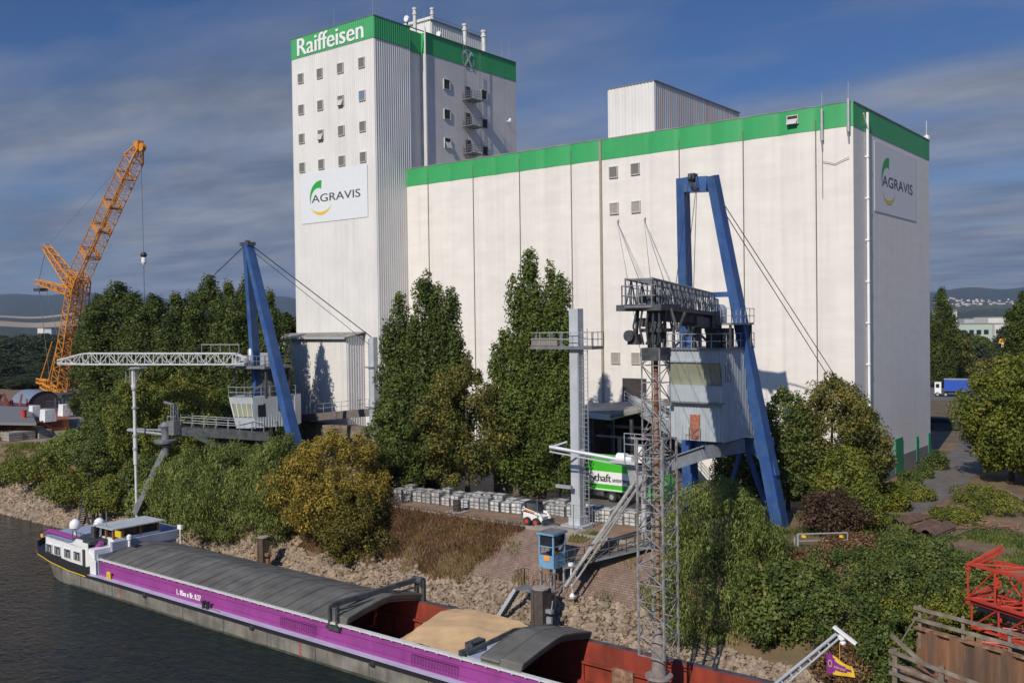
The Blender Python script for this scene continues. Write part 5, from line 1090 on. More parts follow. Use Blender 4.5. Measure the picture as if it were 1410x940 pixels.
for x in (-50.3,-46.9,-42.9):
    for y, s in ((Ya+.18,-1),(Yb-.18,1)):
        a = MB(); a.lathe((x,y,.5),[(.4,-.16),(.5,-.12),(.5,.12),(.4,.16)],20,'y'); w = a.build('wheel', m_rubber, lo, True)
        a = MB(); a.lathe((x,y+s*.1,.5),[(.24,-.07),(.28,.07)],14,'y'); a.build('rim', m_steel, w, True)
# thin wire fence on the quay
def wfence(x0,x1,y,n,label,h=2.0):
    t = thing('wire_fence', label, 'fence', ((x0+x1)/2,y,0))
    for k in range(n+1): x = x0+(x1-x0)*k/n; a = MB(); a.tube((x,y,0),(x,y,h),.035,5); a.build('post', m_gsteel, t)
    a = MB()
    for z in (.5,1.2,h-.05): a.tube((x0,y,z),(x1,y,z),.012,3)
    a.build('wire', m_gsteel, t)
wfence(-48,-40.9,61.75,4,'thin wire fence posts standing around the grey mast base',2.2)
# --- right bank: barrier, pipes, sheet piles, red lattice, timber rails, rusty wall
br_ = thing('barrier_frame', 'metal barrier frame with small yellow plates beside the blue leg', 'barrier', (-26.5,66.8,0))
q0,q1 = PY(1099,735,66.5),PY(1167,733,66.5); g0 = gz(q0.x,66.5)
a = MB(); a.bar((q0.x,66.5,g0-.2),(q0.x,66.5,q0.z),.14); a.bar((q0.x-.25,66.5,g0-.2),(q0.x-.25,66.5,q0.z-.2),.1); a.tube(q0,q1,.05,6); a.tube((q1.x,66.5,g0-.2),q1,.05,6); a.tube(q0+Vector((0,0,-.5)),q1+Vector((0,0,-.5)),.03,5); a.build('frame', m_steel, br_)
for px in (1107,1159): q = PY(px,738,66.45); a = MB(); a.box(q.x-.16,q.x+.16,66.4,66.44,q.z-.09,q.z+.09); a.build('yellow_plate', m_lyel, br_)
def ublock(p, d, L, n, label, mt, wv=.45, stack=3):
    t = thing('sheet_pile_stack', label, 'sheet piles', (p[0],p[1],p[2])); p = Vector(p); d = Vector(d).normalized(); s = d.cross(Vector((0,0,1)))
    for j in range(stack):
        a = MB(); z = .12+j*.16; o = p+s*R.uniform(-.2,.2)+d*R.uniform(-.3,.3)
        pts = []
        for i in range(n*4+1): pts.append(o+s*(i*wv/2)+Vector((0,0,z+(.22 if (i//2)%2 else 0))))
        m_ = len(pts); a.add(pts+[q+d*L for q in pts], [(i,i+1,m_+i+1,m_+i) for i in range(m_-1)])
        a.add([q+Vector((0,0,.03)) for q in pts]+[q+d*L+Vector((0,0,.03)) for q in pts], [(i,i+1,m_+i+1,m_+i) for i in range(m_-1)]); a.build('sheet_pile', mt, t)
    for k in (.15,.8): a = MB(); c = p+d*L*k; a.bar(c+s*-.3,c+s*(n*2*wv+.3),.2,.16); a.build('timber_bearer', m_wood, t)
m_sp = pm('rusted_pile_steel', (.115,.065,.045), .85, .1, var=.25, scale=2, col2=(.17,.10,.07))
ublock(PG(1246,738,.0), (.1,1.0,0), 4.4, 2, 'stack of rusted sheet piles lying on the cleared ground', m_sp, .5, 3)
ublock(PG(1228,722,.0), (.2,1,0), 4.0, 1, 'small rusted sheet pile bundle left of the larger stack', m_sp, .45, 2)
ublock(PG(1284,708,.0), (.35,.95,0), 5.5, 2, 'reddish rusted pile bundle half overgrown behind the main stack', m_rust, .5, 2)
sc_ = thing('scrap_heap', 'tangled heap of thin rusty bars on the cleared ground', 'scrap', PG(1367,728,0))
a = MB(); c = PG(1367,728,0)
for k in range(40): p = c+Vector((R.uniform(-1.8,1.8),R.uniform(-1,1),R.uniform(.05,.5))); a.tube(p,p+Vector((R.uniform(-1.5,1.5),R.uniform(-1.2,1.2),R.uniform(-.2,.3))),.035,4)
a.build('bars', m_rust, sc_)
for i,(pa,pb,lab) in enumerate([((1385,675),(1410,690),'pale bleached log lying near the right picture edge'),((1395,700),(1412,702),'short pale plank on the cleared ground, right picture edge'),((1300,742),(1345,725),'thin bare pole lying across the cleared ground')]):
    p, q = PG(*pa,.15), PG(*pb,.15); a = MB(); a.tube(p,q,.12 if i<2 else .05,7); tag(recentre(a.build('fallen_log', m_wood, None, True), p), lab, 'log')
# red lattice crane sections
rl = thing('red_lattice_section', 'stacked bright red lattice crane sections at the right picture edge', 'crane section', (-11,58,0))
P0 = PY(1333,772,57.2); U = Vector((1.0,-.55,0)).normalized(); V_ = Vector((.62,.78,0)).normalized()
def rsec(name, base, L, w, h, side=1):
    a = MB(); c = [base, base+V_*w, base+Vector((0,0,h)), base+V_*w+Vector((0,0,h))]
    for p in c: a.bar(p, p+U*L, .14, .14)
    n = 4
    for i in range(n+1):
        o = U*(L*i/n); a.tube(c[0]+o,c[1]+o,.06,6); a.tube(c[2]+o,c[3]+o,.06,6); a.tube(c[0]+o,c[2]+o,.06,6); a.tube(c[1]+o,c[3]+o,.06,6)
        if i < n:
            o2 = U*(L*(i+1)/n); a.tube(c[0]+o,c[2]+o2,.05,6); a.tube(c[1]+o2,c[3]+o,.05,6); a.tube(c[2]+o,c[3]+o2,.05,6); a.tube(c[0]+o,c[1]+o2,.05,6)
    a.build(name, m_red, rl)
rsec('upper_section', PY(1333,822,57.2), 7, 1.9, 1.9)
rsec('lower_section', PY(1338,862,57.4), 7, 1.9, 1.4)
a = MB()
for p, q in (((1330,778),(1380,752)),((1330,824),(1378,800))):
    for o in (0,.25): a.bar(PY(*p,57.1)+Vector((0,0,-o)),PY(*q,58.9)+Vector((0,0,-o)),.16,.12)
a.build('end_beam', m_red, rl)
a = MB()
for k in range(3): p = PY(1340,826+k*8,57.6)+Vector((0,k*.4,0)); a.bar(p,p+U*6,.35,.08)
a.build('plank', m_wood, rl)
a = MB()
for k in range(9): p = PY(1330+R.uniform(0,60),872+R.uniform(-8,12),56.6); a.tube(p,p+Vector((R.uniform(.5,1.8),R.uniform(-.5,.5),R.uniform(-.1,.15))),.05,5)
a.build('loose_bar', m_red, rl)
# rusty sheet pile quay wall with timber rails
rw = thing('quay_wall', 'rust streaked sheet pile quay wall at the bottom right', 'wall', (-11,55,-4))
m_rw = pm('rust_streaked_wall', (.125,.078,.055), .85, .1, var=.3, scale=1.2, col2=(.32,.15,.06), f2=.55, streak=.35, stretch=(1,1,.15))
a = MB(); wa, wb_ = Vector((-15.2,55.4,0)), Vector((-3,51.6,0)); d = (wb_-wa).normalized(); nn = Vector((d.y,-d.x,0)); pts = []
i = 0; L = (wb_-wa).length; s = 0
while s < L:
    for t,k in ((0,0),(.55,0),(.7,1),(1.25,1)):
        pts.append(wa+d*min(L,s+t)+nn*.26*k)
    s += 1.4
m_ = len(pts); a.add([p+Vector((0,0,-9)) for p in pts]+[p+Vector((0,0,-.75)) for p in pts], [(i,i+1,m_+i+1,m_+i) for i in range(m_-1)]); a.bar(wa+Vector((0,.5,-4.2)), wa+Vector((.4,6,-4.2)), .12, 7); a.build('sheeting', m_rw, rw)
a = MB(); a.bar(wa+nn*.1+Vector((0,0,-.68)),wb_+nn*.1+Vector((0,0,-.68)),.35,.12); a.build('cap', m_rust, rw)
def trail(name,label,p,q,n,h,rails,post=.16):
    t = thing(name,label,'railing',p); p,q = Vector(p),Vector(q)
    for k in range(n+1): c = p.lerp(q,k/n); a = MB(); a.box(c.x-post/2,c.x+post/2,c.y-post/2,c.y+post/2,c.z-1.2,c.z+h); a.build('post', m_wood, t)
    for z in rails: a = MB(); a.bar(p+Vector((-.3,-.1,z)),q+Vector((0,-.1,z-.05)),.08,.2); a.build('rail', m_wood, t)
    return t
trail('timber_railing','weathered timber railing standing on top of the rusty quay wall',wa+Vector((.2,.0,-.65)),wb_+Vector((0,0,-.65)),5,1.2,(.45,1.05))
trail('timber_fender','lower weathered timber fender frame in front of the quay wall',Vector((-15.7,53.2,-2.3)),Vector((-3,49.9,-3.4)),5,.9,(-.4,.1,.75),.24)
a = MB(); a.box(-15.6,-2,52.2,53.4,-9,-2.6); 
rr = MB(); rr.prism([(-16.2,54.9,-3.0),(-15.4,53.0,-3.0),(-3,49.7,-3.2),(-3,51.7,-3.2),(-15.2,55.3,-3.0)],(0,0,.1)); rr.build('lower_ledge', m_rust, rw)
a = MB(); q = PY(1252,895,53.4); a.bar(q+Vector((-1.0,.2,.6)),q+Vector((1.3,-.2,-.9)),.14,.2); a.bar(q+Vector((-.6,.2,.1)),q+Vector((.2,.2,1.6)),.08,.08); tag(recentre(a.build('broken_plank', m_wood), q), 'broken grey plank leaning at the timber fender corner', 'plank')
# ------------------------------------------------------------------ vegetation
NR = np.random.default_rng(11)
def card_mesh(name, C, Nn, size, aspect=1.0, droop=None, mat=None):
    n = len(C); Nn = Nn/np.linalg.norm(Nn, axis=1, keepdims=True)
    r = NR.normal(size=(n,3)) if droop is None else droop+NR.normal(size=(n,3))*.35
    t = r-(r*Nn).sum(1,keepdims=True)*Nn; t /= np.linalg.norm(t,axis=1,keepdims=True)+1e-9
    b = np.cross(Nn, t); sz = size[:,None]
    V = np.empty((n,4,3)); V[:,0] = C-t*sz*.5; V[:,1] = C+b*sz*.32/aspect; V[:,2] = C+t*sz*.5; V[:,3] = C-b*sz*.32/aspect
    V[:,1] += Nn*sz*.08; V[:,3] += Nn*sz*.08
    me = bpy.data.meshes.new(name); me.vertices.add(n*4); me.vertices.foreach_set('co', V.reshape(-1).astype(np.float32))
    me.loops.add(n*4); me.loops.foreach_set('vertex_index', np.arange(n*4, dtype=np.int32))
    me.polygons.add(n); me.polygons.foreach_set('loop_start', np.arange(0,n*4,4, dtype=np.int32)); me.polygons.foreach_set('loop_total', np.full(n,4,dtype=np.int32))
    me.update(calc_edges=True); me.materials.append(mat); return me
def crown_pts(H0, H1, rad, ncl, rc, nl, stretch=1.0, hollow=.5, squash=1.0, up=.25):
    """rad(t) radius at height fraction t; ncl clumps of radius rc each with nl leaves"""
    ts = NR.random(ncl*6); w = np.array([max(.02,rad(t)) for t in ts]); keep = NR.random(ncl*6) < w/w.max(); ts = ts[keep][:ncl]; n = len(ts)
    ang = NR.random(n)*2*math.pi; rr = np.array([rad(t) for t in ts]); lob = 1+.16*np.sin(ang*3+ts*5)+.1*np.sin(ang*5-ts*11)
    q = hollow+(1-hollow)*np.sqrt(NR.random(n)); rcl = rc*(.6+.7*NR.random(n))*np.clip(.45+rr/ (rr.max()+1e-6)*.6,.5,1)
    R_ = np.maximum(0, rr*lob*q-rcl*.35)
    cc = np.stack([np.cos(ang)*R_, np.sin(ang)*R_*squash, H0+(H1-H0)*ts], 1)
    d = NR.normal(size=(n,nl,3)); d /= np.linalg.norm(d,axis=2,keepdims=True)
    out = cc.copy(); out[:,2] = 0; 
    f = (.55+.5*NR.random((n,nl,1)))
    P = cc[:,None,:]+d*f*rcl[:,None,None]*np.array([1,1,stretch])
    Nn = d*.9+NR.normal(size=d.shape)*.45+np.array([0,0,up])
    P = P.reshape(-1,3); Nn = Nn.reshape(-1,3); k = P[:,2] > max(0.05,H0*.5)
    return P[k], Nn[k]
def trunk_mb(h, r, spread, nb=7, lean=0, h0=.2):
    mb = MB(); segs = 6; pts = [Vector((math.sin(i*1.3)*.1*h*.05+lean*i/segs, math.cos(i*1.7)*.05*h*.1, h*i/segs)) for i in range(segs+1)]
    for i in range(segs): mb.tube(pts[i], pts[i+1], r*(1-i/segs*.8), 8, r*(1-(i+1)/segs*.8))
    for k in range(nb):
        t = h0+(.9-h0)*k/nb; c = pts[int(t*segs)].lerp(pts[min(segs,int(t*segs)+1)], t*segs%1); a = k*2.4
        e = c+Vector((math.cos(a)*spread*(1-t*.5), math.sin(a)*spread*(1-t*.5), h*.18)); m = c.lerp(e,.5)+Vector((0,0,-h*.02)); rr = r*(1-t*.7)*.5
        mb.tube(c,m,rr,5,rr*.7); mb.tube(m,e,rr*.7,5,rr*.3)
    return mb
def tree_proto(name, label, cat, H, H0, rad, leaf, mat, ncl, rc, nl, group=None, trunk_r=.3, spread=2, stretch=1, hollow=.5, aspect=1, droop=None, up=.25, nb=7, squash=1.0, trunk=True, partname='crown'):
    t = thing(name, label, cat, (0,0,0), group)
    P, Nn = crown_pts(H0, H, rad, ncl, rc, int(nl*(1.8 if H < 23 and leaf < .5 else 1)), stretch, hollow, squash, up)
    if leaf < .5: leaf *= .70
    me = card_mesh(partname, P, Nn, leaf*(.6+.8*NR.random(len(P))), aspect, droop, mat)
    o = bpy.data.objects.new(partname, me); COL.objects.link(o); o.parent = t
    if trunk: trunk_mb(H*.82, trunk_r, spread, nb).build('trunk' if H > 5 else 'stem', m_trunk, t)
    return t
lm_pop = leafmat('leaf_hornbeam', (0.0317,0.0524,0.0115), (0.0794,0.1090,0.0218), (0.1746,0.2036,0.0403))
lm_poplar2 = leafmat('leaf_poplar', (0.0413,0.0684,0.0138), (0.0994,0.1368,0.0253), (0.1987,0.2282,0.0460))
lm_maple = leafmat('leaf_maple', (0.0443,0.0546,0.0139), (0.1265,0.1366,0.0300), (0.3004,0.2277,0.0520), noise=.8)
lm_wil = leafmat('leaf_willow', (0.0626,0.0947,0.0205), (0.1667,0.2085,0.0486), (0.3334,0.3600,0.0895))
lm_rob = leafmat('leaf_robinia', (0.0606,0.0863,0.0152), (0.1513,0.1726,0.0278), (0.2826,0.2760,0.0443), noise=.8)
lm_yel = leafmat('leaf_yellow', (0.1113,0.0940,0.0190), (0.2783,0.2132,0.0356), (0.5288,0.3637,0.0594))
lm_ivy = leafmat('leaf_ivy', (0.0404,0.0677,0.0149), (0.0968,0.1352,0.0297), (0.2018,0.2123,0.0520), noise=.8)
lm_red = leafmat('leaf_reddish', (.035,.022,.015), (.085,.05,.032), (.15,.10,.06))
lm_bright = leafmat('leaf_yellow_green', (0.0525,0.0792,0.0120), (0.1350,0.1584,0.0220), (0.2850,0.2736,0.0350))
lm_brown = leafmat('leaf_brown', (.085,.046,.022), (.20,.11,.05), (.34,.22,.11))
# hornbeam-like columns: three prototypes reused
def rp(t): return 3.2*(min(1,(t+.04)/.16))**.7*(1-max(0,(t-.45)/.55)**2.3*.84)
def rp2(t): return 2.6*(min(1,(t+.05)/.15))*(1-max(0,(t-.4)/.6)**2.0*.86)
hb1 = tree_proto('hornbeam_tree', 'x', 'tree', 22, 1.2, rp, .42, lm_pop, 260, 1.05, 75, 'tall dark trees in a row behind the left crane', .38, 2, stretch=1.7, hollow=.55)
hb2 = tree_proto('hornbeam_tree', 'x', 'tree', 22, 1.0, rp2, .42, lm_pop, 240, .95, 75, 'tall dark trees in a row behind the left crane', .34, 2, stretch=1.9, hollow=.5)
LEFT = [ # px, topY, Y, width scale, proto, label
 (136,405,84,1.15,1,'broad tree at the left end of the tall row, directly behind the orange crane'),
 (160,388,82,1.45,1,'tall broad tree just right of the orange crane column'),
 (186,400,80,1.2,2,'slimmer tall tree right of the hanging crane hook rope'),
 (212,405,79,1.25,1,'dark tree in the dip of the tall row left of the pointed crowns'),
 (242,402,77,1.1,2,'dark tall tree above the middle of the white lattice boom'),
 (262,400,79,1.0,2,'narrow dark tree left of the highest pointed crown'),
 (286,379,75,1.0,1,'pointed dark tree with the highest crown left of the blue A frame'),
 (314,386,75,.9,2,'narrow pointed tree between the highest crown and the blue leg'),
 (340,380,73.5,.95,1,'dark tree right behind the apex legs of the left blue crane'),
 (370,398,72.5,.8,2,'last dark tree of the row beside the white tower edge')]
used = set()
for px,py,Y,ws,pr,lab in LEFT:
    q = PY(px,py,Y); base = hb1 if pr == 1 else hb2; s = q.z/22.6; ww = ws*1.15
    if pr not in used: used.add(pr); base.location = (q.x,Y,0); base.scale = (ww,ww,s); base['label'] = lab; base.rotation_euler.z = px
    else: copy_tree(base, (q.x,Y,0), px*.7, lab, (ww,ww,s))
for i,(x,y,s,lab) in enumerate([(-150,92,1.0,'dark tree of the second line, furthest left behind the row'),(-138,90,.95,'dark tree of the second line behind the broad left trees'),(-124,88,.95,'dark tree of the second line behind the row dip'),(-110,88,.9,'dark tree of the second line behind the pointed crown')]):
    copy_tree(hb1, (x,y,0), i*1.1, lab, (1.6,1.6,s*.9))
# three-stem dark tree centre left
def rc1(t): return 2.3*(min(1,(t+.05)/.2))**.6*(1-max(0,(t-.45)/.55)**1.6*.85)
ct = tree_proto('hornbeam_tree', 'large dark multi stemmed tree between grey mast and pale silo wall', 'tree', 21.5, 1.5, rc1, .40, lm_pop, 10, 1, 10, None, .35, 2)
for o in list(ct.children): bpy.data.objects.remove(o)
def multi(t, parts, name='crown', leaf=.27, mat=None):
    Ps, Ns = [], []
    for (x,y,H0,H,rs,ncl,rc) in parts:
        P, Nn = crown_pts(H0,H,(lambda t_: rs*(min(1,(t_+.05)/.2))**.5*(1-max(0,(t_-.55)/.45)**2.6*.75)),int(ncl*1.1),rc,125,1.7,.45); P = P+np.array([x,y,0]); Ps.append(P); Ns.append(Nn)
    P = np.concatenate(Ps); Nn = np.concatenate(Ns)
    me = card_mesh(name, P, Nn, leaf*(.6+.8*NR.random(len(P))), 1, None, mat); o = bpy.data.objects.new(name, me); COL.objects.link(o); o.parent = t
    mb = MB()
    for (x,y,H0,H,rs,ncl,rc) in parts: mb.tube((x*.3,y*.3,0),(x*.8,y*.8,H*.35),.28,8,.2); mb.tube((x*.8,y*.8,H*.35),(x,y,H*.85),.2,7,.05)
    mb.build('trunk', m_trunk, t)
multi(ct, [(-5.6,0,1.5,16.6,1.2,50,.8),(-4.0,0,1.5,19.6,1.5,90,.9),(-2.6,.9,1.5,17.0,1.5,80,.9),(-.1,0,1.5,21.9,1.6,120,.9),(1.2,.5,1.5,21.0,1.5,90,.9),(2.9,.3,1.5,19.6,1.4,90,.85),(4.3,-.4,1.5,15.4,1.4,70,.85),(-.8,-1.4,1.0,12,3.2,110,1.1)], mat=lm_pop)
ct.location = (-66.4,70.5,0)
c2 = thing('hornbeam_tree', 'tall pointed dark tree group standing alone left of the platform mast', 'tree', (0,0,0))
multi(c2, [(-1.6,0,1.6,20.6,1.5,90,.9),(-.1,.4,1.6,23.4,1.35,110,.85),(1.0,.2,1.6,20.8,1.4,80,.9),(2.3,.2,1.6,21.9,1.3,90,.85),(3.7,-.2,1.6,21.0,1.3,90,.85),(4.6,-.5,1.4,16.6,1.1,60,.8),(-3.0,-.4,1.6,16,1.3,80,.85),(.6,-1.2,1.2,12,2.6,100,1.1)], mat=lm_poplar2)
c2.location = (-54.9,72.5,0)
def rb_(t): return (math.sin(math.pi*min(1,max(0,.12+t*.86)))**.7)
def round_tree(name, label, cat, X, Y, z, W_, H, H0, leaf, mat, ncl=150, rc=1.0, nl=60, **k):
    t = tree_proto(name, label, cat, H, H0, lambda t_: W_/2*rb_(t_), leaf, mat, ncl, rc, nl, **k); t.location = (X,Y,z); return t
round_tree('maple_tree','broad brown green tree shading the white crates','tree',-60.0,69.0,0,10.0,12.6,1.6,.36,lm_maple,200,1.05,75,trunk_r=.28,spread=3)
round_tree('maple_tree','low spreading dark green tree under the three stemmed tree','tree',-66.5,66.5,0,7.5,9.2,.9,.36,lm_ivy,130,1.0,70,trunk_r=.22,spread=2)
round_tree('young_tree','small light green tree right beside the platform mast','tree',-50.6,71.0,0,4.8,10.8,1.4,.32,lm_poplar2,110,.85,65,trunk_r=.15,spread=1.2)
# yellow autumn tree
round_tree('autumn_tree','yellow golden autumn tree on the bank before the annex','tree',-67.8,59.3,-2.8,11.8,9.4,.5,.30,lm_yel,230,1.0,85,trunk_r=.2,spread=3,hollow=.4)
round_tree('autumn_bush','olive yellow bush at the foot of the golden tree','bush',-63.3,57.2,-4.2,8.0,6.2,.1,.30,leafmat('leaf_olive_yellow',(.05,.05,.012),(.12,.11,.02),(.22,.18,.03)),140,.9,75,trunk_r=.1,spread=2,squash=.7)
# willows in front of the left crane
round_tree('willow_bush','feathery green willow bush left of the yellow tree','bush',-74.5,57.8,-4.0,9.2,9.6,.1,.46,lm_wil,170,1.1,70,trunk_r=.16,spread=2,aspect=2.6,droop=np.array([0,0,-1.0]))
round_tree('willow_bush','large feathery green willow above the middle of the barge','bush',-82.0,57.2,-4.8,10,10.0,.1,.46,lm_wil,190,1.1,70,trunk_r=.18,spread=2,aspect=2.6,droop=np.array([0,0,-1.0]))
round_tree('willow_bush','rounded green willow bush directly right of the slanting strut','bush',-89.0,57.6,-4.6,7.6,8.3,.1,.46,lm_wil,140,1.0,70,trunk_r=.14,spread=1.6,aspect=2.4,droop=np.array([0,0,-1.0]))
for i,(px,py,Y,w,h,lab,m) in enumerate([
 (395,600,60.5,6,6.5,'dark green bush between the blue leg and the golden tree',lm_ivy),
 (330,612,61.5,7,6,'dark bush under the small grey crane cabin',lm_ivy)]):
    q = PY(px,py,Y); round_tree('bush',lab,'bush',q.x,Y,gz(q.x,Y),w,q.z-gz(q.x,Y),.1,.34,m,110,.95,65,trunk_r=.1)
# robinia and lower bushes left of the strut
round_tree('robinia_tree','slender yellow green robinia rising behind the white telescopic pipe','tree',-103.5,61.5,0,8.5,12.2,1.0,.36,lm_rob,190,.95,75,trunk_r=.18,spread=2)
round_tree('robinia_tree','second yellow green robinia right of the telescopic pipe','tree',-97.0,62.5,0,8.0,11.5,1.0,.36,lm_rob,170,.95,75,trunk_r=.18,spread=2)
for (px,py,Y,w,lab,m) in [
 (112,592,62,8,'big mid green bush behind the far rocky bank, centre left',lm_wil),
 (55,628,58.6,9,'rounded light green bush above the rocky shore near the left edge',lm_rob),
 (12,655,58.4,8,'low green bush above the rocks at the left picture edge',lm_ivy),
 (152,545,65,9,'leafy bush at the foot of the robinia, left side',lm_poplar2),
 (108,652,57.4,8,'low bush right above the rocks left of the stair tower',lm_rob),
 (165,655,57.4,7,'low light green bush behind the steel stair tower',lm_rob),
 (205,665,57.2,4.5,'small green bush on the stones left of the strut foot',lm_wil),
 (215,625,60,7,'bush behind the slanting strut foot',lm_ivy),
 (145,600,60.5,8,'mid green bush behind the guard rail',lm_ivy),
 (250,560,67,8,'dark bush behind the small lattice mast head',lm_pop),
 (205,560,66,8,'green bush behind the loading arm head',lm_poplar2),
 (300,545,69,8,'dark green bush left of the grey crane cabin',lm_pop),
 (5,600,66,5,'dark green bush cut by the left picture edge',lm_pop)]:
    q = PY(px,py,Y); z = gz(q.x,Y)-.2; round_tree('bush',lab,'bush',q.x,Y,z,w,q.z-z,.05,.36,m,120,1.0,65,trunk_r=.1,nb=4)
# trees right of the crane
round_tree('maple_tree','tall brown green tree against the white silo right of the blue leg','tree',-29.2,81.5,0,8.4,11.6,1.2,.34,lm_maple,210,1.0,80,trunk_r=.25,spread=3)
round_tree('maple_tree','dark tree directly behind the slanting blue right leg','tree',-32.4,79.5,0,6.4,10.6,1.2,.34,lm_ivy,140,.95,70,trunk_r=.22,spread=2)
round_tree('maple_tree','olive green tree at the front corner of the silo','tree',-27.6,84.3,0,4.6,9.0,.8,.34,lm_maple,140,.95,75,trunk_r=.2,spread=2)
round_tree('maple_tree','lower olive tree in front of the silo corner trees','tree',-26.9,77.8,0,5.2,6.0,.4,.32,lm_rob,120,.85,70,trunk_r=.15,spread=1.6)
round_tree('maple_tree','dark tree between the two rear braces of the big crane','tree',-36.5,79.5,0,6.0,7.0,.4,.34,lm_ivy,120,.95,70,trunk_r=.2)
round_tree('bush','dark reddish brown bush beside the blue leg foot','bush',-25.9,73.2,0,5.0,3.2,.05,.28,lm_red,100,.75,65,trunk_r=.06,nb=4)
round_tree('bush','bright green climbing bush on the cleared ground near the pile stack','bush',-24.6,74.8,0,3.6,3.4,.05,.28,lm_bright,100,.7,65,trunk_r=.06,nb=4)
round_tree('bush','bright yellow green bush at the near end of the asphalt road','bush',-25.0,84.6,0,3.2,2.2,.05,.26,lm_bright,80,.6,60,trunk_r=.05,nb=3)
round_tree('willow_bush','large blue green willow bush in front of the big crane portal','bush',-30.4,62.5,-1.8,8.2,7.0,.05,.40,lm_wil,220,1.0,80,trunk_r=.15,spread=2,aspect=2.8,droop=np.array([0,0,-.9]))
round_tree('willow_bush','lower grey green willow hanging over the water edge','bush',-29.4,59.0,-5.2,8.4,6.8,.05,.38,lm_wil,210,.95,80,trunk_r=.15,spread=2,aspect=2.8,droop=np.array([0,0,-1]))
round_tree('willow_bush','willow bush right of the big blue crane foot','bush',-24.8,60.0,-4.6,6.6,5.2,.05,.38,lm_ivy,160,.9,75,trunk_r=.12,spread=2)
IVY = [(-21.5,64.3,-1.3,7,2.2,lm_ivy),(-18.2,66.5,-.3,6.5,1.8,lm_ivy),(-17.5,62.0,-2.2,7,3.4,lm_ivy),(-20.5,60.0,-3.8,7,3.6,lm_ivy),(-17.2,58.5,-4.2,6,3.2,lm_ivy),(-15.6,61.0,-2.2,5.4,2.6,lm_bright),(-22.8,67.6,0,4.5,1.0,lm_brown),(-20.5,69.6,0,5,.9,lm_ivy),(-15.2,65.5,-.2,4.5,1.2,lm_ivy),(-24.6,64.6,-1.0,4.0,1.3,lm_brown),(-19.4,57.6,-5.2,5,2.2,lm_brown),(-16.0,56.8,-5.2,4,2.2,lm_ivy)]
ivlab = ['wide ivy mound on the right bank below the yellow barrier','ivy mound below the stack of rusted sheet piles','ivy mound in the middle of the right bank','ivy mound just above the bow mast','ivy clad mound left of the timber fender','brighter green ivy mound beside the red lattice sections','brown withered patch of scrub under the barrier frame','low ivy mound on the edge of the cleared ground','ivy mound in front of the rusty bars','brown scrub between the willow and the barrier','brown reddish scrub right behind the flag','small ivy mound touching the broken plank']
for (x,y,z,w,h,m),lab in zip(IVY,ivlab): round_tree('ivy_mound',lab,'bush',x,y,z,w,h,.0,.26,m,110,.7,70,trunk=False,partname='foliage')
# right side trees and road shrubs
round_tree('maple_tree','big yellow green tree in front of the blue lorry, right picture side','tree',-19.9,106,0,9.8,12.4,1.6,.42,lm_bright,260,1.15,80,trunk_r=.3,spread=3)
round_tree('maple_tree','yellow green tree cut off by the right picture edge','tree',-17.0,104,0,9,13.0,1.2,.42,lm_bright,200,1.1,75,trunk_r=.3,spread=3)
round_tree('maple_tree','orange green tree behind the big yellow green tree','tree',-20.0,124,0,9,13.0,1.2,.45,lm_maple,170,1.2,70,trunk_r=.3,spread=3)
for (px,py,Y,w,lab,pr) in [(1297,396,238,6.4,'slim pointed poplar beside the grey silo edge',2),(1410,404,150,5.0,'tall dark poplar at the right picture edge',1),(1318,452,250,8,'round green tree right of the slim poplar',0),(1290,455,245,9,'olive green tree at the foot of the slim poplar',0),(1345,462,290,11,'green tree before the pale distant factory',0),(1368,494,200,8,'bushy tree above the pale wall behind the lorry',0)]:
    q = PY(px,py,Y)
    if pr: copy_tree(hb1 if pr==1 else hb2, (q.x,Y,0), px, lab, (w/5,w/5,q.z/22.4))
    else: round_tree('roadside_tree',lab,'tree',q.x,Y,0,w,q.z,.8,.5,lm_maple if px != 1345 else lm_poplar2,90,1.3,55,trunk_r=.25)
for (x,y,w,h,lab) in [(-27.0,96.5,2.2,1.6,'small round shrub at the silo wall near the first green door'),(-27.6,103.5,1.8,1.3,'small round shrub between the two middle green doors'),(-28.0,110,2.6,2.0,'larger round shrub at the far green doors'),(-25.0,90.5,3.4,1.3,'low green shrub on the silo side of the road'),(-19.9,92.0,5.0,1.5,'wide low shrub on the right side of the road'),(-17.6,88.5,5.5,1.6,'low green scrub right of the road near the picture edge'),(-19.6,83.0,4.2,1.0,'flat green scrub behind the sheet pile stack')]:
    round_tree('shrub',lab,'shrub',x,y,0,w,h,.0,.22,lm_ivy if w<3 else lm_bright if y>91 and w>6 else lm_rob,60,.5,50,trunk=False,partname='foliage')
# ground cover, dry grass, riprap
def tufts(name, label, cat, pts_fn, n, h, mat, w=.05):
    X, Y, Z = pts_fn(n); k = len(X)
    lean = NR.normal(size=(k,3))*.35; lean[:,2] = 1; hh = h*(.5+NR.random(k))
    a = NR.random(k)*math.pi; s = np.stack([np.cos(a),np.sin(a),np.zeros(k)],1)*w
    B = np.stack([X,Y,Z],1); V = np.empty((k,3,3)); V[:,0] = B-s; V[:,1] = B+s; V[:,2] = B+lean*hh[:,None]
    me = bpy.data.meshes.new(name); me.vertices.add(k*3); me.vertices.foreach_set('co', V.reshape(-1).astype(np.float32)); me.loops.add(k*3); me.loops.foreach_set('vertex_index', np.arange(k*3,dtype=np.int32))
    me.polygons.add(k); me.polygons.foreach_set('loop_start', np.arange(0,k*3,3,dtype=np.int32)); me.polygons.foreach_set('loop_total', np.full(k,3,dtype=np.int32)); me.update(calc_edges=True); me.materials.append(mat)
    o = bpy.data.objects.new(name, me); COL.objects.link(o); return tag(o, label, cat, kind='stuff')
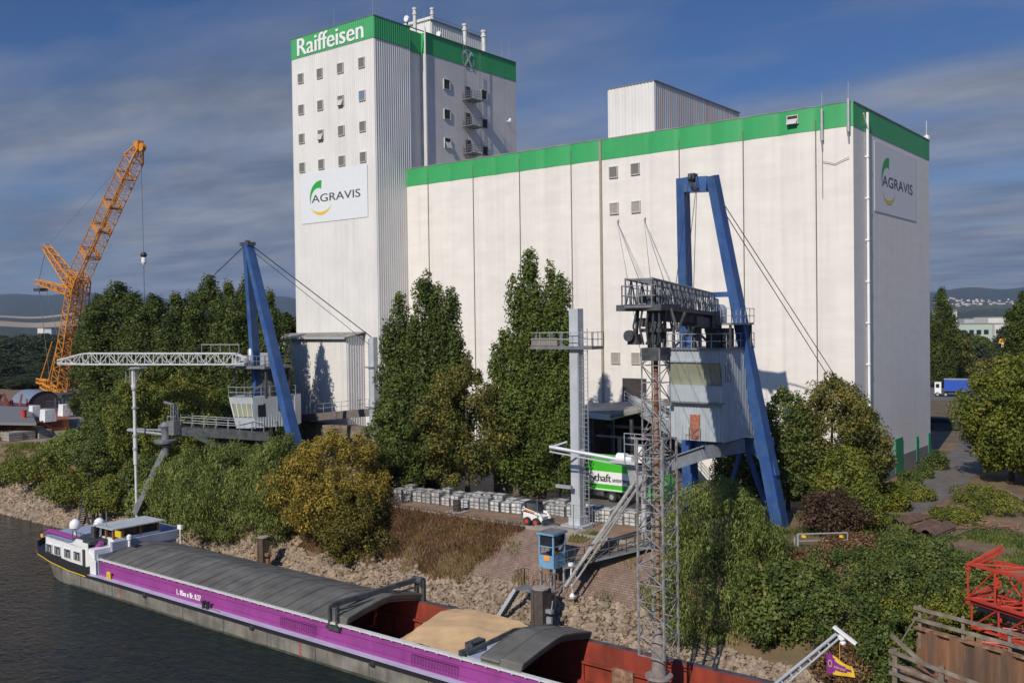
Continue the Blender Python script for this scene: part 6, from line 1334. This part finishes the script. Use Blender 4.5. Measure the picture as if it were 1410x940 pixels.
def region(x0,x1,y0,y1,dens=None):
    def f(n):
        X = NR.uniform(x0,x1,n); Y = NR.uniform(y0,y1,n)
        m = (np.sin(X*.9+Y*1.1)+np.sin(X*2.3-Y*1.7)*.6+NR.normal(size=n)*.5) > -.5 if dens is None else dens(X,Y)
        X, Y = X[m], Y[m]; return X, Y, np.array([gz(a,b) for a,b in zip(X,Y)])
    return f
notramp = lambda X,Y: (X < -46.9-(61.2-Y)*1.0+NR.normal(size=len(X))*.35+.5*np.sin(Y*3))
tufts('dry_grass','rusty brown dry grass and weeds covering the upper bank slope','grass',region(-75,-47,57.2,61.3,notramp),34000,.32,lm_brown,.04)
lm_straw = leafmat('leaf_straw',(.20,.13,.06),(.34,.24,.12),(.45,.34,.19))
tufts('straw_grass','pale straw coloured grass tufts above the bank stones','grass',region(-66,-50,57.0,58.4,lambda X,Y:(np.sin(X*1.3)+np.sin(X*.5+2)+NR.normal(size=len(X))*.4>.0)),14000,.55,lm_straw,.045)
tufts('green_weeds','scattered green weeds on the upper bank and quay','weeds',region(-75,-34,57.6,61.0,lambda X,Y:(np.sin(X*1.7+Y*2)+np.sin(X*.7-Y*3)+NR.normal(size=len(X))*.3>1.15)),20000,.25,lm_rob,.04)
tufts('ramp_grass','green grass patch at the foot of the platform mast','grass',region(-42.5,-40.2,60.6,62.2),2200,.25,lm_rob,.03)
tufts('cleared_ground_grass','low green and brown growth over the cleared right ground','grass',region(-31,-4,60,82,lambda X,Y:(np.sin(X*.9+Y*.6)+np.sin(X*.35-Y*.8)+NR.normal(size=len(X))*.5>.2)),60000,.28,lm_ivy,.06)
tufts('far_bank_grass','rough green growth on the left bank between bushes','grass',region(-140,-75,58,68),30000,.4,lm_rob,.06)
stone = [Vector(v) for v in ((0,0,1),(.9,0,.35),(.28,.85,.4),(-.72,.52,.3),(-.72,-.52,.45),(.28,-.85,.3),(.72,.52,-.4),(-.28,.85,-.4),(-.9,0,-.3),(-.28,-.85,-.45),(.72,-.52,-.4),(0,0,-1))]
sf = [(0,1,2),(0,2,3),(0,3,4),(0,4,5),(0,5,1),(1,6,2),(2,7,3),(3,8,4),(4,9,5),(5,10,1),(6,7,2),(7,8,3),(8,9,4),(9,10,5),(10,6,1),(11,7,6),(11,8,7),(11,9,8),(11,10,9),(11,6,10)]
def riprap(name, label, n, x0, x1, yr):
    sv = np.array([tuple(v) for v in stone]); vs, fs = [], []
    X = NR.uniform(x0,x1,n); 
    V = np.empty((n,12,3))
    for i in range(n):
        x = X[i]; ya, yb = yr(x); y = ya+(yb-ya)*NR.random()**1.15; s = .10+.12*NR.random()**1.5+(.14 if NR.random() < .06 else 0)
        q = sv*(s*np.array([NR.uniform(.8,1.5),NR.uniform(.7,1.2),NR.uniform(.6,1.0)]))*(1+NR.uniform(-.34,.3,(12,1))); a = NR.random()*6.28; c, sn = math.cos(a), math.sin(a)
        V[i,:,0] = x+q[:,0]*c-q[:,1]*sn; V[i,:,1] = y+q[:,0]*sn+q[:,1]*c; V[i,:,2] = gz(x,y)+.06+q[:,2]+NR.uniform(-.02,.12)
    fa = np.array(sf)[None]+np.arange(n)[:,None,None]*12; m = n*20
    me = bpy.data.meshes.new(name); me.vertices.add(n*12); me.vertices.foreach_set('co',V.reshape(-1).astype(np.float32)); me.loops.add(m*3); me.loops.foreach_set('vertex_index',fa.reshape(-1).astype(np.int32)); me.polygons.add(m)
    me.polygons.foreach_set('loop_start',np.arange(0,m*3,3,dtype=np.int32)); me.polygons.foreach_set('loop_total',np.full(m,3,dtype=np.int32)); me.update(calc_edges=True)
    me.materials.append(m_stone); o = bpy.data.objects.new(name,me); COL.objects.link(o); return tag(o,label,'stones',kind='stuff')
m_stone = pm('riprap_stone',(.33,.255,.18),.9,var=.35,scale=1.8,col2=(.21,.16,.115),f2=.52,bump=.4,bscale=10)
def yr1(x):
    up = 57.4+.45*math.sin(x*.4)+.3*math.sin(x*1.3)
    if -50.5 < x < -33: up = 57.7
    if x < -88: up = 58.3
    if x > -31: up = 57.0
    return 54.2, up
riprap('riprap_stones','pale angular riprap stones covering the lower river bank',24000,-135,-14,yr1)
# ------------------------------------------------------------------ left yard
y_ = thing('steel_shed_shell','grey blue half round steel shell lying in the left yard','steel shell',(-199,93,0))
c = PG(50,560,0); ax_ = Vector((.99,-.10,0)); s = Vector((.10,.99,0)); a = MB(); n=16; r=3.6
vs=[]
for k in (0,1):
    for i in range(n+1): t = math.pi*i/n; vs.append(c+ax_*(-5+10*k)+s*math.cos(t)*r+Vector((0,0,math.sin(t)*r)))
a.add(vs,[(i,i+1,n+2+i,n+1+i) for i in range(n)]); a.add([p-Vector((0,0,0)) for p in vs[:n+1]],[tuple(range(n+1))]); a.build('shell', pm('blue_grey_steel',(.20,.24,.30),.5,.2,var=.1), y_, True)
a = MB(); a.add([c+ax_*4.8+s*math.cos(math.pi*i/n)*r*.97+Vector((0,0,math.sin(math.pi*i/n)*r*.97)) for i in range(n+1)],[tuple(range(n+1))]); a.build('dark_opening', m_shade, y_)
def hull_block(name,label,cat,pts,h,mat,top=None):
    t = thing(name,label,cat,(pts[0][0],pts[0][1],0)); a = MB(); a.prism([(x,y,z) for x,y,z in pts],(0,0,h)); a.build('body',mat,t); return t
p = [PG(-60,600,0),PG(50,603,0),PG(45,588,0),PG(-60,585,0)]
pb = thing('grey_roof_barge','grey roofed pontoon with rusty red side at the left edge','pontoon',PG(0,605,0))
a = MB(); a.prism([PG(-80,582,1.6),PG(50,582,1.6),PG(95,578,1.6),PG(95,566,1.6),PG(-80,566,1.6)],(0,0,-1.6)); a.build('rusty_side', pm('rusty_red_hull',(.24,.075,.03),.8,var=.3,scale=.5), pb)
a = MB(); a.prism([PG(-80,580,2.6),PG(50,582,2.6),PG(40,560,2.6),PG(-80,556,2.6)],(0,0,-.4)); a.build('grey_roof', pm('grey_tarp',(.17,.17,.165),.7,var=.08), pb)
ob = thing('orange_pontoon','small bright orange pontoon piece in the left yard','pontoon',PG(38,613,0)); q = PG(22,600,0); a = MB(); a.prism([q,q+rgt*3.0,q+rgt*3.4+fh*2,q+fh*2],(0,0,1.3)); a.build('body',m_orange,ob)
rb = thing('red_post','red cylindrical winch post standing on the orange pontoon','post',PG(31,608,0)); q = PG(30,598,0)+fh*.8; a = MB(); a.lathe(q,[(.42,1.3),(.42,3.6),(.5,3.65),(.5,3.8)],12); a.build('drum',m_red,rb)
cover_m = pm('white_tarp',(.72,.74,.76),.6,var=.15,scale=.8,bump=.5,bscale=2)
for i,(px,py,w,lab) in enumerate([(48,574,1.5,'white tarpaulin covered cube nearest the grey shell, left yard'),(66,580,1.9,'largest white tarpaulin covered cube in the left yard'),(90,572,1.8,'right hand white tarpaulin covered block in the left yard'),(28,566,2.2,'flat white tarpaulin bundle in front of the grey shell')]):
    q = PG(px,py,1.6); t = thing('covered_block',lab,'covered load',(q.x,q.y,1.6)); h = 2.0 if i < 3 else .7
    a = MB(); a.add([(q.x-w/2,q.y-w/2,1.6),(q.x+w/2,q.y-w/2,1.6),(q.x+w/2,q.y+w/2,1.6),(q.x-w/2,q.y+w/2,1.6),(q.x-w/2*.85,q.y-w/2*.85,1.6+h),(q.x+w/2*.85,q.y-w/2*.85,1.6+h*.96),(q.x+w/2*.85,q.y+w/2*.85,1.6+h),(q.x-w/2*.85,q.y+w/2*.85,1.6+h*.93)],[(4,5,6,7),(0,1,5,4),(1,2,6,5),(2,3,7,6),(3,0,4,7)]); a.build('tarpaulin',cover_m,t)
for i,(px,py,lab) in enumerate([(15,606,'left stack of pale concrete slabs on the yard edge'),(33,604,'middle stack of pale concrete slabs on the yard edge'),(56,602,'right stack of pale concrete slabs on the yard edge')]):
    q = PG(px,py,0); t = thing('slab_stack',lab,'slabs',(q.x,q.y,0))
    for k in range(3): a = MB(); a.box(q.x-1.5+.1*k,q.x+1.6,q.y-1,q.y+1,.05+k*.42,.05+k*.42+.36); a.build('slab',m_kerb,t)
dk = thing('work_deck','dark steel work deck with small machinery behind the covered blocks','deck',PG(88,570,0)); q = PG(100,572,0)
a = MB(); a.box(q.x-6,q.x+3,q.y-2,q.y+3,0,1.5)
for k in range(6): a.box(q.x-5+k*1.4,q.x-4.3+k*1.4,q.y-1,q.y+1,1.5,1.5+1.2*R.random()+.8)
a.rail([(q.x-6,q.y-2,1.5),(q.x+3,q.y-2,1.5)],1.2,.06,1.5,2); a.build('body',m_dsteel,dk)
rd2 = thing('red_machinery','dark red machinery heap at the far left edge of the yard','machinery',PG(10,575,0)); q = PG(8,572,0)
a = MB(); a.box(q.x-8,q.x+6,q.y-2,q.y+4,0,2.0)
for k in range(14): p_ = q+Vector((R.uniform(-7,6),R.uniform(-2,3),2)); a.bar(p_,p_+Vector((R.uniform(-1.5,1.5),R.uniform(-1,1),R.uniform(.5,2.2))),.3)
a.build('frame',pm('dark_red',(.16,.04,.03),.7,var=.4,scale=.4),rd2)
tag(sheet('yard_ground',[(-230,-112,66,104)],pm('yard_earth',(.24,.20,.16),.95,var=.2,scale=.3),.006))
# ------------------------------------------------------------------ middle distance trees, left and right
lm_far = leafmat('leaf_far',(.028,.045,.018),(.05,.07,.03),(.085,.095,.04),noise=.35)
ft = tree_proto('park_tree','x','tree',10,.6,lambda t: 5.5*rb_(t),.62,lm_far,130,1.7,60,'distant trees on the plain behind the yard',.3,3)
first = [True]
def far_tree(px, py, D, w, lab):
    d = azdir(px); q = Vector((d.x*D, d.y*D, 0)); fwdD = q.dot(fh)
    hor = 445-ROLL*(px-705); H = CAMH-(py-hor)/F*fwdD; s = max(.3,H/10)
    if first[0]: first[0] = False; ft.location = q; ft.scale = (w/11,w/11,s); ft['label'] = lab
    else: copy_tree(ft, q, px, lab, (w/11,w/11,s))
rowsL = [(-10,112,470,480,20),(-10,112,488,420,17),(-5,108,506,370,15),(0,100,526,315,12)]
LB = ['distant tree, %s from the left in the farthest line behind the left yard','distant tree, %s from the left in the second farthest line behind the yard','distant tree, %s from the left in the third line behind the yard','distant tree, %s from the left just beyond the crane base and shell']
for i,(a0,a1,py,D,w) in enumerate(rowsL):
    n = 11
    for k in range(n): far_tree(a0+(a1-a0)*(k+.5*(i%2))/n, py+R.uniform(-6,6), D*(1+R.uniform(-.05,.05)), w*R.uniform(.8,1.2), LB[i] % ordn(k))
for k in range(19): far_tree(-20+k*8, 463+R.uniform(-3,3), 620+R.uniform(-60,60), 22, 'far tree, %s from the left, in the belt below the left hills' % ordn(k))
for k in range(6): far_tree(385+k*5, 440+R.uniform(-3,3), 330+20*k, 14, 'distant tree, %s from the left, at the left edge of the tall tower' % ordn(k))
for i,(px,py,D,w) in enumerate([(1288,446,420,22),(1300,452,360,16),(1312,438,900,50),(1322,458,330,16),(1334,442,1000,50),(1340,474,285,12),(1346,464,420,14),(1357,474,345,12),(1352,452,760,18),(1392,480,345,12),(1404,456,500,18),(1410,446,460,24)]):
    far_tree(px, py, D, w, 'distant tree, %s from the left, among the pale halls right of the silo' % ordn(i))
# forest mass right below the village
# houses
m_wallw = pm('render_white',(.66,.64,.60),.8,var=.1,scale=.2); m_tile = pm('roof_tile',(.20,.09,.06),.8,var=.2)
def house(x, y, z, w, d, h, label, cat='house', roof=True, group=None):
    t = thing('house', label, cat, (x,y,z), group); a = MB(); a.box(x-w/2,x+w/2,y-d/2,y+d/2,z,z+h)
    a.build('wall', m_wallw, t)
    b = MB()
    if roof: b.add([(x-w/2-.3,y-d/2-.3,z+h),(x+w/2+.3,y-d/2-.3,z+h),(x+w/2+.3,y+d/2+.3,z+h),(x-w/2-.3,y+d/2+.3,z+h),(x-w/2-.3,y,z+h+d*.35),(x+w/2+.3,y,z+h+d*.35)],[(0,1,5,4),(2,3,4,5),(0,4,3),(1,2,5)])
    else: b.box(x-w/2-.2,x+w/2+.2,y-d/2-.2,y+d/2+.2,z+h,z+h+.4)
    b.build('roof', m_tile if roof else m_kerb, t)
    for k in range(3): b = MB(); xx = x-w/2+w*(k+.5)/3; b.box(xx-w*.07,xx+w*.07,y-d/2-.05,y-d/2,z+h*.35,z+h*.65); b.build('window', m_glass, t)
    return t
hp = house(0,0,0,14,10,7,'x',group='white houses of the distant village'); hfirst = [True]
def hplace(px, D, lab, s=1.0):
    d = azdir(px); x, y = d.x*D, d.y*D; z = hill_h(px, D)-3.0 if D > 1450 else 0
    if hfirst[0]: hfirst[0] = False; hp.location = (x,y,z); hp['label'] = lab; hp.scale = (s,s,s); hp.rotation_euler.z = px
    else: copy_tree(hp,(x,y,z),px*.37,lab,s)
for k, px in enumerate(sorted(1284+R.random()**.8*126 for _ in range(84))):
    hplace(px, R.uniform(5300,7000), 'white far hillside house, %s from the left, right of the silo' % ordn(k), R.uniform(.7,1.4))
for k in range(14): hplace(3+k*5.4, R.uniform(640,800), 'village house, %s from the left, among trees below the left hills' % ordn(k), R.uniform(.7,1.1))
for k in range(5): hplace(388+k*4, R.uniform(1900,2600), 'pale hillside house, %s from the left, beside the tower edge' % ordn(k), R.uniform(.8,1.3))
def hall(px0,px1,py0,py1,D,label,mat,cat='hall',depth=20):
    # a hall whose near wall is D metres off; heights from the flat plain upward
    d0, d1 = azdir(px0), azdir(px1); k = D/d0.dot(fh); k1 = D/d1.dot(fh); hor = 445-ROLL*((px0+px1)/2-705)
    ztop = CAMH-(py0-hor)/F*D; p, q = d0*k, d1*k1; t = thing('industrial_hall',label,cat,(p.x,p.y,0)); a = MB(); b_ = fh*depth
    a.prism([p,q,q+b_,p+b_],(0,0,ztop)); a.build('wall',mat,t)
    a = MB(); up = Vector((0,0,ztop)); a.prism([p+up-fh*.3,q+up-fh*.3,q+b_+up,p+b_+up],(0,0,.5)); a.build('roof',m_kerb,t)
    L_ = q-p
    for i in range(4): a = MB(); o = p+L_*(.1+.22*i)-fh*.06; a.prism([o+Vector((0,0,ztop*.55)),o+L_*.14+Vector((0,0,ztop*.55)),o+L_*.14+Vector((0,0,ztop*.75)),o+Vector((0,0,ztop*.75))],fh*.05); a.build('window',m_glass,t)
    return t
hall(1311,1318,428,455,430,'slim white block tower behind the slim poplar',m_wallw,'building')
hall(1328,1342,439,452,700,'small grey hall on the plain between distant trees',m_lsteel)
hall(1361,1389,437,448,640,'white industrial hall with pale flat roof right of the silo',m_wallw)
hall(1370,1387,446,458,560,'second white hall in front of the larger one',m_wallw)
hall(1320,1366,446,452,520,'long low hall with greenish roof behind the trees',pm('pale_green',(.42,.5,.42),.7,var=.05))
hall(52,60,452,461,900,'white high rise block among the trees under the left fields',m_wallw,'building')
hall(61,71,453,464,880,'grey high rise block beside the white one, far left',m_lsteel,'building')
hall(1316,1366,482,489,300,'long pale garden wall beyond the lorry',m_kerb,'wall',.4)
hall(1345,1362,513,519,232,'white low wall right of the blue lorry',m_white,'wall',.4)
hall(1372,1400,516,522,230,'white van roof shaped low wall at the right edge',m_white,'wall',.4)
# steam column / chimney, red flag roof
sg = thing('filling_sign','yellow orange price sign on a white post among the distant trees','sign',(0,0,0)); d = azdir(1381); D=330/d.dot(fh); q = d*D; sg.location = (q.x,q.y,0); hor = 445-ROLL*676
zt = CAMH-(466-hor)/F*330; zb = CAMH-(472.5-hor)/F*330
a = MB(); a.prism([q+Vector((0,0,zb))-rgt*1.4,q+Vector((0,0,zb))+rgt*1.4,q+Vector((0,0,zt))+rgt*1.0,q+Vector((0,0,zt))-rgt*.9],fh*.3); a.build('panel',pm('sign_yellow',(.80,.38,.02),.5,var=.1),sg)
a = MB(); a.tube(q,q+Vector((0,0,zb)),.5,8); a.build('post',m_white,sg)
# blue lorry
bl = thing('blue_lorry','blue tipper lorry with white cab on the road right of the silo','lorry',(0,0,0))
A0, A1 = PG(1286,546,0), PG(1337,547,0); dd = (A1-A0); L = dd.length; dd.normalize(); nn = Vector((-dd.y,dd.x,0)); bl.location = A0
if nn.dot(fh) < 0: nn = -nn
def lbox(mb,u0,u1,w0,w1,z0,z1): mb.prism([A0+dd*u0+nn*w0+Vector((0,0,z0)),A0+dd*u1+nn*w0+Vector((0,0,z0)),A0+dd*u1+nn*w1+Vector((0,0,z0)),A0+dd*u0+nn*w1+Vector((0,0,z0))],(0,0,z1-z0))
a = MB(); lbox(a,L*.28,L,0,2.5,1.2,3.6); a.build('tipper_body',pm('lorry_blue',(.02,.08,.42),.45,var=.05),bl)
a = MB(); lbox(a,L*.27,L*1.01,-.05,2.55,3.6,3.75); a.build('body_rim',m_steel,bl)
a = MB(); lbox(a,L*.02,L*.2,0,2.4,.7,3.0); cb2 = a.build('cab',m_white,bl)
a = MB(); lbox(a,L*.05,L*.15,-.03,0,1.9,2.7); a.build('side_window',m_glass,cb2)
a = MB(); lbox(a,L*.1,L,.4,2.1,.7,1.15); a.build('chassis',m_dsteel,bl)
for u in (.1,.32,.78,.9):
    for w in (.15,2.35):
        c = A0+dd*L*u+nn*w+Vector((0,0,.5)); a = MB(); a.tube(c-nn*.15,c+nn*.15,.5,16); wo_ = a.build('wheel',m_rubber,bl); a = MB(); a.tube(c-nn*.17,c+nn*.17,.25,12); a.build('rim',m_steel,wo_)
# dark parked car beyond the silo corner
pc = thing('parked_van','dark blue grey van parked in shade beyond the silo corner','van',PG(1296,590,0)); q = PG(1296,592,0)
a = MB(); a.prism([q+Vector((-2.3,0,.3)),q+Vector((2.3,0,.3)),q+Vector((2.3,0,1.0)),q+Vector((1.5,0,1.8)),q+Vector((-2.0,0,1.85)),q+Vector((-2.3,0,1.0))],(0,1.8,0)); a.build('body',pm('van_dark',(.05,.06,.08),.35,var=.05),pc)
a = MB(); a.prism([q+Vector((-1.9,-.02,1.05)),q+Vector((1.7,-.02,1.05)),q+Vector((1.3,-.02,1.6)),q+Vector((-1.8,-.02,1.6))],(0,.015,0)); a.build('side_window',m_glass,pc)
for dx in (-1.5,1.5): a = MB(); a.tube(q+Vector((dx,-.02,.35)),q+Vector((dx,.25,.35)),.35,14); a.build('wheel',m_rubber,pc)
# ------------------------------------------------------------------ haze
hzm = bpy.data.materials.new('haze_air'); hzm.use_nodes = True; N, L = hzm.node_tree.nodes, hzm.node_tree.links
N.remove(N['Principled BSDF']); v = N.new('ShaderNodeVolumePrincipled'); v.inputs['Color'].default_value = (.55,.70,1.0,1); v.inputs['Density'].default_value = 5.5e-5; v.inputs['Anisotropy'].default_value = .2
L.new(v.outputs[0], N['Material Output'].inputs['Volume'])
tag(MB().box(-11000,11000,-700,11000,-20,520).build('haze', hzm), kind='stuff')
